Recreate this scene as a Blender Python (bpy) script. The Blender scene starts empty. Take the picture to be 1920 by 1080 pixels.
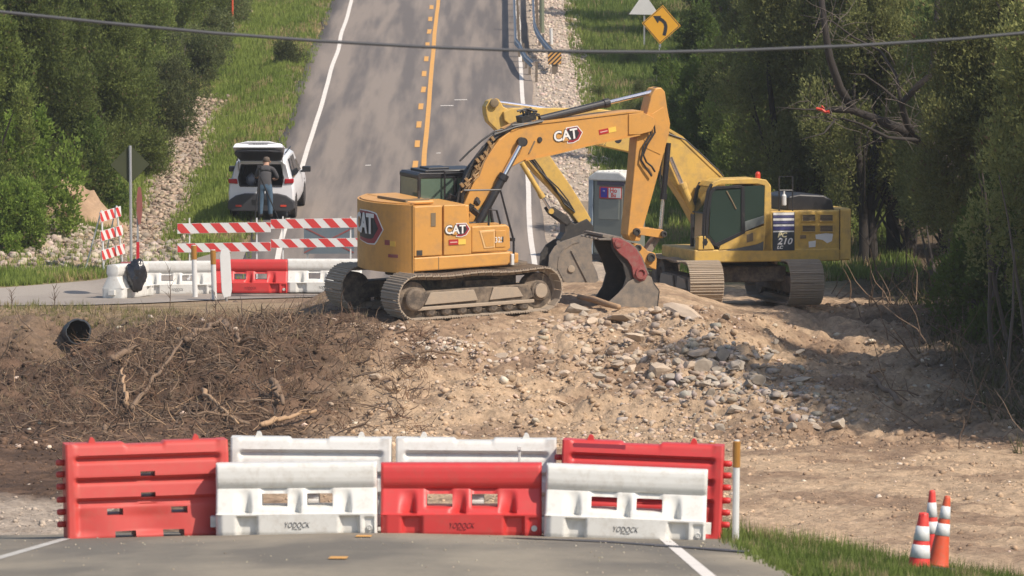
import bpy, math, random
import numpy as np
from mathutils import Vector, Matrix, Euler

random.seed(7)
rng = np.random.default_rng(7)
scene = bpy.context.scene
COL = scene.collection

# ------------------------------------------------------------------ camera, sky, sun, exposure
F = 10000.0                                   # focal length in pixels of a 1920 px wide frame
PITCH = math.atan(540.0 / F)
cam_data = bpy.data.cameras.new('camera')
cam_data.sensor_width = 36.0
cam_data.lens = F / 1920.0 * 36.0
cam_data.clip_start = 1.0
cam_data.clip_end = 3000.0
cam = bpy.data.objects.new('camera', cam_data)
cam.location = (0, 0, 0)
cam.rotation_euler = (math.pi / 2 - PITCH, 0, 0)
COL.objects.link(cam)
scene.camera = cam
cam_data.dof.use_dof = True
cam_data.dof.focus_distance = 108.0
cam_data.dof.aperture_fstop = 6.0

SUN_EL = math.radians(47)
SUN_DIR = Vector((0.80 * math.cos(SUN_EL), -0.60 * math.cos(SUN_EL), math.sin(SUN_EL))).normalized()
world = bpy.data.worlds.new('World')
scene.world = world
world.use_nodes = True
wn = world.node_tree.nodes
bg = wn['Background']
sky = wn.new('ShaderNodeTexSky')
sky.sky_type = 'NISHITA'
sky.sun_disc = False
sky.sun_elevation = SUN_EL
sky.sun_rotation = math.atan2(SUN_DIR.x, SUN_DIR.y)
sky.air_density = 1.0
sky.dust_density = 1.6
world.node_tree.links.new(sky.outputs[0], bg.inputs[0])
bg.inputs[1].default_value = 0.14
sd = bpy.data.lights.new('sun', 'SUN')
sd.energy = 4.7
sd.angle = math.radians(0.6)
sd.color = (1.0, 0.89, 0.765)
sun = bpy.data.objects.new('sun', sd)
sun.rotation_euler = (-SUN_DIR).to_track_quat('-Z', 'Y').to_euler()
sun.location = (0, 0, 60)
COL.objects.link(sun)
scene.view_settings.view_transform = 'Standard'
scene.view_settings.look = 'None'
scene.view_settings.exposure = 0.10
scene.view_settings.gamma = 1.0
scene.view_settings.use_curve_mapping = False
scene.cycles.max_bounces = 6
scene.cycles.use_denoising = True

# ------------------------------------------------------------------ photo pixel <-> world helpers
FWD = Vector((0, math.cos(PITCH), -math.sin(PITCH)))
UP = Vector((0, math.sin(PITCH), math.cos(PITCH)))
RIGHT = Vector((1, 0, 0))


def W(px, py, D):
    """world point seen at photo pixel (px, py) at depth D"""
    return (FWD + RIGHT * ((px - 960) / F) + UP * ((540 - py) / F)) * D


# ------------------------------------------------------------------ value noise
def _hash(ix, iy, seed):
    h = (ix.astype(np.int64) * 374761393 + iy.astype(np.int64) * 668265263 + seed * 1442695041) & 0xffffffff
    h = ((h ^ (h >> 13)) * 1274126177) & 0xffffffff
    h = (h ^ (h >> 16)) & 0xffffffff
    return h / 4294967295.0


def vnoise(x, y, seed=0):
    ix = np.floor(x); iy = np.floor(y)
    fx = x - ix; fy = y - iy
    fx = fx * fx * (3 - 2 * fx); fy = fy * fy * (3 - 2 * fy)
    a = _hash(ix, iy, seed); b = _hash(ix + 1, iy, seed)
    c = _hash(ix, iy + 1, seed); d = _hash(ix + 1, iy + 1, seed)
    return (a * (1 - fx) + b * fx) * (1 - fy) + (c * (1 - fx) + d * fx) * fy


def fbm(x, y, seed=0, octv=4, gain=0.5):
    s = 0; a = 1; t = 0
    for o in range(octv):
        s = s + a * (vnoise(x, y, seed + o * 17) - 0.5)
        t += a
        x = x * 2.03 + 13.7; y = y * 2.03 + 7.1
        a *= gain
    return s / t * 2


def ss(a, b, x):
    t = np.clip((x - a) / (b - a), 0, 1)
    return t * t * (3 - 2 * t)


def lerp(a, b, t):
    return a + (b - a) * t


# ------------------------------------------------------------------ terrain
XN = -1.65                                    # centre line of the near road


def near_plane(x, y):
    return -1.42 - 0.077 * y - 0.022 * np.minimum(np.abs(x - XN), 4.3)


def far_centre(y):
    return -2.66 - 0.0069 * (y - 145)


def far_left(y):
    return np.interp(y, [118, 133, 145, 160, 178, 200, 222, 300], [-6.0, -6.06, -6.15, -6.3, -6.42, -6.55, -6.7, -7.6])


def far_right(y):
    return np.interp(y, [118, 133, 145, 178, 200, 222, 300], [0.75, 0.62, 0.50, 0.38, 0.30, 0.22, -0.6])


def crest_y(x):
    return np.interp(x, [-40, -12, -9.5, -6.5, -4.5, -3, 3.5, 5.0, 7, 40], [122, 121.5, 119, 115.5, 113, 112, 112.5, 115, 125, 128])


def foot_y(x):
    return np.interp(x, [-40, -10, -6, -3, 4, 6, 40], [104.5, 104.5, 103, 102.5, 102.0, 98, 98])


def platform(x, y):
    p = -7.05 - 0.02 * (y - 121)
    p = np.maximum(p, -7.35)
    m = ss(-5.3, -3.7, x) * (1 - ss(3.0, 5.5, x))
    mound = -6.86 + 0.055 * (y - 114.3)
    mound = np.minimum(mound, -6.42)
    w = m * (1 - ss(121.5, 126, y)) * ss(109, 111.5, y)
    return lerp(p, mound, w)


def bump_zone(x, y):
    return ss(68, 74, y) * (1 - ss(116, 124, y) * (1 - ss(4.5, 7, x)) - ss(127, 131, y) * ss(4.5, 7, x))


def G(x, y, detail=True):
    x = np.asarray(x, float); y = np.asarray(y, float)
    zn = near_plane(x, y)
    # verge beside the near road falls away
    dr = np.maximum(0, x - (XN + 4.1)); dl = np.maximum(0, (XN - 5.4) - x)
    zn = zn - 0.165 * np.minimum(dr, 3.6) - 0.10 * np.minimum(dl, 4)
    floor = -8.35 + 0 * x
    t_floor = ss(63.2, 71.5, y)
    low = lerp(zn, floor, t_floor)
    yc = crest_y(x); yf = foot_y(x)
    t = np.clip((y - yf) / (yc - yf), 0, 1)
    tc = 0.65 * t + 0.35 * (t * t * (3 - 2 * t))
    pl = platform(x, np.maximum(y, yc))
    z = np.where(y < yf, low, lerp(floor, pl, tc))
    zf = 0.079 * y - 17.70
    # cross-section of the far side
    fl = far_left(y); fr = far_right(y)
    dl = fl - 0.9 - x; dr = x - (fr + 1.0)
    sidel = np.where(dl > 0, -0.42 * ss(0.8, 2.6, dl) * (1 - ss(3.2, 5.5, dl)) + 0.10 * np.maximum(0, dl - 4.2), 0)
    sider = np.where(dr > 0, -0.25 * ss(0.3, 2.2, dr) + 0.06 * np.maximum(0, dr - 2.5), 0)
    side = np.minimum(sidel + sider, 9.0) * ss(136, 145, y)
    far = zf + side
    far = np.where(y > 320, far - (y - 320) * 0.079 * ss(320, 420, y), far)
    k = 0.12
    far_ = -7.28 + k * np.logaddexp(0, (far + 7.28) / k)
    z = np.where(y > 126, np.maximum(z, far_), z)
    # woodland rising on both sides of the hollow
    z = z + 0.25 * np.maximum(0, x - 11.5) * ss(96, 104, y) * (1 - ss(131, 150, y)) * 0.35
    if detail:
        bz = np.clip(bump_zone(x, y), 0, 1)
        d = 0.20 * fbm(x * 0.55, y * 0.55, 3, 5, 0.58) + 0.17 * fbm(x * 1.9, y * 1.9, 9, 5, 0.72) - 0.10 * np.abs(fbm(x * 1.1, y * 0.8, 15, 4, 0.6))
        amp = 0.55 + 1.05 * ss(0.02, 0.15, t) * (1 - ss(0.93, 1.0, t))
        d = d * amp + (0.035 + 0.075 * ss(0.0, 0.1, t)) * (fbm(x * 4.6, y * 4.6, 19, 3, 0.75) - 0.6 * np.abs(fbm(x * 2.4, y * 2.4, 29, 3, 0.7)))
        # heap of brush and soil on the left half of the bank
        hp = np.exp(-(((x + 6.0) / 3.1) ** 2 + ((y - 107.5) / 4.6) ** 2))
        d = d + 0.78 * hp + 0.38 * hp * fbm(x * 1.3, y * 1.3, 21, 4, 0.6)
        # scooped hollow under the culvert pipe
        d = d - 1.05 * np.exp(-(((x + 9.75) / 0.62) ** 2 + ((y - 115.6) / 1.7) ** 2))
        # spoil ridge of rubble on the right of the crest
        d = d + 0.42 * np.exp(-(((x - 4.0) / 1.2) ** 2 + ((y - 112.3) / 2.6) ** 2))
        z = z + d * bz
        oth = (1 - bz)
        onroad = ((x > XN - 4.6) & (x < XN + 4.3) & (y < 66)) | ((x > fl - 1.2) & (x < fr + 1.2) & (y > 121)) \
            | ((x < fl) & (y > 121) & (y < 138))
        nf = np.where(onroad, 0.0, 1.0)
        z = z + nf * oth * (0.10 * fbm(x * 0.7, y * 0.7, 33, 3) + 0.05 * fbm(x * 3, y * 3, 41, 2))
    return z


def gz(x, y):
    return float(G(np.array([x]), np.array([y]))[0])


def WG(px, py, d0=45, d1=260):
    """world point where the ray through a photo pixel meets the ground"""
    ray = (FWD + RIGHT * ((px - 960) / F) + UP * ((540 - py) / F))
    D = np.arange(d0, d1, 0.05)
    z = G(ray.x * D, ray.y * D)
    hit = np.nonzero(ray.z * D <= z)[0]
    d = D[hit[0]] if len(hit) else d1
    return Vector((ray.x * d, ray.y * d, gz(ray.x * d, ray.y * d)))


def on_ground(px, D):
    x = (px - 960) / F * D
    return Vector((x, D, gz(x, D)))


# ------------------------------------------------------------------ materials
def new_mat(name):
    m = bpy.data.materials.new(name)
    m.use_nodes = True
    nt = m.node_tree
    return m, nt, nt.nodes['Principled BSDF']


def lum(c, k):
    return (c[0] * k, c[1] * k, c[2] * k, 1)


def mat(name, color, rough=0.6, metal=0.0, dirt=0.0, dirt_col=(0.36, 0.28, 0.20), scale=3.0, bump=0.0, spec=0.5, var=0.12, bscale=40.0):
    """paint, plastic or metal with uneven tone and dust"""
    m, nt, b = new_mat(name)
    N = nt.nodes; Lk = nt.links.new
    tc = N.new('ShaderNodeTexCoord')
    n1 = N.new('ShaderNodeTexNoise'); n1.inputs['Scale'].default_value = scale; n1.inputs['Detail'].default_value = 7; n1.inputs['Roughness'].default_value = 0.65
    Lk(tc.outputs['Object'], n1.inputs['Vector'])
    mx = N.new('ShaderNodeMix'); mx.data_type = 'RGBA'
    mx.inputs[6].default_value = lum(color, 1 - var); mx.inputs[7].default_value = lum(color, 1 + var)
    Lk(n1.outputs['Fac'], mx.inputs[0])
    out = mx.outputs[2]
    if dirt > 0:
        n2 = N.new('ShaderNodeTexNoise'); n2.inputs['Scale'].default_value = scale * 1.7; n2.inputs['Detail'].default_value = 9; n2.inputs['Roughness'].default_value = 0.72
        mp = N.new('ShaderNodeMapping'); mp.inputs['Location'].default_value = (3.1, 5.2, 1.7)
        Lk(tc.outputs['Object'], mp.inputs['Vector']); Lk(mp.outputs[0], n2.inputs['Vector'])
        cr = N.new('ShaderNodeValToRGB'); cr.color_ramp.elements[0].position = 0.58 - 0.30 * dirt; cr.color_ramp.elements[1].position = 0.82 - 0.30 * dirt
        cr.color_ramp.elements[1].color = (min(1, dirt * 1.3),) * 3 + (1,)
        Lk(n2.outputs['Fac'], cr.inputs[0])
        m2 = N.new('ShaderNodeMix'); m2.data_type = 'RGBA'; m2.inputs[7].default_value = (*dirt_col, 1)
        Lk(cr.outputs[0], m2.inputs[0]); Lk(out, m2.inputs[6]); out = m2.outputs[2]
        mr = N.new('ShaderNodeMapRange'); mr.inputs[3].default_value = rough; mr.inputs[4].default_value = 0.95
        Lk(cr.outputs[0], mr.inputs[0]); Lk(mr.outputs[0], b.inputs['Roughness'])
    else:
        b.inputs['Roughness'].default_value = rough
    Lk(out, b.inputs['Base Color'])
    b.inputs['Metallic'].default_value = metal
    b.inputs['Specular IOR Level'].default_value = spec
    if bump > 0:
        n3 = N.new('ShaderNodeTexNoise'); n3.inputs['Scale'].default_value = bscale; n3.inputs['Detail'].default_value = 5
        Lk(tc.outputs['Object'], n3.inputs['Vector'])
        bp = N.new('ShaderNodeBump'); bp.inputs['Strength'].default_value = bump; bp.inputs['Distance'].default_value = 0.02
        Lk(n3.outputs['Fac'], bp.inputs['Height']); Lk(bp.outputs[0], b.inputs['Normal'])
    return m


def attr_mat(name, rough=0.9, translucent=0.0, noise=0.25, nscale=6.0, bump=0.0, spec=0.2, var=0.0, bscale=9.0, bdist=0.05):
    """colour comes from the 'col' attribute, broken up by noise"""
    m, nt, b = new_mat(name)
    N = nt.nodes; Lk = nt.links.new
    at = N.new('ShaderNodeAttribute'); at.attribute_name = 'col'
    tc = N.new('ShaderNodeTexCoord')
    n1 = N.new('ShaderNodeTexNoise'); n1.inputs['Scale'].default_value = nscale; n1.inputs['Detail'].default_value = 8; n1.inputs['Roughness'].default_value = 0.7
    Lk(tc.outputs['Object'], n1.inputs['Vector'])
    mr = N.new('ShaderNodeMapRange'); mr.inputs[1].default_value = 0.25; mr.inputs[2].default_value = 0.75
    mr.inputs[3].default_value = 1 - noise; mr.inputs[4].default_value = 1 + noise
    Lk(n1.outputs['Fac'], mr.inputs[0])
    vm = N.new('ShaderNodeVectorMath'); vm.operation = 'SCALE'
    Lk(at.outputs['Color'], vm.inputs[0]); Lk(mr.outputs[0], vm.inputs['Scale'])
    out = vm.outputs[0]
    if var > 0:
        oi = N.new('ShaderNodeObjectInfo')
        m3 = N.new('ShaderNodeMapRange'); m3.inputs[3].default_value = 1 - var; m3.inputs[4].default_value = 1 + var
        Lk(oi.outputs['Random'], m3.inputs[0])
        v2 = N.new('ShaderNodeVectorMath'); v2.operation = 'SCALE'
        Lk(out, v2.inputs[0]); Lk(m3.outputs[0], v2.inputs['Scale']); out = v2.outputs[0]
    Lk(out, b.inputs['Base Color'])
    b.inputs['Roughness'].default_value = rough
    b.inputs['Specular IOR Level'].default_value = spec
    if translucent > 0:
        tr = N.new('ShaderNodeBsdfTranslucent'); Lk(out, tr.inputs[0])
        ms = N.new('ShaderNodeMixShader'); ms.inputs[0].default_value = translucent
        Lk(b.outputs[0], ms.inputs[1]); Lk(tr.outputs[0], ms.inputs[2])
        Lk(ms.outputs[0], N['Material Output'].inputs[0])
    if bump > 0:
        n3 = N.new('ShaderNodeTexNoise'); n3.inputs['Scale'].default_value = bscale; n3.inputs['Detail'].default_value = 10; n3.inputs['Roughness'].default_value = 0.7
        Lk(tc.outputs['Object'], n3.inputs['Vector'])
        bp = N.new('ShaderNodeBump'); bp.inputs['Strength'].default_value = bump; bp.inputs['Distance'].default_value = bdist
        Lk(n3.outputs['Fac'], bp.inputs['Height']); Lk(bp.outputs[0], b.inputs['Normal'])
    return m


# ------------------------------------------------------------------ object helpers
def tag(o, label=None, cat=None, group=None, kind=None):
    if label: o['label'] = label
    if cat: o['category'] = cat
    if group: o['group'] = group
    if kind: o['kind'] = kind
    return o


def empty(name, loc=(0, 0, 0), rot=(0, 0, 0), parent=None):
    o = bpy.data.objects.new(name, None)
    o.empty_display_size = 0.3
    o.location = loc; o.rotation_euler = rot
    COL.objects.link(o)
    if parent: o.parent = parent
    return o


def link(name, me, m=None, parent=None, smooth=False):
    if m is not None and len(me.materials) == 0: me.materials.append(m)
    if smooth: me.polygons.foreach_set('use_smooth', [True] * len(me.polygons))
    o = bpy.data.objects.new(name, me)
    COL.objects.link(o)
    if parent: o.parent = parent
    return o


def copy_tree(o, parent=None):
    c = o.copy(); COL.objects.link(c)
    c.parent = parent
    if parent is not None: c.matrix_parent_inverse = o.matrix_parent_inverse.copy()
    for ch in o.children: copy_tree(ch, c)
    return c


def np_mesh(name, verts, faces, col=None):
    """verts (n,3); faces (m,k) of one size k"""
    me = bpy.data.meshes.new(name)
    verts = np.asarray(verts, np.float32); faces = np.asarray(faces, np.int32)
    k = faces.shape[1]
    me.vertices.add(len(verts)); me.vertices.foreach_set('co', verts.ravel())
    me.loops.add(faces.size); me.loops.foreach_set('vertex_index', faces.ravel())
    me.polygons.add(len(faces))
    me.polygons.foreach_set('loop_start', np.arange(0, faces.size, k, dtype=np.int32))
    me.update(calc_edges=True)
    if col is not None:
        a = me.color_attributes.new('col', 'FLOAT_COLOR', 'POINT')
        c = np.ones((len(verts), 4), np.float32); c[:, :3] = col
        a.data.foreach_set('color', c.ravel())
    return me


class MB:
    """collects simple solids and builds them as ONE mesh object"""
    def __init__(s): s.v = []; s.f = []

    def add(s, vs, fs):
        o = len(s.v); s.v += [tuple(v) for v in vs]; s.f += [tuple(i + o for i in f) for f in fs]
        return s

    def box(s, c, size, rot=None):
        x, y, z = size[0] / 2, size[1] / 2, size[2] / 2
        vs = [Vector(p) for p in ((-x, -y, -z), (x, -y, -z), (x, y, -z), (-x, y, -z), (-x, -y, z), (x, -y, z), (x, y, z), (-x, y, z))]
        if rot is not None:
            R = Euler(rot).to_matrix(); vs = [R @ v for v in vs]
        c = Vector(c)
        return s.add([v + c for v in vs], [(0, 3, 2, 1), (4, 5, 6, 7), (0, 1, 5, 4), (1, 2, 6, 5), (2, 3, 7, 6), (3, 0, 4, 7)])

    def prism(s, poly, a0, a1, axis='y'):
        """poly: 2D points; axis y -> (x,z) outline, axis z -> (x,y) outline, axis x -> (y,z)"""
        n = len(poly)
        area = sum(poly[i][0] * poly[(i + 1) % n][1] - poly[(i + 1) % n][0] * poly[i][1] for i in range(n))
        if area < 0: poly = list(reversed(poly))
        def P(p, a):
            return (p[0], a, p[1]) if axis == 'y' else ((p[0], p[1], a) if axis == 'z' else (a, p[0], p[1]))
        vs = [P(p, a0) for p in poly] + [P(p, a1) for p in poly]
        fs = [tuple(range(n)), tuple(range(2 * n - 1, n - 1, -1))]
        for i in range(n):
            j = (i + 1) % n
            fs.append((i, i + n, j + n, j))
        return s.add(vs, fs)

    def tube(s, pts, r, n=8, caps=True):
        pts = [Vector(p) for p in pts]
        rs = r if isinstance(r, (list, tuple)) else [r] * len(pts)
        vs = []; fs = []
        prev = None
        for i, p in enumerate(pts):
            if i == 0: d = pts[1] - pts[0]
            elif i == len(pts) - 1: d = pts[-1] - pts[-2]
            else: d = (pts[i + 1] - pts[i - 1])
            d.normalize()
            if prev is None:
                a = Vector((0, 0, 1)) if abs(d.z) < 0.9 else Vector((1, 0, 0))
                u = d.cross(a).normalized()
            else:
                u = (prev - d * prev.dot(d)).normalized()
            prev = u
            w = d.cross(u)
            for k in range(n):
                t = 2 * math.pi * k / n
                vs.append(p + (u * math.cos(t) + w * math.sin(t)) * rs[i])
        for i in range(len(pts) - 1):
            for k in range(n):
                a = i * n + k; b = i * n + (k + 1) % n
                fs.append((a, b, b + n, a + n))
        if caps:
            fs.append(tuple(range(n - 1, -1, -1))); o = (len(pts) - 1) * n
            fs.append(tuple(range(o, o + n)))
        return s.add(vs, fs)

    def lathe(s, prof, n=24, c=(0, 0, 0)):
        """prof: (radius, z) from the bottom up"""
        vs = []; fs = []
        for (r, z) in prof:
            for k in range(n):
                t = 2 * math.pi * k / n
                vs.append((c[0] + r * math.cos(t), c[1] + r * math.sin(t), c[2] + z))
        for i in range(len(prof) - 1):
            for k in range(n):
                a = i * n + k; b = i * n + (k + 1) % n
                fs.append((a, b, b + n, a + n))
        fs.append(tuple(range(n - 1, -1, -1))); o = (len(prof) - 1) * n
        fs.append(tuple(range(o, o + n)))
        return s.add(vs, fs)

    def mesh(s, name):
        me = bpy.data.meshes.new(name)
        me.from_pydata(s.v, [], s.f); me.update()
        return me

    def build(s, name, m, parent=None, smooth=False, bevel=0.0, seg=2, auto=True):
        me = s.mesh(name)
        o = link(name, me, m, parent, smooth)
        if bevel > 0:
            md = o.modifiers.new('bevel', 'BEVEL'); md.width = bevel; md.segments = seg; md.limit_method = 'ANGLE'; md.angle_limit = math.radians(40)
            md.harden_normals = False
        return o


def text_mesh(body, size=1.0, extrude=0.004, shear=0.0, bold=0.0, xscale=1.0):
    cu = bpy.data.curves.new('lettering', 'FONT')
    cu.body = body; cu.size = size; cu.extrude = extrude; cu.shear = shear; cu.offset = bold
    cu.align_x = 'CENTER'; cu.align_y = 'CENTER'; cu.resolution_u = 3
    ob = bpy.data.objects.new('lettering', cu)
    COL.objects.link(ob)
    dg = bpy.context.evaluated_depsgraph_get()
    me = bpy.data.meshes.new_from_object(ob.evaluated_get(dg))
    bpy.data.objects.remove(ob); bpy.data.curves.remove(cu)
    if xscale != 1.0:
        for v in me.vertices: v.co.x *= xscale
    me.materials.clear()
    return me


def lettering(body, m, parent, loc, rot, size, name='lettering', **kw):
    me = text_mesh(body, size, **kw)
    o = link(name, me, m, parent)
    o.location = loc; o.rotation_euler = rot
    return o


# ------------------------------------------------------------------ shared materials
M = {}
M['yellow'] = mat('machine_yellow', (0.61, 0.312, 0.080), 0.45, dirt=0.34, dirt_col=(0.30, 0.185, 0.095), scale=1.9)
M['yellow2'] = mat('machine_yellow_faded', (0.62, 0.40, 0.095), 0.52, dirt=0.42, dirt_col=(0.29, 0.20, 0.11), scale=2.6)
M['black'] = mat('black_paint', (0.022, 0.022, 0.025), 0.45, dirt=0.12, scale=3)
M['hose'] = mat('black_hose', (0.025, 0.024, 0.023), 0.5, dirt=0.2, scale=9)
M['rod'] = mat('chrome_rod', (0.75, 0.74, 0.78), 0.18, 0.9)
M['steel'] = mat('worn_steel', (0.17, 0.155, 0.14), 0.6, 0.2, dirt=0.6, dirt_col=(0.33, 0.27, 0.21), scale=3, bump=0.2)
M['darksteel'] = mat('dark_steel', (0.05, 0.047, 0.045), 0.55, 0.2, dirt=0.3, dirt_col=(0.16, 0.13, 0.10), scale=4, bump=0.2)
M['track'] = mat('dusty_track_steel', (0.36, 0.30, 0.235), 0.75, 0.1, dirt=0.65, dirt_col=(0.43, 0.345, 0.255), scale=4, bump=0.35)
M['trackdark'] = mat('greasy_track_frame', (0.085, 0.07, 0.058), 0.75, 0.1, dirt=0.6, dirt_col=(0.32, 0.25, 0.18), scale=3, bump=0.3)
M['glass'] = mat('dark_cab_glass', (0.035, 0.055, 0.045), 0.08, 0.0, spec=0.8, scale=1.0, var=0.3)
M['white'] = mat('white_print', (0.78, 0.77, 0.74), 0.5, dirt=0.06)
M['redprint'] = mat('dark_red_print', (0.30, 0.035, 0.05), 0.45, var=0.1)
M['blackprint'] = mat('black_print', (0.03, 0.03, 0.035), 0.5)
M['redpaint'] = mat('worn_red_paint', (0.27, 0.055, 0.055), 0.6, dirt=0.5, dirt_col=(0.26, 0.17, 0.14), scale=5, bump=0.15)
M['orange_red'] = mat('red_plastic', (0.62, 0.06, 0.03), 0.35)
M['seat'] = mat('brown_interior', (0.20, 0.15, 0.09), 0.8)

# ================================================================== GROUND
def fine_axis(segs):
    out = []
    for a, b, st in segs:
        out += list(np.arange(a, b, st))
    out.append(segs[-1][1])
    return np.array(out)


gx = fine_axis([(-420, -120, 30), (-120, -40, 8), (-40, -20, 1.5), (-20, -13, 0.45), (-13, 13, 0.10), (13, 20, 0.45), (20, 40, 1.5), (40, 120, 8), (120, 420, 30)])
gy = fine_axis([(-80, 40, 10), (40, 54, 1.0), (54, 64, 0.25), (64, 82, 0.4), (82, 124, 0.11), (124, 140, 0.25), (140, 232, 0.5), (232, 300, 4), (300, 600, 20), (600, 1200, 100)])
GX, GY = np.meshgrid(gx, gy)
GZ = G(GX, GY)
nx, ny = len(gx), len(gy)

C_DIRT = np.array([0.50, 0.362, 0.238]); C_DIRT2 = np.array([0.315, 0.215, 0.142])
C_SOIL = np.array([0.085, 0.052, 0.035]); C_SOIL2 = np.array([0.155, 0.096, 0.063])
C_GRASS = np.array([0.105, 0.125, 0.035]); C_DRY = np.array([0.30, 0.235, 0.13])
C_GRAV = np.array([0.46, 0.38, 0.30]); C_WOOD = np.array([0.13, 0.095, 0.062])
C_ASPH = np.array([0.20, 0.18, 0.16])


def mixc(a, b, t): return a + (b - a) * t[..., None]


def zone(x, y):
    n = fbm(x * 0.45, y * 0.45, 51, 4); n2 = fbm(x * 1.7, y * 1.7, 61, 4, 0.6)
    c = mixc(C_DIRT + 0 * x[..., None], C_DIRT2, ss(-0.25, 0.5, n + 0.6 * n2))
    # dark soil with roots on the left part of the bank
    s = 1 - ss(-4.4, -2.2, x + 1.0 * n2 + 0.10 * (110 - y) * 0.9 - 0.4)
    s = s * ss(78, 84, y) * (1 - 0.55 * ss(118, 122, y))
    c = mixc(c, mixc(C_SOIL + 0 * x[..., None], C_SOIL2, ss(-0.1, 0.5, n2 + n)), s * (0.97 - 0.35 * ss(113, 119, y)))
    # pale gravel beside the left end of the near road
    g = (1 - ss(-6.6, -6.0, x)) * ss(62, 64, y) * (1 - ss(88, 90, y))
    c = mixc(c, C_GRAV * 0.92 + 0 * x[..., None], g * ss(-0.5, 0.1, n2 + 0.3))
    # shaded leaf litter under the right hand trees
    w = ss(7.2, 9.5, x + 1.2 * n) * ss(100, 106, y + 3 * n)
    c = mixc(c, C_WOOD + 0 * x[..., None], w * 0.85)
    # crest strip left: dry grass
    d = (1 - ss(-6.2, -4.6, x)) * ss(-1.5, 0.6, y - crest_y(x) + 1.5 * n2)
    c = mixc(c, mixc(C_DRY + 0 * x[..., None], C_GRASS, ss(0.0, 0.5, n2)), d * 0.35 * (1 - ss(125, 127, y)))
    # far side
    fl = far_left(y); fr = far_right(y)
    f = ss(131, 136, y)
    lv = ss(0.2, 0.9, (fl - x) + 0.5 * n2) * f
    c = mixc(c, mixc(C_GRASS + 0 * x[..., None], C_DRY, ss(0.1, 0.6, n2 + 0.4 * n)), lv)
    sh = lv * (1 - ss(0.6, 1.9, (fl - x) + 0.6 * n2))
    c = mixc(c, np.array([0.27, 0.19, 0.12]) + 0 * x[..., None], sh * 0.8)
    cx = -10.1 - (y - 145) * 0.013
    ch = np.exp(-((x - cx) / (0.75 + 0.4 * n)) ** 2 * 0.8) * ss(138, 146, y) * (1 - ss(178, 186, y))
    c = mixc(c, C_GRAV + 0 * x[..., None], np.clip(ch * 1.5, 0, 1) * ss(-0.6, 0.0, n2 + 0.2))
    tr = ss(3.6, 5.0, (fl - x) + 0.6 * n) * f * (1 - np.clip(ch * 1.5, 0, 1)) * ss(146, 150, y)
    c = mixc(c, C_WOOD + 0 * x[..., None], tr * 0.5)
    # rubble at the left end
    rb = (1 - ss(-9.4, -8.6, x + 0.5 * n)) * ss(136, 138, y) * (1 - ss(147, 150, y))
    c = mixc(c, C_GRAV * np.array([1.0, 0.9, 0.8]) + 0 * x[..., None], rb * 0.8)
    # right gravel shoulder then grass
    rg = ss(0.1, 0.4, x - fr) * (1 - ss(1.9, 2.7, x - fr + 0.7 * n2)) * f
    c = mixc(c, C_GRAV + 0 * x[..., None], rg)
    rv = ss(1.9, 2.7, x - fr + 0.7 * n2) * f
    c = mixc(c, C_GRASS * 0.95 + 0 * x[..., None], rv)
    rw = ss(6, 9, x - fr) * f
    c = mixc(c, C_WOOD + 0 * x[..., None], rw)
    # near verges
    nv = ss(XN + 4.0, XN + 4.4, x + 0.25 * n2) * (1 - ss(63.3, 64.4, y + 0.6 * n2))
    c = mixc(c, mixc(C_GRASS + 0 * x[..., None], C_DRY, ss(0.1, 0.5, n2)), nv)
    nl = (1 - ss(XN - 5.3, XN - 4.5, x + 0.25 * n2)) * (1 - ss(61.3, 62.2, y + 0.5 * n2))
    c = mixc(c, C_GRAV * np.array([0.9, 0.85, 0.8]) + 0 * x[..., None], nl * 0.9)
    far = ss(25, 45, np.abs(x)) + ss(240, 260, y)
    c = mixc(c, C_GRASS * 0.8 + 0 * x[..., None], np.clip(far, 0, 1))
    return c


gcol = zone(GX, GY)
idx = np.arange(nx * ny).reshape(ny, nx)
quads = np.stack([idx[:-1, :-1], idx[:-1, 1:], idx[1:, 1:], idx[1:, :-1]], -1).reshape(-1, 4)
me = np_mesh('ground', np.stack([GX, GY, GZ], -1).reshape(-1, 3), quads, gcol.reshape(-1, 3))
M['ground'] = attr_mat('earth', 0.95, noise=0.48, nscale=5.0, bump=0.9, bscale=8.0, bdist=0.11)
ground = link('ground', me, M['ground'], smooth=False)
tag(ground, kind='structure')


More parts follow.
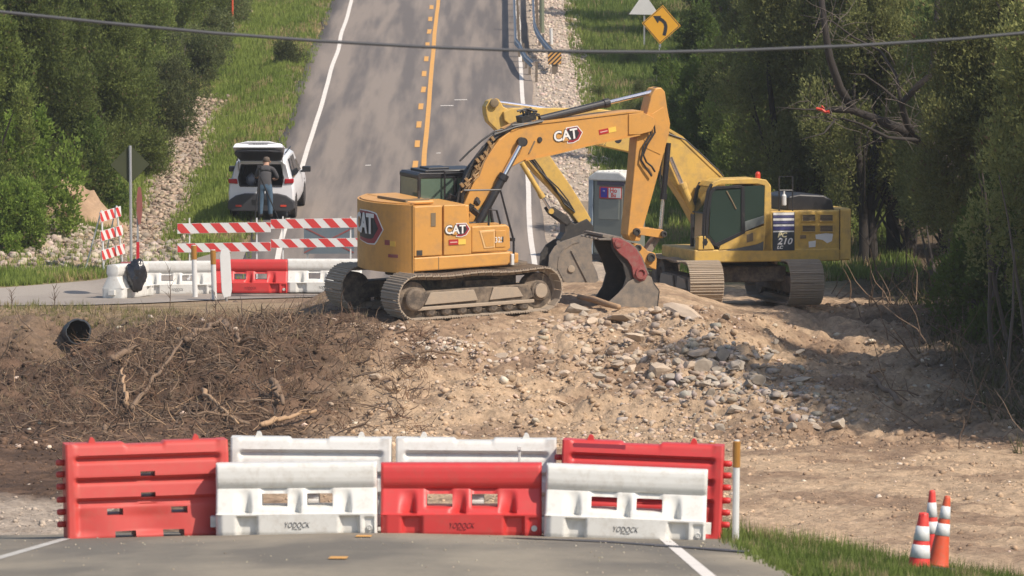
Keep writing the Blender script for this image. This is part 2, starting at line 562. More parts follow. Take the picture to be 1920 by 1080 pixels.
# ------------------------------------------------------------------ roads
def road_mat(name, c1, c2, patch=0.35, sx=0.9, sy=0.06):
    m, nt, b = new_mat(name)
    N = nt.nodes; Lk = nt.links.new
    tc = N.new('ShaderNodeTexCoord')
    mp = N.new('ShaderNodeMapping'); mp.inputs['Scale'].default_value = (sx, sy, 1)
    Lk(tc.outputs['Object'], mp.inputs[0])
    n1 = N.new('ShaderNodeTexNoise'); n1.inputs['Scale'].default_value = 1.0; n1.inputs['Detail'].default_value = 5; n1.inputs['Roughness'].default_value = 0.6
    Lk(mp.outputs[0], n1.inputs['Vector'])
    cr = N.new('ShaderNodeValToRGB'); cr.color_ramp.elements[0].position = 0.42; cr.color_ramp.elements[1].position = 0.58
    cr.color_ramp.elements[0].color = (*c1, 1); cr.color_ramp.elements[1].color = (*c2, 1)
    mpb = N.new('ShaderNodeMapping'); mpb.inputs['Scale'].default_value = (sx * 1.25, sy * 0.11, 1); mpb.inputs['Location'].default_value = (4.3, 1.1, 0)
    nb_ = N.new('ShaderNodeTexNoise'); nb_.inputs['Scale'].default_value = 1.0; nb_.inputs['Detail'].default_value = 3
    Lk(tc.outputs['Object'], mpb.inputs[0]); Lk(mpb.outputs[0], nb_.inputs['Vector'])
    av = N.new('ShaderNodeMix'); av.inputs[0].default_value = 0.55
    Lk(n1.outputs['Fac'], av.inputs[2]); Lk(nb_.outputs['Fac'], av.inputs[3])
    Lk(av.outputs[0], cr.inputs[0])
    n2 = N.new('ShaderNodeTexNoise'); n2.inputs['Scale'].default_value = 14; n2.inputs['Detail'].default_value = 8; n2.inputs['Roughness'].default_value = 0.75
    Lk(tc.outputs['Object'], n2.inputs['Vector'])
    mr = N.new('ShaderNodeMapRange'); mr.inputs[3].default_value = 1 - patch; mr.inputs[4].default_value = 1 + patch
    Lk(n2.outputs['Fac'], mr.inputs[0])
    vm = N.new('ShaderNodeVectorMath'); vm.operation = 'SCALE'
    Lk(cr.outputs[0], vm.inputs[0]); Lk(mr.outputs[0], vm.inputs['Scale'])
    Lk(vm.outputs[0], b.inputs['Base Color'])
    b.inputs['Roughness'].default_value = 0.85; b.inputs['Specular IOR Level'].default_value = 0.3
    bp = N.new('ShaderNodeBump'); bp.inputs['Strength'].default_value = 0.35; bp.inputs['Distance'].default_value = 0.02
    n3 = N.new('ShaderNodeTexNoise'); n3.inputs['Scale'].default_value = 45; n3.inputs['Detail'].default_value = 3
    Lk(tc.outputs['Object'], n3.inputs['Vector']); Lk(n3.outputs['Fac'], bp.inputs['Height']); Lk(bp.outputs[0], b.inputs['Normal'])
    return m


def strip(name, ys, left, right, lift, m, nseg=8, kind='structure', zfun=None):
    """sheet following the ground between two edges given as x(y)"""
    L_ = np.array([left(y) for y in ys]); R_ = np.array([right(y) for y in ys])
    t = np.linspace(0, 1, nseg + 1)
    X = L_[:, None] + (R_ - L_)[:, None] * t[None, :]
    Y = np.repeat(np.array(ys)[:, None], nseg + 1, 1)
    Z = (zfun or (lambda a, b: G(a, b, False)))(X, Y) + lift
    # skirts
    X = np.concatenate([X[:, :1], X, X[:, -1:]], 1); Y = np.concatenate([Y[:, :1], Y, Y[:, -1:]], 1)
    Z = np.concatenate([Z[:, :1] - 0.12, Z, Z[:, -1:] - 0.12], 1)
    n1, n2 = X.shape
    id_ = np.arange(n1 * n2).reshape(n1, n2)
    q = np.stack([id_[:-1, :-1], id_[:-1, 1:], id_[1:, 1:], id_[1:, :-1]], -1).reshape(-1, 4)
    o = link(name, np_mesh(name, np.stack([X, Y, Z], -1).reshape(-1, 3), q), m)
    if kind: tag(o, kind=kind)
    return o


def thin(name, ys, cx, w, lift, m, parent=None):
    n = len(ys)
    cxs = np.array([cx(y) for y in ys])
    X = np.stack([cxs - w / 2, cxs + w / 2], 1); Y = np.stack([ys, ys], 1)
    Z = G(X, Y, False) + lift
    id_ = np.arange(2 * n).reshape(n, 2)
    q = np.stack([id_[:-1, 0], id_[:-1, 1], id_[1:, 1], id_[1:, 0]], -1)
    o = link(name, np_mesh(name, np.stack([X, Y, Z], -1).reshape(-1, 3), q), m)
    tag(o, kind='structure')
    return o


def wob(y, s, a=0.12): return a * (float(vnoise(np.array([y * 0.35]), np.array([s * 3.3]), 5)[0]) - 0.5)


M['asph_near'] = road_mat('near_asphalt', (0.155, 0.138, 0.110), (0.275, 0.238, 0.178), 0.42, 0.5, 0.16)
M['asph_far'] = road_mat('far_asphalt', (0.140, 0.124, 0.114), (0.250, 0.210, 0.176), 0.26, 1.5, 0.022)
M['side'] = road_mat('pale_side_road', (0.27, 0.235, 0.20), (0.34, 0.30, 0.255), 0.25, 0.3, 0.3)
M['linewhite'] = mat('worn_white_line', (0.72, 0.67, 0.60), 0.7, dirt=0.3, scale=2.5, dirt_col=(0.35, 0.3, 0.26))
M['linedust'] = mat('dusty_white_line', (0.52, 0.50, 0.45), 0.8, dirt=0.55, scale=3, dirt_col=(0.26, 0.235, 0.20))
M['lineyel'] = mat('worn_orange_line', (0.66, 0.34, 0.08), 0.7, dirt=0.35, scale=2.5, dirt_col=(0.35, 0.26, 0.18))
M['roadstrip'] = mat('black_strip', (0.055, 0.05, 0.048), 0.6, scale=3)

ys_near = np.concatenate([np.arange(-20, 50, 5.0), np.arange(50, 63.0, 0.25)])
strip('near_road', ys_near, lambda y: XN - 4.55 + wob(y * 3, 1, 0.2), lambda y: XN + 4.15 + wob(y * 3, 2, 0.2), 0.03, M['asph_near'], 12)
thin('white_edge_line', ys_near, lambda y: XN - 3.42, 0.13, 0.034, M['linedust'])
thin('white_edge_line', ys_near, lambda y: XN + 3.38, 0.13, 0.034, M['linewhite'])
for yy in (49.9, 58.5):
    s_ = np.linspace(yy - 0.45, yy + 0.35, 4)
    thin('yellow_centre_dash', s_, lambda y: XN + 0.02, 0.17, 0.036, M['lineyel'])
# dark strip that crosses the road in front of the barriers on the right
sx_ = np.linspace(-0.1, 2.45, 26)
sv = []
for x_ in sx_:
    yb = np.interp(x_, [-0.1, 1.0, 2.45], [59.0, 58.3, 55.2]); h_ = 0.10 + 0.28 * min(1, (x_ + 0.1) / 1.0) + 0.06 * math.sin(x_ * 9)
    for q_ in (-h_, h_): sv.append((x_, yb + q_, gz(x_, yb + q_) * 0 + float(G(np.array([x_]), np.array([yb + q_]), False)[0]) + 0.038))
link_o = link('dark_strip', np_mesh('dark_strip', sv, [(2 * i, 2 * i + 2, 2 * i + 3, 2 * i + 1) for i in range(25)]), M['roadstrip'])
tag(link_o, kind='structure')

ys_far = np.concatenate([np.arange(129.5, 232, 0.5), np.arange(232, 320, 4.0)])
strip('far_road', ys_far, lambda y: far_left(y) - 0.95 + wob(y * .6, 3, 0.3), lambda y: far_right(y) + 0.35 + 1.3 * float(1 - ss(133, 143, np.array(y))) + wob(y * .6, 4, 0.12), 0.035, M['asph_far'], 14)
ys_l = ys_far[ys_far > 137]
thin('white_edge_line', ys_l, lambda y: far_left(y) + wob(y * 0.4, 6, 0.09), 0.145, 0.042, M['linewhite'])
thin('white_edge_line', ys_far[ys_far > 136.5], lambda y: far_right(y) + wob(y * .5, 7, 0.05), 0.14, 0.042, M['linewhite'])
thin('orange_centre_line', ys_far[ys_far > 141], lambda y: far_centre(y) + 0.10 + wob(y * 0.4, 8, 0.06), 0.15, 0.044, M['lineyel'])
y_ = 148.0
k_ = 0
while y_ < 236:
    s_ = np.linspace(y_, y_ + 2.0, 4)
    o_ = thin('orange_centre_dash', s_, lambda y: far_centre(y) - 0.14 + wob(y * 0.6, 8, 0.07), 0.16, 0.046, M['lineyel'])
    y_ += 5.9
for (a_, b_, c_) in ((864, 190, 26), (838, 201, 26), (822, 290, 8), (690, 313, 10)):
    p_ = WG(a_, b_); yy = np.array([p_.y - 0.1, p_.y + 0.1]); w_ = c_ / 60.0
    me_ = [(p_.x - w_ / 2, y, float(G(np.array([p_.x]), np.array([y]), False)[0]) + 0.046) for y in yy] + [(p_.x + w_ / 2, y + 0.05, float(G(np.array([p_.x]), np.array([y + 0.05]), False)[0]) + 0.046) for y in yy]
    tag(link('paint_scrap', np_mesh('paint_scrap', me_, [(0, 2, 3, 1)]), M['linewhite']), kind='structure')

# side road leaving to the left
ns = 60
xs_s = np.concatenate([np.linspace(-60, -14, 8), np.linspace(-13.5, -4.5, 46)])
V_ = []
rows = 14
for x_ in xs_s:
    y0 = np.interp(x_, [-60, -13, -10, -8.5, -6.8, -4.5], [120, 123.4, 123.8, 125.2, 127.6, 129.4])
    y1 = np.interp(x_, [-60, -12.8, -10.5, -9.2, -7.5, -4.5], [128, 132.4, 134.2, 136.6, 140.5, 142.0])
    for t_ in np.linspace(0, 1, rows):
        yy = y0 + (y1 - y0) * t_
        V_.append((x_, yy, float(G(np.array([x_]), np.array([yy]), False)[0]) + 0.026))
Fq = []
for i in range(len(xs_s) - 1):
    for j in range(rows - 1):
        a = i * rows + j
        Fq.append((a, a + rows, a + rows + 1, a + 1))
tag(link('side_road', np_mesh('side_road', V_, Fq), M['side']), kind='structure')


# ================================================================== ROCKS, GRAVEL
def rock_mesh(seed, sub=1, flat=0.7):
    import bmesh
    bm = bmesh.new()
    bmesh.ops.create_icosphere(bm, subdivisions=sub, radius=0.5)
    r = np.random.default_rng(seed)
    ax = r.normal(size=(7, 3)); ax /= np.linalg.norm(ax, axis=1)[:, None]
    cut = r.uniform(0.19, 0.36, 7)
    sc = np.array([r.uniform(0.8, 1.25), r.uniform(0.7, 1.1), flat * r.uniform(0.8, 1.15)])
    for v in bm.verts:
        p = np.array(v.co) * (1 + r.uniform(-0.10, 0.10))
        for a, c in zip(ax, cut):
            d = p @ a
            if d > c: p = p - a * (d - c)
        v.co = p * sc
    me = bpy.data.meshes.new('rock'); bm.to_mesh(me); bm.free()
    return me


def rock_mat(name, c, var=0.2, bump=0.5):
    m, nt, b = new_mat(name)
    N = nt.nodes; Lk = nt.links.new
    tc = N.new('ShaderNodeTexCoord'); oi = N.new('ShaderNodeObjectInfo')
    n1 = N.new('ShaderNodeTexNoise'); n1.inputs['Scale'].default_value = 4; n1.inputs['Detail'].default_value = 8; n1.inputs['Roughness'].default_value = 0.7
    Lk(tc.outputs['Object'], n1.inputs['Vector'])
    mx = N.new('ShaderNodeMix'); mx.data_type = 'RGBA'
    mx.inputs[6].default_value = (c[0] * 0.62, c[1] * 0.58, c[2] * 0.52, 1); mx.inputs[7].default_value = (c[0] * 1.15, c[1] * 1.12, c[2] * 1.08, 1)
    Lk(n1.outputs['Fac'], mx.inputs[0])
    m3 = N.new('ShaderNodeMapRange'); m3.inputs[3].default_value = 1 - var; m3.inputs[4].default_value = 1 + var
    Lk(oi.outputs['Random'], m3.inputs[0])
    v2 = N.new('ShaderNodeVectorMath'); v2.operation = 'SCALE'
    Lk(mx.outputs[2], v2.inputs[0]); Lk(m3.outputs[0], v2.inputs['Scale'])
    Lk(v2.outputs[0], b.inputs['Base Color']); b.inputs['Roughness'].default_value = 0.9; b.inputs['Specular IOR Level'].default_value = 0.2
    bp = N.new('ShaderNodeBump'); bp.inputs['Strength'].default_value = bump; bp.inputs['Distance'].default_value = 0.03
    Lk(n1.outputs['Fac'], bp.inputs['Height']); Lk(bp.outputs[0], b.inputs['Normal'])
    return m


M['rock'] = rock_mat('limestone', (0.54, 0.45, 0.36))
M['rock_shade_grey'] = rock_mat('shade_grey_limestone', (0.40, 0.36, 0.31), 0.25)  # limestone greyed by tree shade over the right rubble, put into the colour
ROCKS = [rock_mesh(100 + i, 2) for i in range(8)]
for r_ in ROCKS: r_.materials.append(M['rock'])
ROCKG = [rock_mesh(200 + i, 2) for i in range(6)]
for r_ in ROCKG: r_.materials.append(M['rock_shade_grey'])

_small = []
for i in range(6):
    mm = rock_mesh(300 + i, 1, 0.75)
    _small.append((np.array([v.co[:] for v in mm.vertices]), np.array([p.vertices[:] for p in mm.polygons])))
_tiny = []
ico = rock_mesh(400, 1, 0.8)
for i in range(5):
    import bmesh
    bm = bmesh.new(); bmesh.ops.create_icosphere(bm, subdivisions=1, radius=0.5)
    bm.free()
    t_ = (1 + 5 ** 0.5) / 2
    v = np.array([(-1, t_, 0), (1, t_, 0), (-1, -t_, 0), (1, -t_, 0), (0, -1, t_), (0, 1, t_), (0, -1, -t_), (0, 1, -t_), (t_, 0, -1), (t_, 0, 1), (-t_, 0, -1), (-t_, 0, 1)]) / 3.8
    v = v * (1 + np.random.default_rng(i).uniform(-0.28, 0.28, v.shape))
    v[:, 2] *= 0.75
    f = np.array([(0, 11, 5), (0, 5, 1), (0, 1, 7), (0, 7, 10), (0, 10, 11), (1, 5, 9), (5, 11, 4), (11, 10, 2), (10, 7, 6), (7, 1, 8), (3, 9, 4), (3, 4, 2), (3, 2, 6), (3, 6, 8), (3, 8, 9), (4, 9, 5), (2, 4, 11), (6, 2, 10), (8, 6, 7), (9, 8, 1)])
    _tiny.append((v, f))


def scatter_rocks(name, pts, sizes, cols, protos, m, sink=0.25):
    """one joined mesh of many stones (stuff)"""
    VV = []; FF = []; CC = []; off = 0
    n = len(pts)
    for k, (pv, pf) in enumerate(protos):
        sel = np.nonzero(np.arange(n) % len(protos) == k)[0]
        if len(sel) == 0: continue
        a = rng.uniform(0, 2 * np.pi, len(sel)); b = rng.uniform(-0.6, 0.6, len(sel))
        ca, sa = np.cos(a), np.sin(a); cb, sb = np.cos(b), np.sin(b)
        P = np.repeat(pv[None], len(sel), 0) * sizes[sel][:, None, None] * rng.uniform(0.75, 1.3, (len(sel), 1, 3))
        x = P[..., 0] * cb[:, None] + P[..., 2] * sb[:, None]; z = -P[..., 0] * sb[:, None] + P[..., 2] * cb[:, None]
        y = P[..., 1]
        X = x * ca[:, None] - y * sa[:, None]; Y = x * sa[:, None] + y * ca[:, None]
        Q = np.stack([X, Y, z], -1) + pts[sel][:, None, :]
        Q[..., 2] += (0.5 - sink) * 0.4 * sizes[sel][:, None]
        VV.append(Q.reshape(-1, 3))
        FF.append((pf[None] + (np.arange(len(sel)) * len(pv))[:, None, None] + off).reshape(-1, 3))
        CC.append(np.repeat(cols[sel], len(pv), 0))
        off += len(sel) * len(pv)
    me = np_mesh(name, np.concatenate(VV), np.concatenate(FF), np.concatenate(CC))
    o = link(name, me, m)
    tag(o, kind='stuff')
    return o


M['stones'] = attr_mat('stones', 0.95, noise=0.2, nscale=9, bump=0.3)


def pts_on(x, y): return np.stack([x, y, G(x, y)], -1)


def scol(n, base, v=0.25):
    k = 1 + rng.uniform(-v, v, (n, 1))
    return np.clip(np.array(base)[None] * k * (1 + rng.uniform(-0.05, 0.05, (n, 3))), 0, 1)


# clods and gravel over the bank and hollow
n = 26000
x = rng.uniform(-12.5, 12.5, n); y = rng.uniform(80, 126, n)
keep = (y < crest_y(x) + 1.2)
x, y = x[keep], y[keep]; n = len(x)
sz = 0.026 + 0.10 * rng.uniform(0, 1, n) ** 6 * (1 + 0.8 * (fbm(x * 0.8, y * 0.8, 120, 3) > 0.1))
sz = np.where(y < 99, sz * 0.72, sz)
zc = zone(x, y)
pale = rng.uniform(0, 1, n) < np.where(y < 99, 0.4, 1.0) * (0.04 + 0.09 * ss(-3.5, -1.5, x)) * (1 + (fbm(x * 0.7, y * 0.7, 130, 3) > 0.15))
c = np.where(pale[:, None], scol(n, (0.58, 0.48, 0.38)), zc * (1 + rng.uniform(-0.35, 0.30, (n, 1))))
scatter_rocks('gravel', pts_on(x, y), sz, np.clip(c, 0, 1), _tiny, M['stones'], 0.5)

n = 22000
x = rng.uniform(-12, 9.5, n); y = rng.uniform(99, 116, n)
keep = (y < crest_y(x) + 0.8) & (fbm(x * 0.9, y * 0.9, 150, 3) + rng.uniform(-.5, .6, n) > 0)
x, y = x[keep], y[keep]; n = len(x)
c = zone(x, y) * (1 + rng.uniform(-0.4, 0.22, (n, 1)))
scatter_rocks('clods', pts_on(x, y), 0.04 + 0.10 * rng.uniform(0, 1, n) ** 4, np.clip(c, 0, 1), _tiny, M['stones'], 0.55)

# rubble bands: denser pale stones; the greyer bands carry tree shade in their colour
bands = [(1.9, 110.5, 2.5, 2.8, 620, 0.20, (0.50, 0.41, 0.32)), (4.2, 107.5, 1.7, 3.4, 1300, 0.22, (0.42, 0.38, 0.33)),
         (-1.4, 109.5, 1.1, 1.2, 420, 0.15, (0.68, 0.58, 0.50)), (3.4, 103.5, 1.4, 2.2, 500, 0.14, (0.50, 0.42, 0.34)),
         (5.6, 105.2, 1.4, 2.4, 480, 0.18, (0.38, 0.35, 0.31)), (-3.0, 111.5, 0.9, 1.0, 300, 0.13, (0.58, 0.48, 0.38)),
         (2.5, 113.6, 2.2, 1.0, 350, 0.16, (0.52, 0.43, 0.34)), (-0.6, 104.5, 2.6, 2.6, 500, 0.12, (0.55, 0.44, 0.34))]
xs, ys, szs, cs = [], [], [], []
for (bx, by, wx, wy, k, s_, bc) in bands:
    xs.append(rng.normal(bx, wx * 0.55, k)); ys.append(rng.normal(by, wy * 0.55, k))
    szs.append(s_ * (0.30 + 1.25 * rng.uniform(0, 1, k) ** 4)); q_ = rng.uniform(0, 0.75, (k, 1)) ** 1.0; cs.append(scol(k, bc, 0.25) * (1 - q_) + C_DIRT2 * 1.15 * q_)
x = np.concatenate(xs); y = np.concatenate(ys)
scatter_rocks('stone_rubble', pts_on(x, y), np.concatenate(szs), np.concatenate(cs), _small, M['stones'], 0.35)

# far rocky channel and the rubble at the left end
n = 3600
y = rng.uniform(139, 187, n); cx = -10.1 - (y - 145) * 0.013
x = cx + rng.normal(0, 0.40, n) + 0.5 * fbm(y * 0.15, y * 0 + 3, 140, 3)
sz = 0.06 + 0.20 * rng.uniform(0, 1, n) ** 2
scatter_rocks('channel_stones', pts_on(x, y), sz, scol(n, (0.34, 0.265, 0.195), 0.45), _small, M['stones'])
n = 2600
x = rng.uniform(-15.5, -8.6, n); y = rng.normal(141.5, 2.6, n); y = np.where(y < 136.5 + 0.5 * (x + 9) * -0.2, 141, y)
sz = 0.07 + 0.27 * rng.uniform(0, 1, n) ** 2.4
scatter_rocks('roadside_rubble', pts_on(x, y), sz, scol(n, (0.36, 0.30, 0.24), 0.45), _small, M['stones'])
# shoulder gravel on the right of the far road
n = 5200
y = rng.uniform(140, 232, n); x = far_right(y) + rng.uniform(0.5, 2.5, n)
scatter_rocks('shoulder_gravel', pts_on(x, y), 0.04 + 0.12 * rng.uniform(0, 1, n) ** 2, scol(n, (0.52, 0.43, 0.35), 0.25), _tiny, M['stones'])
# loose gravel spilled across the near road and its shoulders
n = 5200
y = rng.uniform(46, 62.5, n); x = rng.uniform(-9.5, 4.5, n)
w = rng.uniform(0, 1, n) < (0.25 + 0.75 * np.exp(-((y - 57.4 - 0.3 * x * 0) / 1.6) ** 2)) * (0.35 + 0.65 * ss(-1.5, 1.5, x) + (x < -5.8) * 0.6)
x, y = x[w], y[w]; n = len(x)
p = np.stack([x, y, np.where((x > XN - 4.4) & (x < XN + 4.0), G(x, y, False) + 0.03, G(x, y))], -1)
scatter_rocks('spilled_gravel', p, 0.007 + 0.020 * rng.uniform(0, 1, n) ** 3, scol(n, (0.34, 0.295, 0.22), 0.4), _tiny, M['stones'])

# individual larger stones
NAMED = [(1080, 588, 0.40, 'round grey and white boulder on the crest below the left bucket', 0, 0.8),
         (1170, 607, 0.62, 'broad flat tan slab of stone below the right bucket', 1, 0.35),
         (1282, 602, 0.80, 'long slanting ledge of pale stone on the crest beside the rear tracks', 2, 0.45),
         (1315, 700, 0.48, 'bright angular white block at the edge of the grey rubble', 3, 0.8),
         (1243, 702, 0.42, 'two toned boulder with a dark underside left of the white block', 4, 0.85),
         (1308, 672, 0.46, 'tan upright boulder resting on top of the bright white block', 5, 0.8),
         (1352, 678, 0.50, 'large shaded grey boulder at the top of the grey rubble', 6, 0.8),
         (1500, 722, 0.42, 'long flat pale stone at the right end of the grey rubble', 7, 0.45),
         (1380, 776, 0.30, 'squarish brown stone alone below the grey rubble', 0, 0.8),
         (1528, 808, 0.30, 'low pale stone lying on the bare dirt right of the rubble', 2, 0.5),
         (1421, 720, 0.34, 'whitish wedge stone in the middle of the grey rubble', 3, 0.8),
         (1112, 600, 0.24, 'small upright pale stone right of the round boulder', 5, 1.0),
         (1190, 640, 0.38, 'pinkish stone below the flat tan slab', 6, 0.75),
         (706, 712, 0.26, 'single pale stone low on the bank among the brown roots', 1, 0.7),
         (1178, 680, 0.26, 'white chunk on the bank halfway between slab and two toned boulder', 4, 0.8),
         (1028, 684, 0.20, 'small white stone alone in the middle of the tan bank', 7, 0.8)]
for (px, py, s_, lab, k, fl_) in NAMED:
    p = WG(px, py)
    src = ROCKG[k % 6] if 'grey' in lab or 'shaded' in lab else ROCKS[k]
    o = link('boulder', src)
    o.location = (p.x, p.y + s_ * 0.2, p.z + s_ * 0.16); o.scale = (s_ * 1.5, s_ * 1.2, s_ * fl_ * 1.4)
    o.rotation_euler = (0.15 * (k - 3) / 3, 0.25 * math.sin(k * 2.1), k * 1.3)
    tag(o, lab, 'boulder')
groups = [('grey rubble stones on the right of the bank', 'shade-grey coloured stone in the rubble spill right of the pale stones', 4.4, 107.2, 1.2, 2.6, 75, (0.18, 0.42), ROCKG),
          ('pale stones spilled down the middle of the bank', 'pale limestone chunk in the spill below the front buckets', 2.4, 109.8, 1.0, 2.0, 75, (0.16, 0.44), ROCKS),
          ('white stones under the nearer excavator', 'chalky white stone in the patch on the bank under the near tracks', -1.4, 109.5, 0.55, 0.8, 28, (0.14, 0.26), ROCKS),
          ('rubble stones along the crest', 'pale limestone chunk along the crest in front of the buckets', 2.3, 113.2, 1.3, 0.6, 36, (0.14, 0.30), ROCKS)]
for (g, lab, bx, by, wx, wy, k, (s0, s1), src) in groups:
    for i in range(k):
        x_ = rng.normal(bx, wx); y_ = rng.normal(by, wy); s_ = s0 + (s1 - s0) * rng.uniform() ** 1.6
        o = link('limestone_rock', src[i % len(src)])
        o.location = (x_, y_, gz(x_, y_) + s_ * 0.12); o.scale = (s_ * rng.uniform(0.8, 1.3), s_ * rng.uniform(0.8, 1.2), s_ * rng.uniform(0.7, 1.1))
        o.rotation_euler = (rng.uniform(-0.5, 0.5), rng.uniform(-0.5, 0.5), rng.uniform(0, 6.3))
        tag(o, lab, 'rock', g)


# ================================================================== BRUSH, ROOTS, LOGS
def stick_pts(p, d, L_, bend, k=5):
    pts = [Vector(p)]; d = Vector(d).normalized()
    for i in range(k):
        d = (d + Vector((random.uniform(-bend, bend), random.uniform(-bend, bend), random.uniform(-bend, bend)))).normalized()
        pts.append(pts[-1] + d * L_ / k)
    return pts


M['wood'] = mat('dead_wood', (0.20, 0.135, 0.088), 0.9, dirt=0.35, dirt_col=(0.16, 0.11, 0.075), scale=5, bump=0.4)
M['woodpale'] = mat('broken_pale_wood', (0.40, 0.26, 0.15), 0.85, dirt=0.3, dirt_col=(0.22, 0.15, 0.1), scale=6, bump=0.3)
M['rootred'] = mat('red_brown_roots', (0.17, 0.098, 0.06), 0.9, scale=6)
M['wooddark'] = mat('dark_roots', (0.12, 0.085, 0.06), 0.9, scale=6, bump=0.3)
for (nm, mt, cnt, rad) in (('brush_pile', M['wood'], 1300, 0.009), ('root_tangle', M['wooddark'], 1700, 0.011), ('splintered_twigs', M['woodpale'], 750, 0.0065)):
    mb = MB()
    for i in range(cnt):
        x_ = random.gauss(-6.2, 2.2); y_ = random.gauss(107.3, 3.8)
        if random.random() < 0.12: x_ = random.uniform(-11.5, -2); y_ = random.uniform(98, 117)
        x_ = max(-12.5, min(-2.0, x_))
        if y_ > float(crest_y(x_)) - 0.3: continue
        L_ = random.uniform(0.10, 0.30) + 0.65 * random.random() ** 3
        th = random.uniform(0, 6.28)
        d = (math.cos(th), math.sin(th) * 0.6, random.uniform(-0.5, 0.65))
        z0 = gz(x_, y_) + random.uniform(-0.04, 0.12 * math.exp(-((x_ + 6) / 3) ** 2))
        pts = stick_pts((x_, y_, z0), d, L_, 0.45, 4)
        for p in pts:
            g_ = float(G(np.array([p.x]), np.array([p.y]))[0]) if False else z0 - 0.25
            if p.z < g_: p.z = g_
        r_ = rad * random.uniform(0.6, 1.7)
        mb.tube(pts, [r_, r_ * 0.9, r_ * 0.8, r_ * 0.6, r_ * 0.3], 4, False)
    o = mb.build(nm, mt); tag(o, kind='stuff')
LOGS = [((350, 655), (415, 620), 0.05, 'thick brown branch crossing the top of the brush pile', 'wood'),
        ((418, 618), (452, 662), 0.055, 'forked stub of trunk at the top right of the brush pile', 'wood'),
        ((248, 780), (342, 655), 0.038, 'long bare pole leaning up through the middle of the brush pile', 'wood'),
        ((375, 750), (448, 808), 0.045, 'pale broken branch at the lower right of the brush pile', 'woodpale'),
        ((236, 772), (228, 706), 0.035, 'upright splintered pale stick on the left of the brush pile', 'woodpale'),
        ((215, 688), (262, 674), 0.06, 'short reddish stub of trunk lying at the left of the brush pile', 'wood'),
        ((490, 812), (588, 788), 0.045, 'pale stick lying along the top of the white barrier row', 'woodpale'),
        ((512, 735), (530, 775), 0.06, 'dark curved root at the right edge of the brush pile', 'wood'),
        ((1690, 770), (1625, 720), 0.05, 'dead limb on the ground at the edge of the tree shade', 'wood'),
        ((1660, 705), (1625, 722), 0.03, 'short bright stick lying on the dirt below the rear excavator', 'woodpale')]
def knobbly(A, B, r_, sagz=0.06, n=12, forks=4):
    mb = MB(); pts = []; rs = []
    d = (B - A).normalized()
    for i in range(n + 1):
        t = i / n
        p = A.lerp(B, t) + Vector((random.gauss(0, r_ * .55), random.gauss(0, r_ * .5), random.gauss(0, r_ * .5) + sagz * math.sin(t * math.pi)))
        pts.append(p); rs.append(r_ * (1.15 - 0.55 * t) * random.uniform(0.8, 1.2))
    mb.tube(pts, rs, 8)
    for k in range(forks):
        i = random.randrange(2, n - 1)
        q = stick_pts(pts[i], (d.x + random.uniform(-1, 1), d.y + random.uniform(-1, .3), d.z + random.uniform(-.4, 1)), random.uniform(0.15, 0.5), 0.4, 4)
        rr = rs[i] * random.uniform(.3, .6)
        mb.tube(q, [rr, rr * .85, rr * .7, rr * .5, rr * .25], 5)
    return mb


for (a, b, r_, lab, mt) in LOGS:
    A = WG(*a); B = WG(*b)
    A.z += r_ + 0.10; B.z += r_ + 0.12
    # rest on the highest ground between the ends
    lift = max(gz(*A.lerp(B, t).xy) + r_ * .6 - A.lerp(B, t).z for t in (0.2, 0.4, 0.6, 0.8))
    o = knobbly(A, B, r_ * 1.05, max(0.02, min(lift, 0.5))).build('branch', M[mt], smooth=True)
    tag(o, lab, 'branch')
# matted clusters of torn roots, half buried
for (nm, mt, cnt, rad) in (('matted_roots', M['wood'], 190, 0.0062), ('matted_fibres', M['rootred'], 190, 0.005)):
    mb = MB()
    for i in range(cnt):
        x_ = max(-12.3, min(-1.8, random.gauss(-6.0, 2.3))); y_ = random.gauss(108, 3.6)
        if y_ > float(crest_y(x_)) - 0.2: continue
        c = Vector((x_, y_, gz(x_, y_) + 0.02))
        ax = Vector((random.uniform(-1, 1), random.uniform(-.6, .3), random.uniform(-.2, .8))).normalized()
        for k in range(random.randint(8, 17)):
            dd = ax + Vector((random.gauss(0, .5), random.gauss(0, .4), random.gauss(0, .45)))
            r_ = rad * random.uniform(.6, 1.9)
            mb.tube(stick_pts(c + Vector((random.gauss(0, .06), random.gauss(0, .06), 0)), dd, random.uniform(.15, .62), .5, 4), [r_, r_ * .9, r_ * .75, r_ * .5, r_ * .25], 3, False)
    tag(mb.build(nm, mt), kind='stuff')
mb_a = MB()
for i in range(75):
    x_ = max(-11.5, min(-2.4, random.gauss(-6.1, 2.0))); y_ = random.gauss(107.8, 3.2)
    if y_ > float(crest_y(x_)) - 0.4: continue
    th = random.uniform(0, 6.28); L_ = random.uniform(0.4, 1.5)
    A = Vector((x_, y_, gz(x_, y_) + 0.02)); B = A + Vector((math.cos(th) * L_, math.sin(th) * L_ * .5, 0)); B.z = gz(B.x, B.y) + random.uniform(0.0, 0.28)
    k_ = knobbly(A, B, random.uniform(0.013, 0.034), random.uniform(0, .12), 7, 3)
    mb_a.add(k_.v, k_.f)
tag(mb_a.build('coarse_roots', M['wood']), kind='stuff')
# the pale log in front of the buckets
A = WG(1085, 568); B = WG(1160, 584)
A.z += 0.10; B.z += 0.08
o = MB().tube([A, A.lerp(B, 0.35) + Vector((0, 0, 0.03)), A.lerp(B, 0.7), B], [0.05, 0.075, 0.07, 0.06], 9).build('log', M['woodpale'], smooth=True)
tag(o, 'grey and white weathered log lying in front of the two buckets', 'log')

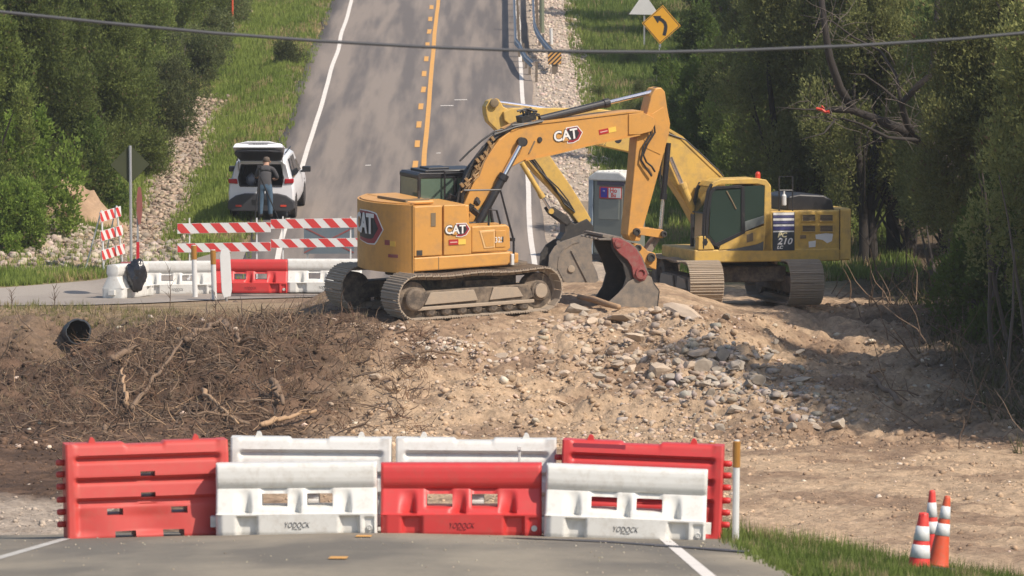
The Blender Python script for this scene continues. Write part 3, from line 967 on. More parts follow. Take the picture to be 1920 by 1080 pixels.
# ================================================================== VEGETATION
def blades(name, x, y, h, w, cols, m, nb=4, lean=0.45, z=None):
    """grass: nb pointed blades per tuft"""
    n = len(x)
    z = G(x, y) if z is None else z
    X = np.repeat(x, nb); Y = np.repeat(y, nb); Z = np.repeat(z, nb); H = np.repeat(h, nb) * rng.uniform(0.55, 1.15, n * nb)
    a = rng.uniform(0, 2 * np.pi, n * nb); r = rng.uniform(0, 0.07, n * nb) * np.repeat(np.maximum(h / 0.2, 0.6), nb)
    bx = X + r * np.cos(a); by = Y + r * np.sin(a)
    b = rng.uniform(0, 2 * np.pi, n * nb)
    le = rng.uniform(0.05, lean, n * nb) * H
    W2 = np.repeat(w, nb) if np.ndim(w) else w
    c = rng.uniform(0, np.pi, n * nb)
    v0 = np.stack([bx - W2 * np.cos(c), by - W2 * np.sin(c), Z - 0.02], -1)
    v1 = np.stack([bx + W2 * np.cos(c), by + W2 * np.sin(c), Z - 0.02], -1)
    v2 = np.stack([bx + le * np.cos(b), by + le * np.sin(b), Z + H], -1)
    V = np.stack([v0, v1, v2], 1).reshape(-1, 3)
    Fc = np.arange(len(V)).reshape(-1, 3)
    C = np.repeat(np.repeat(cols, nb, 0), 3, 0) * (1 + np.repeat(rng.uniform(-0.2, 0.2, (n * nb, 1)), 3, 0))
    o = link(name, np_mesh(name, V, Fc, C), m)
    tag(o, kind='stuff')
    return o


M['grass'] = attr_mat('grass_blades', 0.75, translucent=0.35, noise=0.15, nscale=2)
M['leaf'] = attr_mat('juniper_foliage', 0.75, translucent=0.40, noise=0.28, nscale=0.9, var=0.30)
M['bark'] = mat('grey_bark', (0.14, 0.115, 0.095), 0.95, dirt=0.3, dirt_col=(0.22, 0.19, 0.16), scale=5, bump=0.6, bscale=25)
M['barkdark'] = mat('dark_bark', (0.038, 0.031, 0.026), 0.95, scale=5, bump=0.6, bscale=25)


def gcols(n, x, y, g1, g2, dry, dryp):
    t = np.clip(0.5 + 0.9 * fbm(x * 0.6, y * 0.35, 71, 3) + rng.uniform(-0.2, 0.2, n), 0, 1)[:, None]
    c = np.array(g1) * (1 - t) + np.array(g2) * t
    d = (fbm(x * 0.9, y * 0.5, 77, 4) + rng.uniform(-0.5, 0.5, n)) > (0.75 - dryp * 1.4)
    return np.where(d[:, None], np.array(dry)[None] * (1 + rng.uniform(-0.2, 0.2, (n, 1))), c)


# left verge of the far road
n = 60000
y = 133 + 99 * rng.uniform(0, 1, n) ** 1.25; fl = far_left(y)
x = fl - 0.7 - rng.uniform(0, 1, n) ** 0.9 * 7.5
cx = -10.1 - (y - 145) * 0.013
k = (np.abs(x - cx - 0.5 * fbm(y * 0.15, y * 0 + 3, 140, 3)) > 0.35 + 0.7 * rng.uniform(0, 1, n)) | (y > 186) | (y < 140)
k &= ~((x < -8.7) & (y < 146) & (y > 136) & (rng.uniform(0, 1, n) < 0.85))
k &= ~((x < -6.9) & (y < 137.2 + np.interp(x, [-12.8, -10.5, -9.2, -7.5], [-4.5, -2.6, -0.2, 3.4])) & (y > 122))
k &= rng.uniform(0, 1, n) < 0.25 + 0.75 * ss(0.6, 1.7, fl - x + 0.7 * fbm(x, y * 0.4, 90, 3))
x, y = x[k], y[k]; n = len(x)
blades('roadside_grass', x, y, 0.10 + 0.16 * rng.uniform(0, 1, n), 0.018, gcols(n, x, y, (0.17, 0.23, 0.045), (0.28, 0.34, 0.08), (0.42, 0.33, 0.16), 0.16), M['grass'], 4)
# right verge
n = 42000
y = 134 + 98 * rng.uniform(0, 1, n) ** 1.1; x = far_right(y) + 1.9 + 8 * rng.uniform(0, 1, n)
k = rng.uniform(0, 1, n) < 0.3 + 0.7 * ss(2.0, 3.0, x - far_right(y) + 0.8 * fbm(x, y, 92, 3))
x, y = x[k], y[k]; n = len(x)
blades('roadside_grass', x, y, 0.12 + 0.22 * rng.uniform(0, 1, n), 0.02, gcols(n, x, y, (0.14, 0.195, 0.045), (0.24, 0.29, 0.075), (0.38, 0.30, 0.16), 0.16), M['grass'], 4)
# grass behind the sticks, right of the toilet
n = 5000
x = rng.uniform(3.3, 4.7, n); y = rng.uniform(131, 143, n)
blades('bright_grass', x, y, 0.10 + 0.15 * rng.uniform(0, 1, n), 0.018, gcols(n, x, y, (0.16, 0.24, 0.04), (0.24, 0.32, 0.07), (0.3, 0.25, 0.12), 0.05), M['grass'], 5)
# near verge with the cones
n = 22000
x = rng.uniform(2.35, 7.5, n); y = rng.uniform(44, 64.3, n)
edge = 63.8 - 0.15 * (x - 2.4) + 0.7 * fbm(x * 1.1, y * 0.0, 95, 3)
k = (y < edge) & (rng.uniform(0, 1, n) < 0.35 + 0.65 * ss(2.4, 3.2, x)) & ((x - 2.4) < 0.0 + 10) & (rng.uniform(0, 1, n) < 0.25 + 0.75 * ss(50, 60.2, y + 1.3 * fbm(x, y, 96, 3)))
x, y = x[k], y[k]; n = len(x)
hh = (0.06 + 0.20 * rng.uniform(0, 1, n)) * (0.65 + 0.6 * ss(60, 63.3, y))
blades('verge_grass', x, y, hh, 0.008, gcols(n, x, y, (0.105, 0.15, 0.03), (0.20, 0.25, 0.06), (0.38, 0.30, 0.16), 0.20), M['grass'], 6, 0.6)
# dry weeds on the left crest
n = 900
x = rng.uniform(-13.5, -7.4, n); y = crest_y(x) + rng.uniform(-1.8, 3.2, n)
blades('crest_weeds', x, y, 0.05 + 0.20 * rng.uniform(0, 1, n) ** 2, 0.010, gcols(n, x, y, (0.16, 0.16, 0.05), (0.22, 0.22, 0.08), (0.36, 0.28, 0.16), 0.45), M['grass'], 5, 0.7)
n = 1500
x = rng.uniform(-12.5, -3, n); y = rng.uniform(104, 121, n)
blades('dead_grass', x, y, 0.08 + 0.14 * rng.uniform(0, 1, n), 0.009, scol(n, (0.33, 0.25, 0.15), 0.25), M['grass'], 4, 1.2)


def crown_mesh(seed, h, w, z0, nl, leaf_n, ls, c1, c2, shape='cedar', lw=0.30):
    """foliage of small pointed sprays gathered in plumes"""
    r = np.random.default_rng(seed)
    cen = []; rad = []
    for i in range(nl):
        t = r.uniform(0, 1) ** 0.85
        z = z0 + (h - z0) * t
        if shape == 'cedar': prof = (1 - t ** 1.7) * 0.88 + 0.12
        elif shape == 'round': prof = math.sin(math.pi * min(0.96, 0.16 + 0.8 * t)) ** 0.6
        else: prof = 0.9 * (1 - abs(t - 0.45) ** 1.5)
        a = r.uniform(0, 2 * np.pi); rr = w * prof * r.uniform(0.35, 0.92)
        cen.append((rr * math.cos(a), rr * math.sin(a), z))
        s = r.uniform(0.32, 0.62) * (0.55 + 0.5 * prof) * (w / 2.0) ** 0.5
        s *= 0.85
        rad.append((s, s, s * r.uniform(1.3, 2.3)))
    cen = np.array(cen); rad = np.array(rad)
    li = r.integers(0, nl, leaf_n)
    d = r.normal(size=(leaf_n, 3)); d /= np.linalg.norm(d, axis=1)[:, None]
    rr = r.uniform(0.25, 1.0, leaf_n) ** 0.45
    lump = 1 + 0.35 * np.sin(d[:, 0] * 5 + li) * np.sin(d[:, 1] * 6 + li * 1.7) + 0.25 * np.sin(d[:, 2] * 7 + li * 0.6)
    p = cen[li] + d * rad[li] * (rr * lump)[:, None]
    up = d * 0.8 + np.array([0, 0, 0.75]) + r.normal(size=(leaf_n, 3)) * 0.45
    up /= np.linalg.norm(up, axis=1)[:, None]
    sd_ = np.cross(up, r.normal(size=(leaf_n, 3))); sd_ /= np.linalg.norm(sd_, axis=1)[:, None]
    L_ = ls * r.uniform(0.5, 1.4, leaf_n)[:, None]
    v0 = p - sd_ * L_ * lw; v1 = p + sd_ * L_ * lw; v2 = p + up * L_
    V = np.stack([v0, v1, v2], 1).reshape(-1, 3)
    tone = r.uniform(0, 1, nl)[li] * 0.6 + r.uniform(0, 0.4, leaf_n)
    C = np.array(c1)[None] * (1 - tone[:, None]) + np.array(c2)[None] * tone[:, None]
    dead = r.uniform(0, 1, leaf_n) < 0.02
    C[dead] = (0.2, 0.14, 0.08)
    return np_mesh('crown', V, np.arange(len(V)).reshape(-1, 3), np.repeat(C, 3, 0)), cen


def trunk_mesh(seed, h, cen, r0, ntrunk=1, lean=0.3, nb=14):
    r = random.Random(seed)
    mb = MB()
    for k in range(ntrunk):
        a = r.uniform(0, 6.28); o = 0.18 * (ntrunk > 1)
        top = Vector((math.cos(a) * lean * h * 0.25, math.sin(a) * lean * h * 0.25, h * 0.9))
        base = Vector((math.cos(a) * o, math.sin(a) * o, -0.3))
        pts = [base.lerp(top, t) + Vector((r.uniform(-.10, .10), r.uniform(-.10, .10), 0)) * (t > 0) for t in (0, 0.12, 0.3, 0.5, 0.7, 1.0)]
        mb.tube(pts, [r0 * 1.3, r0, r0 * 0.85, r0 * 0.62, r0 * 0.4, r0 * 0.1], 8)
        for j in range(nb // ntrunk):
            c = Vector(cen[r.randrange(len(cen))])
            t = min(0.85, max(0.08, (c.z / h) * 0.6))
            q = int(t * 5); q = min(4, q)
            s = pts[q].lerp(pts[q + 1], t * 5 - q)
            m_ = s.lerp(c, 0.5) + Vector((r.uniform(-.15, .15), r.uniform(-.15, .15), r.uniform(-.1, .15)))
            mb.tube([s, m_, c], [r0 * 0.42, r0 * 0.25, r0 * 0.06], 5, False)
    return mb.mesh('trunk')


KIND = {}


def tree_kind(key, name, seed, h, w, z0, nl, leaf_n, ls, c1, c2, shape, r0, nt, cat, lw=0.30, bark='bark'):
    cm, cen = crown_mesh(seed, h, w, z0, nl, leaf_n, ls, c1, c2, shape, lw)
    cm.materials.append(M['leaf'])
    tm = trunk_mesh(seed, h, cen, r0, nt); tm.materials.append(M[bark])
    tm.polygons.foreach_set('use_smooth', [True] * len(tm.polygons))
    KIND[key] = (name, cm, tm, cat, h)


G1 = (0.098, 0.132, 0.032); G2 = (0.205, 0.248, 0.064)
D1 = (0.145, 0.162, 0.056); D2 = (0.300, 0.312, 0.110)
B1 = (0.140, 0.215, 0.035); B2 = (0.280, 0.380, 0.075)
O1 = (0.085, 0.105, 0.045); O2 = (0.170, 0.185, 0.085)
tree_kind('j1', 'juniper_tree', 11, 7.2, 2.1, 0.3, 70, 90000, 0.082, G1, G2, 'cedar', 0.13, 2, 'tree')
tree_kind('j2', 'juniper_tree', 12, 6.2, 2.4, 0.2, 70, 90000, 0.082, G1, G2, 'cedar', 0.12, 3, 'tree')
tree_kind('j3', 'juniper_tree', 13, 8.0, 2.0, 0.8, 74, 90000, 0.082, (0.084, 0.114, 0.030), (0.178, 0.216, 0.056), 'cedar', 0.15, 2, 'tree')
tree_kind('d1', 'juniper_tree', 14, 8.6, 2.5, 1.5, 66, 76000, 0.085, D1, D2, 'mid', 0.17, 2, 'tree', bark='barkdark')
tree_kind('d2', 'juniper_tree', 15, 7.4, 2.3, 1.8, 58, 60000, 0.082, D1, D2, 'mid', 0.15, 3, 'tree', bark='barkdark')
tree_kind('o1', 'live_oak', 16, 7.8, 3.0, 1.6, 60, 40000, 0.09, O1, O2, 'round', 0.20, 1, 'tree', 0.45)
tree_kind('b1', 'bush', 17, 2.4, 1.3, 0.05, 26, 26000, 0.08, B1, B2, 'round', 0.05, 4, 'bush', 0.4)
tree_kind('b2', 'bush', 18, 1.5, 1.2, 0.05, 20, 16000, 0.07, (0.10, 0.125, 0.045), (0.20, 0.22, 0.085), 'round', 0.04, 4, 'bush', 0.4)
tree_kind('b3', 'bush', 19, 3.2, 1.5, 0.1, 30, 26000, 0.095, G1, (0.13, 0.20, 0.04), 'cedar', 0.07, 3, 'bush')


FRONT_R = {(1420, 148): 'juniper rising directly behind the cab of the rear excavator', (1480, 142): 'juniper behind the handrail of the rear excavator',
           (1555, 141): 'bare stemmed juniper behind the counterweight of the rear excavator', (1630, 138): 'bare stemmed juniper just right of the rear excavator',
           (1700, 139): 'juniper behind the forked bare limbs of the leaning tree', (1780, 134): 'juniper right of the forked limbs, its stems in deep shade',
           (1850, 131): 'juniper around the base of the leaning tree', (1930, 128): 'juniper at the right picture edge beside the leaning tree',
           (1960, 120): 'big juniper cut by the right picture edge above the low bush', (1990, 110): 'juniper at the far right over the lower bare dirt', (2000, 132): 'juniper filling the upper right corner'}
FRONT_L = {0: 'juniper cut by the left picture edge above the rubble', 1: 'juniper right behind the bright yellow green bush', 2: 'juniper above the orange dirt heap', 3: 'juniper behind the tall grey sign pole'}


def plant_tree(key, x, y, s, rot, label, group, dz=-0.1, sz=1.0):
    name, cm, tm, cat, h = KIND[key]
    r = empty(name, (x, y, gz(x, y) + dz), (random.uniform(-.05, .05), random.uniform(-.05, .05), rot))
    r.scale = (s, s, s * sz)
    link('crown', cm, None, r); link('trunk', tm, None, r)
    tag(r, label, cat, group)
    return r


# left thicket: rows stepping up the slope
LT = []
for i, (px, D) in enumerate([(-40, 141), (55, 151), (140, 157), (218, 160), (-10, 155), (100, 164), (195, 168), (255, 172), (-50, 158), (50, 164), (150, 168),
                             (225, 180), (285, 186), (-20, 172), (80, 178), (180, 184), (240, 194), (318, 200), (20, 190), (120, 197), (215, 203), (285, 212), (352, 216),
                             (400, 224), (330, 220), (250, 222), (160, 216), (60, 212), (-40, 206), (445, 238), (370, 238), (290, 240), (200, 240), (100, 236), (0, 232)]):
    LT.append((px, D))
for i, (px, D) in enumerate(LT):
    if px > 80 and D < 195: px -= 42
    k = ('j1', 'j2', 'j3')[(i * 7 + i // 3) % 3]
    x_ = (px + random.uniform(-18, 18) - 960) / F * D
    front = i < 4
    s = random.uniform(0.85, 1.08) * (0.82 if D > 180 else 1.0)
    lab = FRONT_L[i] if front else \
        ('mid green juniper standing deeper in the thicket left of the far road' if D < 200 else 'hazier juniper high on the left slope beside the far road')
    grp = 'front junipers of the left thicket' if front else ('inner junipers of the left thicket' if D < 200 else 'upper junipers of the left slope')
    plant_tree(k, x_, D, s, random.uniform(0, 6.28), lab, grp, -0.25)
plant_tree('b1', *WG(52, 432).xy, 1.25, 1.2, 'bright yellow green bush at the foot of the left thicket', None)
plant_tree('b1', *WG(25, 470).xy, 0.75, 3.2, 'small bright bush at the left picture edge above the rubble', None)
plant_tree('b3', *WG(160, 375).xy, 0.8, 2.2, 'shadowy low juniper shoot beside the orange dirt heap', None)
plant_tree('b2', *WG(538, 118).xy, 0.55, 0.3, 'lone small dark weed bush on the left roadside grass', None)
for i, (px, py, s) in enumerate([(330, 190, .9), (300, 250, 1.0), (350, 150, 1.0), (400, 90, .9), (270, 320, .8), (440, 40, .9), (420, 20, .8), (385, 120, .8)]):
    plant_tree('b2', *WG(px, py).xy, s, i * 1.1, 'olive scrub bush between the left thicket and the rocky channel', 'scrub along the left thicket')

# right side woods
RT = [(1450, 151, 'j2'), (1470, 198, 'j2'), (1500, 160, 'd1'), (1420, 148, 'j2'), (1480, 142, 'd2'), (1555, 141, 'd1'), (1630, 138, 'd2'), (1700, 139, 'd1'),
      (1780, 134, 'd2'), (1850, 131, 'd1'), (1930, 128, 'd2'), (1960, 120, 'd1'), (1560, 152, 'j3'), (1650, 154, 'd1'), (1740, 152, 'j3'), (1830, 148, 'd1'), (1920, 146, 'j3'),
      (1480, 166, 'd2'), (1590, 170, 'j1'), (1690, 172, 'd1'), (1790, 170, 'j3'), (1900, 168, 'd1'), (1430, 186, 'j1'), (1372, 195, 'j3'), (1322, 208, 'j2'), (1380, 214, 'd1'),
      (1450, 196, 'd1'), (1560, 200, 'j3'), (1680, 204, 'd1'), (1800, 206, 'j1'), (1920, 206, 'd1'), (1235, 248, 'j2'), (1300, 236, 'j1'), (1180, 258, 'j2'), (1140, 272, 'j1'),
      (1990, 110, 'd2'), (2000, 132, 'd1')]
for i, (px, D, k) in enumerate(RT):
    x_ = (px + random.uniform(-14, 14) - 960) / F * D
    s = random.uniform(0.88, 1.10)
    if (px, D) in FRONT_R or D < 146:
        lab, grp = FRONT_R[(px, D)] if (px, D) in FRONT_R else 'dark juniper at the front of the right hand woods', 'front junipers of the right hand woods'
    elif D < 180:
        lab, grp = 'dark juniper inside the woods behind the rear excavator', 'inner junipers of the right hand woods'
    else:
        lab, grp = 'green juniper far up the right hand woods beside the far road', 'far junipers of the right hand woods'
    plant_tree(k, x_, D, s, random.uniform(0, 6.28), lab, grp, -0.2)
# trees beyond the right picture edge that throw the shade onto the dirt
for i, (x_, y_, k, s) in enumerate([(12.6, 104, 'd1', 1.0), (12.4, 109.5, 'd2', 1.1), (12.9, 115, 'd1', 1.05), (10.7, 120, 'd2', .95), (15, 107, 'd1', 1.2), (15, 112, 'j3', 1.2), (14.5, 119, 'd1', 1.1)]):
    plant_tree(k, x_, y_, s, i * 1.9, 'dark juniper at the right picture edge shading the bare dirt', 'junipers along the right edge')
for i, (x_, y_, k, s) in enumerate([(14.2, 98.5, 'd2', 1.35), (14.3, 103, 'd1', 1.5), (17, 100, 'd2', 1.9)]):
    plant_tree(k, x_, y_, s, i * 2.3, 'tall juniper just outside the right picture edge', 'tall junipers beyond the right edge')
plant_tree('b3', *WG(1880, 640).xy, 1.1, 0.5, 'low dark green juniper bush at the right picture edge', None)
plant_tree('b3', *WG(1905, 480).xy, 1.3, 2.5, 'spreading dark juniper bush above the low bush at the right edge', None)
plant_tree('b3', *WG(1254, 207).xy, 0.60, 1.5, 'tall leafy bush below the yellow curve sign', None)
for i, (px, py, s, k) in enumerate([(1150, 250, 1.0, 'b2'), (1190, 225, 1.1, 'b2'), (1235, 250, 1.0, 'b3'), (1210, 180, 0.9, 'b2'), (1335, 150, 0.8, 'b1'), (1320, 190, 1.2, 'b3'), (1270, 310, 1.0, 'b3'),
                                    (1310, 260, 1.1, 'b3'), (1180, 120, 0.7, 'b2'), (1330, 330, 1.2, 'b3'), (1240, 340, 0.9, 'b3'), (1390, 330, 1.0, 'b3'), (1120, 180, .6, 'b2'), (1290, 380, 0.8, 'b3')]):
    plant_tree(k, *WG(px, py).xy, s * (0.42 if px < 1300 else 0.8), i * 1.7, 'green roadside shrub between the far road shoulder and the right hand woods', 'shrubs on the right verge')

# forked leaning tree with dead limbs and an orange ribbon
def limb(mb, pxs, D, r0, r1, n=8):
    pts = [W(a, b, D + c) for (a, b, c) in pxs]
    k = len(pts)
    mb.tube(pts, [r0 + (r1 - r0) * i / (k - 1) for i in range(k)], n)


root = on_ground(1845, 127.5)
dt = empty('leaning_tree', root)
mb = MB()
P0 = root - Vector((0, 0, 0.3))
pts = [P0, W(1838, 470, 127.3), W(1822, 400, 127), W(1770, 300, 126.6), W(1738, 268, 126.3), W(1690, 243, 126), W(1640, 222, 125.8), W(1595, 206, 125.6), W(1555, 206, 125.4)]
mb.tube(pts, [.22, .19, .18, .16, .15, .13, .10, .085, .06], 9)
limb(mb, [(1602, 210, -1.8), (1575, 165, -2.1), (1556, 110, -2.4), (1548, 60, -2.5), (1541, 5, -2.4), (1538, -60, -2.2)], 127.5, .11, .06)
limb(mb, [(1730, 265, -1.3), (1702, 235, -1.9), (1690, 195, -2.2), (1722, 160, -2.5), (1745, 140, -2.5), (1752, 90, -2.6), (1757, 20, -2.6), (1760, -50, -2.6)], 127.5, .09, .06)
limb(mb, [(1690, 195, -2.2), (1655, 165, -1.8), (1620, 140, -2.5), (1590, 138, -2.8)], 127.5, .04, .012, 6)
limb(mb, [(1690, 195, -2.2), (1680, 140, -1.8), (1650, 95, -1.5), (1600, 70, -1.2), (1560, 40, -1.5), (1500, 28, -1.5)], 127.5, .05, .012, 6)
limb(mb, [(1720, 262, -1.5), (1665, 258, -2.6), (1612, 232, -3.2), (1580, 222, -3.2)], 127.5, .05, .02, 6)
limb(mb, [(1640, 232, -2), (1625, 250, -2.4), (1632, 270, -2.4)], 127.5, .025, .008, 5)
limb(mb, [(1565, 225, -2), (1545, 250, -2.6), (1500, 262, -3)], 127.5, .03, .008, 5)
limb(mb, [(1556, 206, -2), (1505, 205, -2.5), (1455, 201, -2.8)], 127.5, .03, .008, 5)
tr = mb.build('trunk', M['barkdark'], dt, smooth=True)
tr.location = -root
mb = MB()
for i in range(110):
    b = random.choice(pts[3:] + [W(1690, 180, 125.3), W(1650, 100, 126), W(1548, 60, 125)])
    mb.tube(stick_pts(b + Vector((random.uniform(-.5, .5), random.uniform(-.4, .4), random.uniform(-.3, .3))), (random.uniform(-1, 1), random.uniform(-.5, .5), random.uniform(-.3, 1)), random.uniform(0.4, 1.3), 0.4, 4), [.010, .009, .007, .005, .003], 4, False)
tw = mb.build('dead_twigs', M['bark'], dt); tw.location = -root; tag(tw, kind='stuff')
cm_, cen_ = crown_mesh(77, 8.2, 2.6, 4.2, 26, 9000, 0.16, D1, (0.11, 0.16, 0.045), 'mid')
cr_ = link('crown', cm_, M['leaf'], dt); cr_.location = (0.6, 0.6, 0)
tag(dt, 'leaning dark tree with long bare forked limbs in front of the right hand woods', 'tree')
rb = MB()
p0 = W(1530, 203, 124.9)
rb.tube([p0 + Vector((0, 0, 0)), p0 + Vector((.14, 0, -.03)), p0 + Vector((.22, 0, -.09)), p0 + Vector((.31, -.02, -.08))], [.03, .05, .035, .045], 6)
rb.tube([p0 + Vector((0.1, 0, -.02)), p0 + Vector((.14, -.03, .05)), p0 + Vector((.2, -.03, .0))], [.02, .03, .01], 5)
tag(rb.build('ribbon', M['orange_red']), 'orange red flagging ribbon tied to the end of a bare limb', 'ribbon')

# dead brush and small stems under the right hand trees
mb = MB()
for i in range(360):
    x_ = random.uniform(7.8, 13); y_ = random.uniform(98, 135)
    if random.random() > (x_ - 7) / 3: continue
    mb.tube(stick_pts((x_, y_, gz(x_, y_) - 0.02), (random.uniform(-1, 1), random.uniform(-.6, .6), random.uniform(0.1, 1.6)), random.uniform(0.4, 2.0), 0.35, 4), [.016, .014, .010, .007, .003], 4, False)
tag(mb.build('dead_brush', M['wood']), kind='stuff')
mb = MB()
for i in range(46):
    x_ = random.uniform(9.9, 13.5); y_ = random.uniform(104, 134)
    mb.tube(stick_pts((x_, y_, gz(x_, y_) - 0.1), (random.uniform(-.3, .3), 0, 1.6), random.uniform(2, 5), 0.12, 5), [.05, .045, .04, .03, .02, .01], 5, False)
tag(mb.build('undergrowth_stems', M['bark']), kind='stuff')
# thin leafy undergrowth at the right
n = 4500
x = rng.uniform(8.8, 13.5, n); y = rng.uniform(98, 136, n); kk = rng.uniform(0, 1, n) < ss(8.6, 11, x + fbm(x, y, 4, 3))
x, y = x[kk], y[kk]; n = len(x)
blades('undergrowth', x, y, 0.10 + 0.5 * rng.uniform(0, 1, n) ** 3, 0.02, scol(n, (0.13, 0.12, 0.06), 0.4), M['grass'], 4, 1.0)

# orange dirt heap by the left thicket
def heap(name, px, py, r, h, col, label, cat):
    c = WG(px, py)
    nn = 28
    V_ = []; F_ = []; C_ = []
    for i in range(nn):
        for j in range(nn):
            u = (i / (nn - 1) * 2 - 1); v = (j / (nn - 1) * 2 - 1)
            d = math.hypot(u, v)
            x_ = c.x + u * r; y_ = c.y + v * r * 0.8
            hh = h * max(0, 1 - d * d) ** 1.2 * (1 + 0.5 * float(fbm(np.array([x_ * 2.5]), np.array([y_ * 2.5]), 8, 4)[0]))
            V_.append((x_, y_, gz(x_, y_) + hh - 0.06)); k = 1 + 0.3 * float(fbm(np.array([x_ * 4]), np.array([y_ * 4]), 18, 3)[0])
            C_.append([q * k for q in col])
    for i in range(nn - 1):
        for j in range(nn - 1):
            a = i * nn + j; F_.append((a, a + nn, a + nn + 1, a + 1))
    o = link(name, np_mesh(name, V_, F_, np.array(C_)), M['stones'], smooth=True)
    tag(o, label, cat)


heap('dirt_heap', 140, 405, 1.6, 0.95, (0.36, 0.245, 0.155), 'orange brown dirt heap against the left thicket above the rubble', 'dirt heap')
heap('dirt_heap', 45, 462, 1.0, 0.35, (0.36, 0.28, 0.2), 'low grey brown rubble heap at the far left edge', 'dirt heap')

# bare weeds standing on the left crest
def bare_weed(px, D, h, label):
    b = on_ground(px, D)
    mb = MB()
    mb.tube([b - Vector((0, 0, .05)), b + Vector((.02, 0, h * .5)), b + Vector((-.01, 0, h))], [.012, .010, .005], 5)
    for i in range(9):
        t = random.uniform(.3, 1) if i else 0.9
        p = b + Vector((0, 0, h * t))
        mb.tube(stick_pts(p, (random.uniform(-1, 1), random.uniform(-.5, .5), .8), random.uniform(.10, .28), .3, 3), [.006, .005, .004, .002], 4, False)
    tag(mb.build('bare_weed', M['wooddark']), label, 'weed')


bare_weed(317, 119.5, 1.0, 'bare dark weed standing in front of the left white barrier')
bare_weed(100, 121, 0.62, 'thin leaning weed stalk on the crest near the left edge')
bare_weed(20, 122, 0.4, 'short wispy weed at the left picture edge by the side road')
bare_weed(402, 118.5, 0.55, 'thin dead stalk below the second brown topped marker post')

# ================================================================== WATER FILLED BARRIERS
M['bwhite'] = mat('white_plastic', (0.66, 0.655, 0.615), 0.45, dirt=0.34, dirt_col=(0.36, 0.31, 0.24), scale=4.5, var=0.05)
M['bred'] = mat('red_plastic_barrier', (0.55, 0.042, 0.040), 0.45, dirt=0.30, dirt_col=(0.33, 0.09, 0.065), scale=4.5, var=0.10)
M['bred_faded'] = mat('sun_faded_red_plastic', (0.52, 0.062, 0.050), 0.5, dirt=0.30, dirt_col=(0.40, 0.13, 0.09), scale=4.5, var=0.10)


def sst(a, b, x):
    t = max(0.0, min(1.0, (x - a) / (b - a))); return t * t * (3 - 2 * t)


def barrier_mesh(L_, H, dfun, holes, du, dv, top=None):
    """hollow-look body: front and back skins at depth dfun(u, v), openings cut right through"""
    us = set(np.round(np.arange(0, L_ + 1e-6, du), 4)) | {L_, 0.012, 0.03, L_ - 0.012, L_ - 0.03}
    vs = set(np.round(np.arange(0, H + 1e-6, dv), 4)) | {H, H - 0.008, H - 0.02}
    for h in holes: us |= {h[0], h[1]}; vs |= {h[2], h[3]}
    us = sorted(us); vs = sorted(vs)
    us = [u for i, u in enumerate(us) if i == 0 or u - us[i - 1] > 0.003]; vs = [v for i, v in enumerate(vs) if i == 0 or v - vs[i - 1] > 0.003]
    nu, nv = len(us), len(vs)
    V_ = []; F_ = []
    for sgn in (-1, 1):
        for u in us:
            for v in vs:
                vv = v + (top(u) if (top and v >= H - 0.10) else 0) * max(0, (v - (H - 0.10)) / 0.10)
                V_.append((u - L_ / 2, sgn * dfun(u, v), vv))
    def I(s, i, j): return s * nu * nv + i * nv + j
    def solid(i, j):
        if i < 0 or j < 0 or i >= nu - 1 or j >= nv - 1: return False
        cu = (us[i] + us[i + 1]) / 2; cv = (vs[j] + vs[j + 1]) / 2
        return not any(h[0] < cu < h[1] and h[2] < cv < h[3] for h in holes)
    for i in range(nu - 1):
        for j in range(nv - 1):
            if not solid(i, j): continue
            F_.append((I(0, i, j), I(0, i + 1, j), I(0, i + 1, j + 1), I(0, i, j + 1)))
            F_.append((I(1, i, j), I(1, i, j + 1), I(1, i + 1, j + 1), I(1, i + 1, j)))
            if not solid(i - 1, j): F_.append((I(0, i, j), I(0, i, j + 1), I(1, i, j + 1), I(1, i, j)))
            if not solid(i + 1, j): F_.append((I(0, i + 1, j), I(1, i + 1, j), I(1, i + 1, j + 1), I(0, i + 1, j + 1)))
            if not solid(i, j - 1): F_.append((I(0, i, j), I(1, i, j), I(1, i + 1, j), I(0, i + 1, j)))
            if not solid(i, j + 1): F_.append((I(0, i, j + 1), I(0, i + 1, j + 1), I(1, i + 1, j + 1), I(1, i, j + 1)))
    me = bpy.data.meshes.new('shell'); me.from_pydata(V_, [], F_); me.update()
    me.polygons.foreach_set('use_smooth', [True] * len(me.polygons))
    try: me.set_sharp_from_angle(angle=math.radians(50))
    except Exception: pass
    return me


BL, BH = 1.83, 0.81


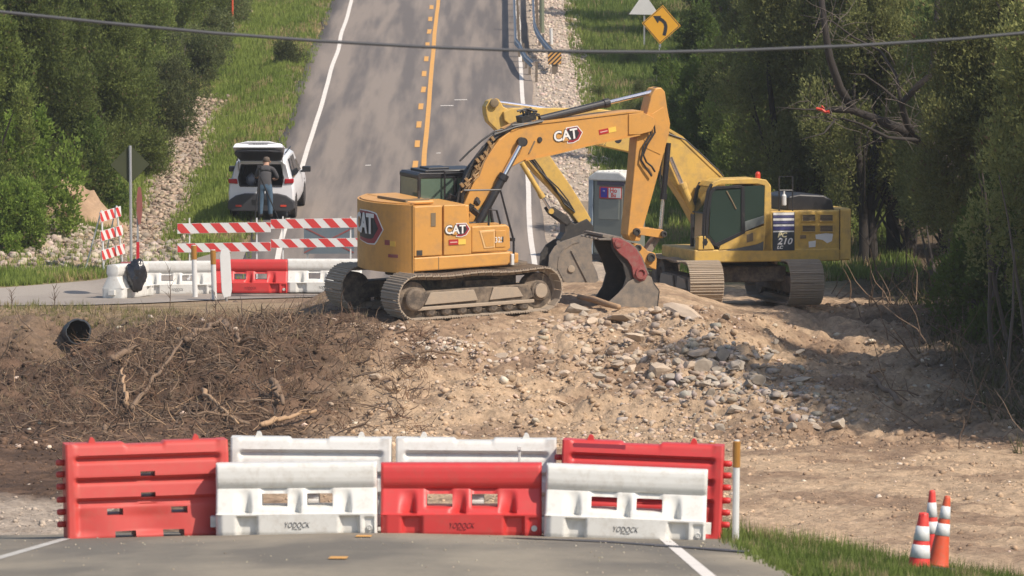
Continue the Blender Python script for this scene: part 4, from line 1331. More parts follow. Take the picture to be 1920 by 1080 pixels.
def d_low(u, v):
    f = u / BL; h = v / BH
    # bulged top beam
    if h > 0.655:
        t = (h - 0.655) / 0.345
        d = float(np.interp(h, [.655, .70, .74, .80, .90, .95, .98, 1.0], [.128, .150, .163, .166, .158, .148, .132, .105]))
    else:
        slope = 0.125 + (0.655 - h) / (0.655 - 0.30) * 0.150 if h > 0.30 else 0.292
        slope = min(slope, 0.292)
        d = slope
        if 0.30 < h:
            for (a, b) in ((0.105, 0.235), (0.415, 0.545), (0.725, 0.855)):
                c = (a + b) / 2
                if a < f < b:
                    # groove: gentle wall on its left, steep wall on its right
                    if f < c + 0.025: k = 1 - sst(a, c + 0.025, f)
                    else: k = sst(c + 0.025, c + 0.055, f)
                    d = lerp(min(0.135, slope), slope, max(0, min(1, k)))
            for (a, b) in ((0.27, 0.45), (0.55, 0.73)):
                k = sst(a - 0.005, a + 0.03, f) * (1 - sst(b - 0.03, b + 0.005, f)) * sst(0.36, 0.43, h)
                d -= 0.03 * k
        else:
            for (a, b) in ((0.12, 0.25), (0.755, 0.885)):
                k = sst(a, a + 0.035, f) * (1 - sst(b - 0.008, b + 0.012, f)) * (1 - sst(0.26, 0.285, h))
                d -= 0.075 * k
            k = sst(0.91, 0.925, f) * (1 - sst(0.975, 0.985, f)) * (1 - sst(0.235, 0.26, h))
            d -= 0.03 * k
            if h < 0.05: d -= 0.012 * (1 - h / 0.05)
    e = min(u, BL - u)
    if e < 0.03: d -= 0.028 * (1 - e / 0.03) ** 2
    if 0 <= f < 0.04 and h < 0.3: d -= 0.05 * (1 - f / 0.04)
    return d


LOW_HOLES = [(0.285 * BL, 0.445 * BL, 0.40 * BH, 0.575 * BH), (0.565 * BL, 0.725 * BL, 0.40 * BH, 0.575 * BH)]
LOWMESH = {}
for c_, k_ in (('bwhite', 'white'), ('bred', 'red')):
    mm = barrier_mesh(BL, BH, d_low, LOW_HOLES, 0.018, 0.0135)
    mm.materials.append(M[c_]); LOWMESH[k_] = mm
M['logogrey'] = mat('dark_moulded_lettering', (0.045, 0.045, 0.05), 0.6)
M['logored'] = mat('dark_red_moulded_lettering', (0.13, 0.012, 0.02), 0.6)
T_YOD = text_mesh('YODOCK', 0.090, 0.002, 0.35, -0.001, 0.74)
T_SUB = text_mesh('WALL CO', 0.020, 0.002, 0.3, 0.0, 1.2)
PLUG = MB().lathe([(0.034, 0.0), (0.034, 0.02), (0.026, 0.024), (0.024, 0.014), (0.010, 0.014), (0.008, 0.026)], 16).mesh('plug')
KNOB = MB().box((0, 0, 0), (0.09, 0.16, 0.12)).mesh('connector')


def low_barrier(color, loc, rz, ry, label, group, detail=True, side=1):
    r = empty('water_barrier', loc, (0, ry, rz))
    link('shell', LOWMESH[color], None, r)
    for sgn in (1, -1):
        k = link('connector', KNOB.copy(), M['bwhite' if color == 'white' else 'bred'], r)
        k.location = (sgn * (BL / 2 + 0.025), 0.0, 0.145)
        if sgn == 1: k.scale = (0.8, 1, 1)
    if detail:
        lm = M['logogrey'] if color == 'white' else M['logored']
        t = link('lettering', T_YOD.copy(), lm, r); t.location = (0.0, -0.296, 0.118); t.rotation_euler = (math.pi / 2, 0, 0)
        t = link('lettering', T_SUB.copy(), lm, r); t.location = (0.0, -0.295, 0.074); t.rotation_euler = (math.pi / 2, 0, 0)
        p = link('drain_plug', PLUG.copy(), M['bwhite'], r); p.location = (0.90 * 0 + 0.453 * BL - 0.0, -0.262, 0.085); p.rotation_euler = (math.pi / 2, 0, 0)
    tag(r, label, 'barrier', group)
    return r


def road_pt(px, D, lift=0.032):
    x = (px - 960) / F * D
    return Vector((x, D, float(near_plane(np.array(x), np.array(D))) + lift))


low_barrier('white', road_pt(556, 60.55), math.radians(0.3), math.radians(-0.5), 'low white plastic barrier leftmost of the three in the front row', 'low barriers across the near road')
low_barrier('red', road_pt(865, 60.6), math.radians(-0.2), 0, 'low bright red plastic barrier between the two low white ones', 'low barriers across the near road')
low_barrier('white', road_pt(1172, 60.4), math.radians(-1.6), math.radians(2.2), 'low white plastic barrier rightmost of the three, red showing through its openings', 'low barriers across the near road')

TL, TH = 1.86, 1.09


def d_high(u, v):
    f = u / TL; h = v / TH
    pts = [(0, .255), (.03, .265), (.34, .205), (.395, .155), (.44, .225), (.565, .19), (.615, .14), (.655, .215), (.79, .18), (.835, .125), (.875, .20), (.975, .165), (1.0, .135)]
    d = np.interp(h, [p[0] for p in pts], [p[1] for p in pts])
    full = np.interp(h, [0, .36, .44, .655, .875, 1], [.265, .235, .228, .22, .20, .17])
    e = min(f, 1 - f)
    k = sst(0.045, 0.075, e)
    d = lerp(full, d, k)
    # wide shallow scallops in the lower panel
    if h < 0.36:
        d -= 0.045 * (1 - sst(0.22, 0.34, h) * 0.6) * k * (0.5 + 0.5 * math.cos((f - 0.5) * 2 * math.pi * 2)) * sst(0.02, 0.1, h)
    ee = min(u, TL - u)
    if ee < 0.02: d -= 0.015 * (1 - ee / 0.02)
    return float(d)


HIGH_HOLES = [(0.455 * TL, 0.545 * TL, 0.645 * TH, 0.70 * TH), (0.455 * TL, 0.545 * TL, 0.425 * TH, 0.48 * TH),
              (0.245 * TL, 0.345 * TL, 0.25 * TH, 0.32 * TH), (0.64 * TL, 0.74 * TL, 0.25 * TH, 0.32 * TH),
              (0.29 * TL, 0.42 * TL, 0.0, 0.085 * TH), (0.585 * TL, 0.715 * TL, 0.0, 0.085 * TH)]
def top_high(u):
    f = u / TL
    return -0.028 * (sst(0.36, 0.375, f) - sst(0.60, 0.615, f))
HIGHMESH = {}
WIDE_HOLES = HIGH_HOLES[:2] + [(0.13 * TL, 0.42 * TL, 0.26 * TH, 0.47 * TH - .02), (0.55 * TL, 0.86 * TL, 0.26 * TH, 0.47 * TH - .02)]
for c_, k_ in (('bwhite', 'white'), ('bred', 'red'), ('bred_faded', 'faded')):
    mm = barrier_mesh(TL, TH, d_high, WIDE_HOLES[2:] if k_ == 'white' else HIGH_HOLES, 0.02, 0.0155, top_high)
    mm.materials.append(M[c_]); HIGHMESH[k_] = (mm, M[c_])
LUG = MB().prism([(-0.045, 0), (0.045, 0), (0.03, 0.055), (0.012, 0.075), (-0.015, 0.075), (-0.028, 0.045)], -0.035, 0.035).mesh('lifting_lug')
FING = MB().tube([(0, 0, 0), (0.075, 0, 0), (0.095, 0, 0)], [0.036, 0.036, 0.024], 12).mesh('hinge_finger')


def high_barrier(color, loc, rz, ry, label, fingers, detail=True):
    me_, m_ = HIGHMESH[color]
    r = empty('water_barrier', loc, (0, ry, rz))
    link('shell', me_, None, r)
    for f in (0.17, 0.81):
        l = link('lifting_lug', LUG.copy(), m_, r); l.location = (-TL / 2 + f * TL, 0, TH - 0.012)
    for sgn in (-1, 1):
        if sgn not in fingers: continue
        for z in (0.17, 0.31, 0.45, 0.60, 0.74, 0.875):
            g = link('hinge_finger', FING.copy(), m_, r, True); g.location = (sgn * TL / 2, 0, z)
            if sgn < 0: g.rotation_euler = (0, 0, math.pi)
    tag(r, label, 'barrier', 'tall barriers behind the front row')
    return r


r1 = high_barrier('faded', road_pt(273, 60.75), math.radians(10.5), math.radians(-1.0), 'tall faded red ribbed barrier at the left end of the rear row', (-1,))
high_barrier('white', road_pt(582, 61.75), math.radians(-0.5), math.radians(0.4), 'tall white ribbed barrier behind the low white barrier on the left', ())
high_barrier('white', road_pt(892, 61.8), math.radians(-0.8), math.radians(0.4), 'tall white ribbed barrier behind the low red barrier', ())
r4 = high_barrier('red', road_pt(1202, 61.35), math.radians(-4.5), math.radians(1.9), 'tall deep red ribbed barrier at the right end of the rear row', (-1, 1))
o = MB().box((-0.50, -0.178, 1.035), (0.60, 0.006, 0.055)).build('dark_tape', M['redprint'], r4)
# white strap upright hooked on the second tall white barrier
p = road_pt(974, 61.45)
o = MB().box((0, 0, 0.5), (0.03, 0.03, 1.0)).box((0.0, -0.01, 0.985), (0.05, 0.04, 0.05)).build('white_stake', M['bwhite'], None, bevel=.006)
o.location = p; tag(o, 'thin white stake standing between the low red and tall white barrier', 'stake')


# delineator posts
M['amber'] = mat('amber_reflector', (0.36, 0.17, 0.035), 0.35)
M['postwhite'] = mat('white_post', (0.66, 0.66, 0.64), 0.45, dirt=0.12, scale=3)


def marker_post(base, h, w, label, tilt=0.0, top=0.28, group='brown topped marker posts'):
    r = empty('marker_post', base, (0, tilt, 0))
    MB().lathe([(w / 2, -0.1), (w / 2, h - top)], 12).build('post', M['postwhite'], r, smooth=False)
    MB().lathe([(w / 2 + .004, h - top), (w / 2 + .006, h - 0.01), (w / 2 - 0.006, h)], 12).build('reflective_band', M['amber'], r)
    MB().lathe([(w / 2 - 0.006, h), (w / 2 - 0.008, h + 0.012)], 12).build('cap', M['postwhite'], r)
    tag(r, label, 'marker post', group)
    return r


b = on_ground(1379, 60.6)
marker_post(Vector((b.x, b.y, b.z - 0.04)), (0.0), 0.07, '', 0) if False else None
b = W(1379, 1010, 60.7)
marker_post(b, 1.115, 0.078, 'white marker post with brown top at the right end of the barriers', math.radians(0.6), 0.30)
b = W(1334, 1020, 62.6)
marker_post(b, 1.20, 0.068, 'brown topped post peeping over the tall red barrier on the right', 0, 0.25)
for (px, py, D, ht, lab) in ((366, 553, 129.2, 1.20, 'brown topped white marker post in front of the left white barrier'), (402, 563, 127.5, 1.20, 'brown topped white marker post between the white and red barriers')):
    marker_post(W(px, py, D), ht, 0.125, lab, math.radians(-1.5), 0.34)

# cones
M['cone_red'] = mat('fluorescent_cone', (0.78, 0.055, 0.045), 0.5, dirt=0.32, dirt_col=(0.38, 0.14, 0.09), scale=9)
M['cone_orange'] = mat('orange_cone', (0.62, 0.085, 0.03), 0.5, dirt=0.36, dirt_col=(0.38, 0.17, 0.10), scale=9)
M['collar'] = mat('reflective_collar', (0.70, 0.71, 0.70), 0.35, dirt=0.34, dirt_col=(0.36, 0.33, 0.27), scale=10)


def cone(px, pyb, D, h, rb, rt, bands, label, m, tx, ty, ribs=False):
    b = W(px, pyb, D)
    r = empty('traffic_cone', b, (tx, ty, 0.4))
    def rad(z): return rb + (rt - rb) * z / h
    MB().box((0, 0, 0.012), (rb * 2.6, rb * 2.6, 0.03)).build('base', M['darksteel'], r, bevel=.008)
    prof = [(rb * 1.08, 0.02), (rad(0.03), 0.05)] + [(rad(z), z) for z in np.linspace(0.06, h - 0.03, 9)] + [(rad(h) * 0.95, h - 0.008), (rad(h) * 0.6, h)]
    MB().lathe(prof, 28).build('body', m, r, smooth=True)
    for (a, c) in bands:
        MB().lathe([(rad(a) - .002, a), (rad(a) + .004, a + .003), (rad(c) + .004, c - .003), (rad(c) - .002, c)], 28).build('reflective_collar', M['collar'], r, smooth=True)
    if ribs:
        mb = MB()
        for k in range(6):
            t = k * math.pi / 3
            mb.box((math.cos(t) * rt * 0.98, math.sin(t) * rt * 0.98, h - 0.05), (0.014, 0.014, 0.09), (0, 0, t))
        mb.build('grip_ribs', m, r, bevel=.003)
    tag(r, label, 'traffic cone', 'cones in the verge grass')


cone(1722, 1077, 60.0, 0.70, 0.135, 0.052, [(0.19, 0.34), (0.385, 0.55)], 'short fluorescent red cone with blunt ribbed top in front of the other two', M['cone_red'], math.radians(1), math.radians(5), True)
cone(1746, 1068, 61.6, 0.92, 0.115, 0.034, [(0.42, 0.56), (0.61, 0.78)], 'tall slim cone half hidden behind the short cone', M['cone_red'], 0, math.radians(0.5))
cone(1758, 1066, 61.0, 0.84, 0.125, 0.034, [(0.38, 0.52), (0.575, 0.72)], 'tall orange cone leaning right, rightmost of the three', M['cone_orange'], 0, math.radians(8.5))

# second row of barriers before the far road
def plat_pt(px, D, lift=0.03):
    x = (px - 960) / F * D
    return Vector((x, D, max(gz(x, D), -99) + lift))


low_barrier('white', W(333, 551, 131.2), math.radians(1.5), math.radians(-0.3), 'low white barrier before the far road, with two marker posts in front', 'low barriers before the far road')
low_barrier('red', W(470, 548, 131.2), math.radians(-0.5), 0, 'low red barrier before the far road below the striped boards', 'low barriers before the far road')
low_barrier('white', W(609, 547, 131.2), math.radians(-0.5), 0, 'low white barrier partly hidden behind the near excavator', 'low barriers before the far road')
low_barrier('white', W(240, 556, 129.2), math.radians(70), 0, 'white barrier turned end on at the left with the black bag beside it', 'low barriers before the far road', False)
o = MB().box((0, 0, 0), (0.30, 0.32, 0.05)).build('red_cap', M['redpaint'], None, bevel=.015)
o.location = W(238, 493, 129.2); tag(o, 'faded red lid lying on the end turned white barrier', 'lid')

# black rubbish bag
def lump(name, c, sx, sy, sz, m, seed, amp=0.18, sub=4):
    import bmesh
    bm = bmesh.new(); bmesh.ops.create_icosphere(bm, subdivisions=sub, radius=1)
    for v in bm.verts:
        p = v.co
        n_ = float(fbm(np.array([p.x * 3 + p.z * 2]), np.array([p.y * 3 - p.z * 1.5]), seed, 3)[0])
        n2_ = abs(float(fbm(np.array([p.x * 6 + 3]), np.array([p.z * 6 + p.y * 2]), seed + 5, 2)[0]))
        v.co = Vector((p.x * sx, p.y * sy, p.z * sz)) * (1 + amp * n_ - amp * 0.8 * n2_)
    me = bpy.data.meshes.new(name); bm.to_mesh(me); bm.free()
    o = link(name, me, m, None, True); o.location = c
    return o


M['bag'] = mat('black_polythene', (0.018, 0.018, 0.022), 0.25, spec=0.7, bump=0.5, bscale=14)
o = lump('rubbish_bag', W(256, 515, 128.6), 0.24, 0.2, 0.40, M['bag'], 5, 0.28)
tag(o, 'black plastic bag wrapped over a sign beside the end turned white barrier', 'bag')


# striped barricades
M['stripe_red'] = mat('red_sheeting', (0.60, 0.05, 0.045), 0.4, dirt=0.1, scale=4)
M['stripe_white'] = mat('white_sheeting', (0.70, 0.69, 0.66), 0.45, dirt=0.15, scale=3)


def striped_board(parent, L_, H, loc, off=0.0, pitch=0.30, sw=0.155, slant=0.16, rot=(0, 0, 0), dirn=-1):
    b = MB().box((0, 0, 0), (L_, 0.022, H)).build('board', M['stripe_white'], parent)
    b.location = loc; b.rotation_euler = rot
    mb = MB()
    x = -L_ / 2 - pitch + off
    while x < L_ / 2 + pitch:
        # parallelogram clipped to the board, thickness 1.5 mm
        quad = [(x, H / 2 * -1), (x + sw, -H / 2), (x + sw + dirn * slant, H / 2), (x + dirn * slant, H / 2)]
        poly = clip(quad, -L_ / 2 + .004, L_ / 2 - .004, -H / 2 + .006, H / 2 - .006)
        if len(poly) >= 3: mb.prism(poly, -0.0135, -0.0115)
        x += pitch
    mb.build('stripes', M['stripe_red'], b)
    return b


def clip(poly, x0, x1, y0, y1):
    def cl(P, f, inter):
        out = []
        for i in range(len(P)):
            a, b = P[i], P[(i + 1) % len(P)]
            if f(a): out.append(a)
            if f(a) != f(b): out.append(inter(a, b))
        return out
    def ix(X): return lambda a, b: (X, a[1] + (b[1] - a[1]) * (X - a[0]) / (b[0] - a[0]))
    def iy(Y): return lambda a, b: (a[0] + (b[0] - a[0]) * (Y - a[1]) / (b[1] - a[1]), Y)
    P = poly
    for f, it in ((lambda p: p[0] >= x0, ix(x0)), (lambda p: p[0] <= x1, ix(x1)), (lambda p: p[1] >= y0, iy(y0)), (lambda p: p[1] <= y1, iy(y1))):
        if len(P): P = cl(P, f, it)
    return P


M['galv'] = mat('galvanised_steel', (0.42, 0.43, 0.43), 0.45, 0.5, dirt=0.2, scale=4)
M['barr_frame'] = mat('white_frame_tube', (0.66, 0.66, 0.64), 0.5, dirt=0.2)


def barricade(px0, px1, pyt, pyb, D, tops, label):
    x0 = (px0 - 960) / F * D; x1 = (px1 - 960) / F * D
    base = W((px0 + px1) / 2, pyb, D)
    r = empty('striped_barricade', base)
    L_ = x1 - x0
    for (pa, pb, off) in tops:
        z = (pyb - (pa + pb) / 2) / F * D; H = (pb - pa) / F * D
        striped_board(r, L_, H, (0, -0.03, z), off, rot=(0, math.radians(-0.9), 0), pitch=0.47, sw=0.24, slant=0.22)
    for f in (-0.37, 0.35):
        MB().box((f * L_, 0.01, 0.78), (0.035, 0.035, 1.56)).build('upright', M['barr_frame'], r)
        MB().box((f * L_, 0.0, 0.03), (0.06, 1.4, 0.05)).build('foot', M['barr_frame'], r)
    tag(r, label, 'barricade', 'striped road closure barricades')


barricade(333, 508, 416, 524, 135.0, [(417.5, 436.5, 0.1), (455, 472, -0.05)], 'left hand striped barricade with two red and white boards behind the far barriers')
barricade(508, 684, 410, 521, 135.3, [(409.5, 427.5, 0.12), (447, 463.5, 0.0)], 'right hand striped barricade running behind the near excavator')

# grey sign panel with red tape cross behind the right barricade
r = empty('road_sign', W(617, 522, 136.0))
MB().box((0, 0, 0.98), (1.28, 0.02, 0.70)).build('panel', mat('weathered_grey_panel', (0.13, 0.17, 0.20), 0.5, dirt=0.2), r)
for sx in (-0.55, 0.55):
    MB().box((sx * 1.0, 0.03, 0.42), (0.05, 0.05, 0.84)).build('post', M['galv'], r)
mb = MB()
for s in (1, -1):
    mb.box((0.0, -0.016, 0.98), (1.42, 0.004, 0.035), (0, s * math.radians(27), 0))
mb.box((0, -0.018, 1.325), (1.28, 0.006, 0.025))
mb.build('red_tape', M['redpaint'], r)
tag(r, 'grey back panel with a red cross of tape behind the right hand barricade', 'sign')

# small striped barricade leaning at the roadside on the left
r = empty('striped_barricade', W(212, 500, 136.5), (0, math.radians(-7), math.radians(62)))
for (z, w_) in ((1.36, 1.0), (0.87, 1.05), (0.38, 1.1)):
    striped_board(r, w_, 0.26, (0, -0.03, z), 0.05, 0.27, 0.13, 0.13)
for s in (-1, 1):
    MB().tube([(s * 0.45, 0, -0.02), (s * 0.36, 0.0, 1.52)], 0.026, 8).build('upright', M['barr_frame'], r)
    MB().tube([(s * 0.45, 0.55, 0.0), (s * 0.36, 0.05, 1.4)], 0.02, 8).build('rear_leg', M['barr_frame'], r)
tag(r, 'three board striped barricade leaning on the grass left of the grey sign pole', 'barricade')

# sign pole with its sign seen from behind, rear face dark
def octa(rad): return [(rad * math.cos(math.radians(22.5 + 45 * k)), rad * math.sin(math.radians(22.5 + 45 * k))) for k in range(8)]
r = empty('road_sign', W(246, 492, 136.2), (0, math.radians(-0.3), math.radians(12)))
MB().tube([(0, 0, -0.2), (0, 0, 2.98)], 0.038, 10).build('pole', M['galv'], r)
o = MB().prism([(x, z) for x, z in ((-0.5, 0), (0, 0.5), (0.5, 0), (0, -0.5))], 0.05, 0.062).build('sign_plate', mat('sign_back', (0.056, 0.063, 0.034), 0.9, dirt=0.0, spec=0.1), r)
o.location = (0, 0, 2.50)
tag(r, 'tall grey sign pole with a dull diamond plate seen from behind', 'sign')

# edge-on stop sign on a red striped post
r = empty('road_sign', W(259, 548, 130.2), (0, math.radians(-0.8), math.radians(85.5)))
mb = MB().box((0, 0, 0.55), (0.05, 0.05, 1.3)); mb.build('post', M['galv'], r)
MB().box((0, 0, 0.98), (0.066, 0.066, 0.50)).box((0, 0, 0.52), (0.066, 0.066, 0.34)).build('reflective_strip', mat('red_reflective', (0.55, 0.02, 0.03), 0.35), r)
MB().box((0, 0, 1.5), (0.045, 0.045, 0.6)).build('upper_post', M['galv'], r)
o = MB().prism(octa(0.60), -0.048, -0.040).build('sign_plate', mat('faded_stop_face', (0.22, 0.06, 0.05), 0.5, dirt=0.3), r, bevel=.002)
o.location = (0, 0, 2.12); o.scale = (0.82, 1, 0.82)
tag(r, 'stop sign seen nearly edge on above a red striped post', 'sign')

# leaning marker panel between posts
r = empty('object_marker', W(426, 566, 127.0), (0, math.radians(-5), math.radians(58)))
MB().box((0, 0.02, 0.35), (0.05, 0.04, 0.9)).build('post', M['galv'], r)
mb = MB(); mb.prism([(-0.21, 0.28), (-0.14, 0.12), (0.14, 0.12), (0.21, 0.28), (0.21, 1.12), (0.14, 1.27), (-0.14, 1.27), (-0.21, 1.12)], -0.012, 0)
mb.build('panel', mat('grey_white_panel', (0.55, 0.57, 0.58), 0.4, dirt=0.15), r)
tag(r, 'pale grey marker panel leaning beside the second brown topped post', 'marker')
o = lump('root_ball', W(437, 577, 126.6), 0.22, 0.2, 0.16, M['wooddark'], 9, 0.35, 3)
tag(o, 'dark clump of roots at the foot of the leaning marker panel', 'root clump')

# culvert pipe: corrugated black plastic
r = empty('culvert_pipe', W(147, 622, 117.0), (math.radians(-7), 0, math.radians(10)))
R_ = 0.28
prof = []
mb = MB()
n_ = 24
vs_ = []; fs_ = []
rings = []
for i in range(26):
    t = i * 0.045
    rings.append((R_ + (0.018 if (i % 3 == 1) else 0.0), t))
rings_in = [(R_ - 0.022, t) for (_, t) in reversed(rings)]
allr = rings + rings_in
for (rr, t) in allr:
    for k in range(n_):
        a = 2 * math.pi * k / n_
        dent = 1 - 0.07 * (1 if a % 1.2 < 0.25 else 0) * (t < 0.12)
        vs_.append((rr * dent * math.cos(a), t, rr * dent * math.sin(a)))
for i in range(len(allr)):
    j = (i + 1) % len(allr)
    for k in range(n_):
        fs_.append((i * n_ + k, i * n_ + (k + 1) % n_, j * n_ + (k + 1) % n_, j * n_ + k))
mb.add(vs_, fs_)
mb.build('pipe_wall', mat('black_corrugated_plastic', (0.035, 0.04, 0.045), 0.5, dirt=0.25, dirt_col=(0.16, 0.14, 0.12)), r)
mb = MB(); mb.lathe([(R_ - 0.02, 0), (R_ - 0.02, 0.02)], 20); o = mb.build('mud_plug', M['wooddark'], r); o.rotation_euler = (-math.pi / 2, 0, 0); o.location = (0, 1.05, 0)
tag(r, 'open black corrugated culvert pipe sticking out of the left bank', 'pipe')

# ================================================================== RIGHT SIDE OF THE FAR ROAD
def w_beam(name, pts, label, hgt=0.70, posts=2.0):
    """guardrail: W section rail on posts; pts are (x, y)"""
    P = [Vector((a, b, float(G(np.array([a]), np.array([b]), False)[0]) + 0.04)) for a, b in pts]
    r = empty(name, P[0])
    sec = [(0.0, 0.0), (0.0, 0.03), (0.07, 0.075), (0.07, 0.11), (0.015, 0.15), (0.015, 0.17), (0.07, 0.21), (0.07, 0.245), (0.0, 0.29), (0.0, 0.32)]
    vs = []; fs = []
    m_ = len(sec)
    for i, p in enumerate(P):
        d = (P[min(i + 1, len(P) - 1)] - P[max(i - 1, 0)]); d.z = 0; d.normalize()
        nrm = Vector((-d.y, d.x, 0))
        if nrm.x > 0: nrm = -nrm
        for side in (0, 1):
            for (a, b) in sec:
                q = p + nrm * (a - side * 0.006) + Vector((0, 0, hgt - 0.32 + b)) - P[0]
                vs.append(q)
    st = 2 * m_
    for i in range(len(P) - 1):
        for side in (0, 1):
            for k in range(m_ - 1):
                a = i * st + side * m_ + k
                fs.append((a, a + 1, a + st + 1, a + st))
        for k in (0, m_ - 1):
            a = i * st + k
            fs.append((a, a + m_, a + m_ + st, a + st))
    MB().add(vs, fs).build('rail', M['rail'], r)
    dist = 0
    pm = MB().box((0, 0, hgt / 2 - 0.12), (0.09, 0.15, hgt + 0.2)).mesh('post')
    last = -99
    for i in range(len(P)):
        if i: dist += (P[i] - P[i - 1]).length
        if dist - last >= posts:
            last = dist
            q = link('post', pm, M['postwood'] if len(pm.materials) == 0 else None, r); q.location = P[i] - P[0] + Vector((0.11, 0, 0))
    tag(r, label, 'guardrail')


M['rail'] = mat('galvanised_rail', (0.30, 0.32, 0.34), 0.5, 0.45, dirt=0.2, scale=2)
M['postwood'] = mat('weathered_post', (0.16, 0.13, 0.10), 0.9, bump=0.3)
w_beam('guardrail', [(0.10 + 0.05 * ((222 - y) / 22), y) for y in np.arange(236, 196, -1.5)] + [(0.30, 195), (0.40, 192.5), (0.52, 190), (0.75, 187.6)], 'grey guardrail at the edge of the far road curving out at its near end')
w_beam('guardrail', [(0.88, y) for y in np.arange(236, 204, -1.5)] + [(0.93, 202), (1.05, 199), (1.25, 195.5), (1.5, 192), (1.62, 190.4)], 'second grey guardrail on the gravel leading to the striped end marker')
# hazard marker
b = WG(1040, 140)
r = empty('hazard_marker', b)
MB().box((0, 0, 0.25), (0.2, 0.06, 0.6)).build('post', M['postwood'], r)
c = MB().box((0, -0.06, 0.60), (0.48, 0.02, 0.48)).build('plate', M['blackprint'], r)
mb = MB()
for k in range(-2, 4):
    q = clip([(k * 0.165 - 0.24, -0.24), (k * 0.165 - 0.155, -0.24), (k * 0.165 + 0.325, 0.24), (k * 0.165 + 0.24, 0.24)], -0.235, 0.235, -0.235, 0.235)
    if len(q) > 2: mb.prism([(a, z + 0.60) for a, z in q], -0.0735, -0.0715)
mb.build('stripes', M['lineyel'], c)
MB().box((0, -0.03, 0.86), (0.5, 0.12, 0.02)).build('top_edge', M['galv'], r)
tag(r, 'square black and yellow striped hazard marker at the guardrail end', 'marker')
b = WG(1034, 86)
tag(MB().tube([b, b + Vector((-.02, 0, 0.62))], 0.065, 8).build('white_post', M['postwhite']), 'short white post on the gravel beyond the striped hazard marker', 'post')
b = WG(1016, 62)
tag(MB().tube([b, b + Vector((-.02, 0, 2.6))], [0.10, 0.09], 8).build('wooden_post', mat('green_grey_post', (0.17, 0.19, 0.13), 0.9)), 'mossy wooden post beside the second guardrail at the top of the picture', 'post')
# orange tipped marker on the left slope
b = WG(436, 62)
r = empty('marker_wand', b)
MB().tube([(0, 0, 0), (0, 0, 0.45)], 0.03, 8).build('post', M['postwhite'], r)
MB().tube([(0, 0, 0.45), (0, 0, 1.5)], 0.04, 8).build('orange_tube', M['cone_orange'], r)
tag(r, 'orange topped marker wand on the upper left slope', 'marker')
for (px, py, s) in ((425, 52, 0.5), (470, 25, 0.7), (410, 60, .35)):
    p = WG(px, py); o = link('boulder', ROCKS[int(px) % 8]); o.location = p; o.scale = (s * 1.2, s, s * .8)
    tag(o, {425: 'pale boulder beside the orange topped wand', 470: 'buff boulder at the top of the left grass slope', 410: 'small pale rock left of the orange topped wand'}[px], 'boulder')

# triangular white sign and yellow curve sign
D_ = 203.0
r = empty('road_sign', W(1208, 78, D_))
MB().box((0, 0.03, 0.4), (0.06, 0.05, 1.6)).build('pole', M['galv'], r)
k_ = D_ / F
MB().prism([(-29 * k_, 51 * k_), (28 * k_, 50 * k_), (2 * k_, 88 * k_), (-3 * k_, 88 * k_)], -0.02, 0).build('sign_plate', M['postwhite'], r, bevel=.004)
tag(r, 'white triangular sign panel on a pole behind the yellow curve sign', 'sign')
D_ = 180.0; k_ = D_ / F
r = empty('road_sign', W(1240, 46, D_), (0, math.radians(4), math.radians(-8)))
MB().box((0, 0.03, -1.1), (0.07, 0.05, 3.0)).build('pole', M['galv'], r)
def dia(h_): return [(-h_, 0), (0, -h_), (h_, 0), (0, h_)]
pl = MB().prism(dia(0.66), -0.012, 0).build('sign_plate', mat('sign_yellow', (0.85, 0.42, 0.03), 0.45, dirt=0.04), r, bevel=.002)
mb = MB()
o_ = dia(0.63); i_ = dia(0.60)
for q in range(4):
    a, b2 = o_[q], o_[(q + 1) % 4]; c2, d2 = i_[(q + 1) % 4], i_[q]
    mb.prism([a, b2, c2, d2], -0.0145, -0.0125)
mb.build('border', M['blackprint'], pl)
ar = MB()
cx = [(0.12, -0.36), (0.15, -0.2), (0.16, -0.05), (0.12, 0.06), (0.03, 0.14), (-0.09, 0.20)]
Lf = []; Rt = []
for i, p in enumerate(cx):
    a = Vector(cx[min(i + 1, len(cx) - 1)]) - Vector(cx[max(i - 1, 0)]); a.normalize(); n2_ = Vector((-a.y, a.x)) * 0.058
    Lf.append(Vector(p) + n2_); Rt.append(Vector(p) - n2_)
for i in range(len(cx) - 1):
    ar.prism([tuple(Lf[i]), tuple(Rt[i]), tuple(Rt[i + 1]), tuple(Lf[i + 1])], -0.0165, -0.0125)
ar.prism([(-0.02, 0.29), (-0.12, 0.03), (-0.30, 0.27)], -0.0165, -0.0125)
ar.build('arrow', M['blackprint'], pl)
tag(r, 'yellow diamond warning sign with a black arrow curving left', 'sign')

# overhead cable
mb = MB()
pts = []
for (a, b) in ((-500, -60), (-10, 21), (200, 43), (400, 62), (600, 77), (800, 88), (960, 94), (1100, 97), (1250, 97.5), (1400, 94), (1600, 86), (1800, 73), (1930, 61), (2400, -5)):
    pts.append(W(a, b, 47.0))
mb.tube(pts, 0.0145, 8)
tag(mb.build('overhead_cable', mat('grey_cable', (0.085, 0.085, 0.09), 0.6), None, smooth=True), 'thick grey cable hanging right across the picture overhead', 'cable')

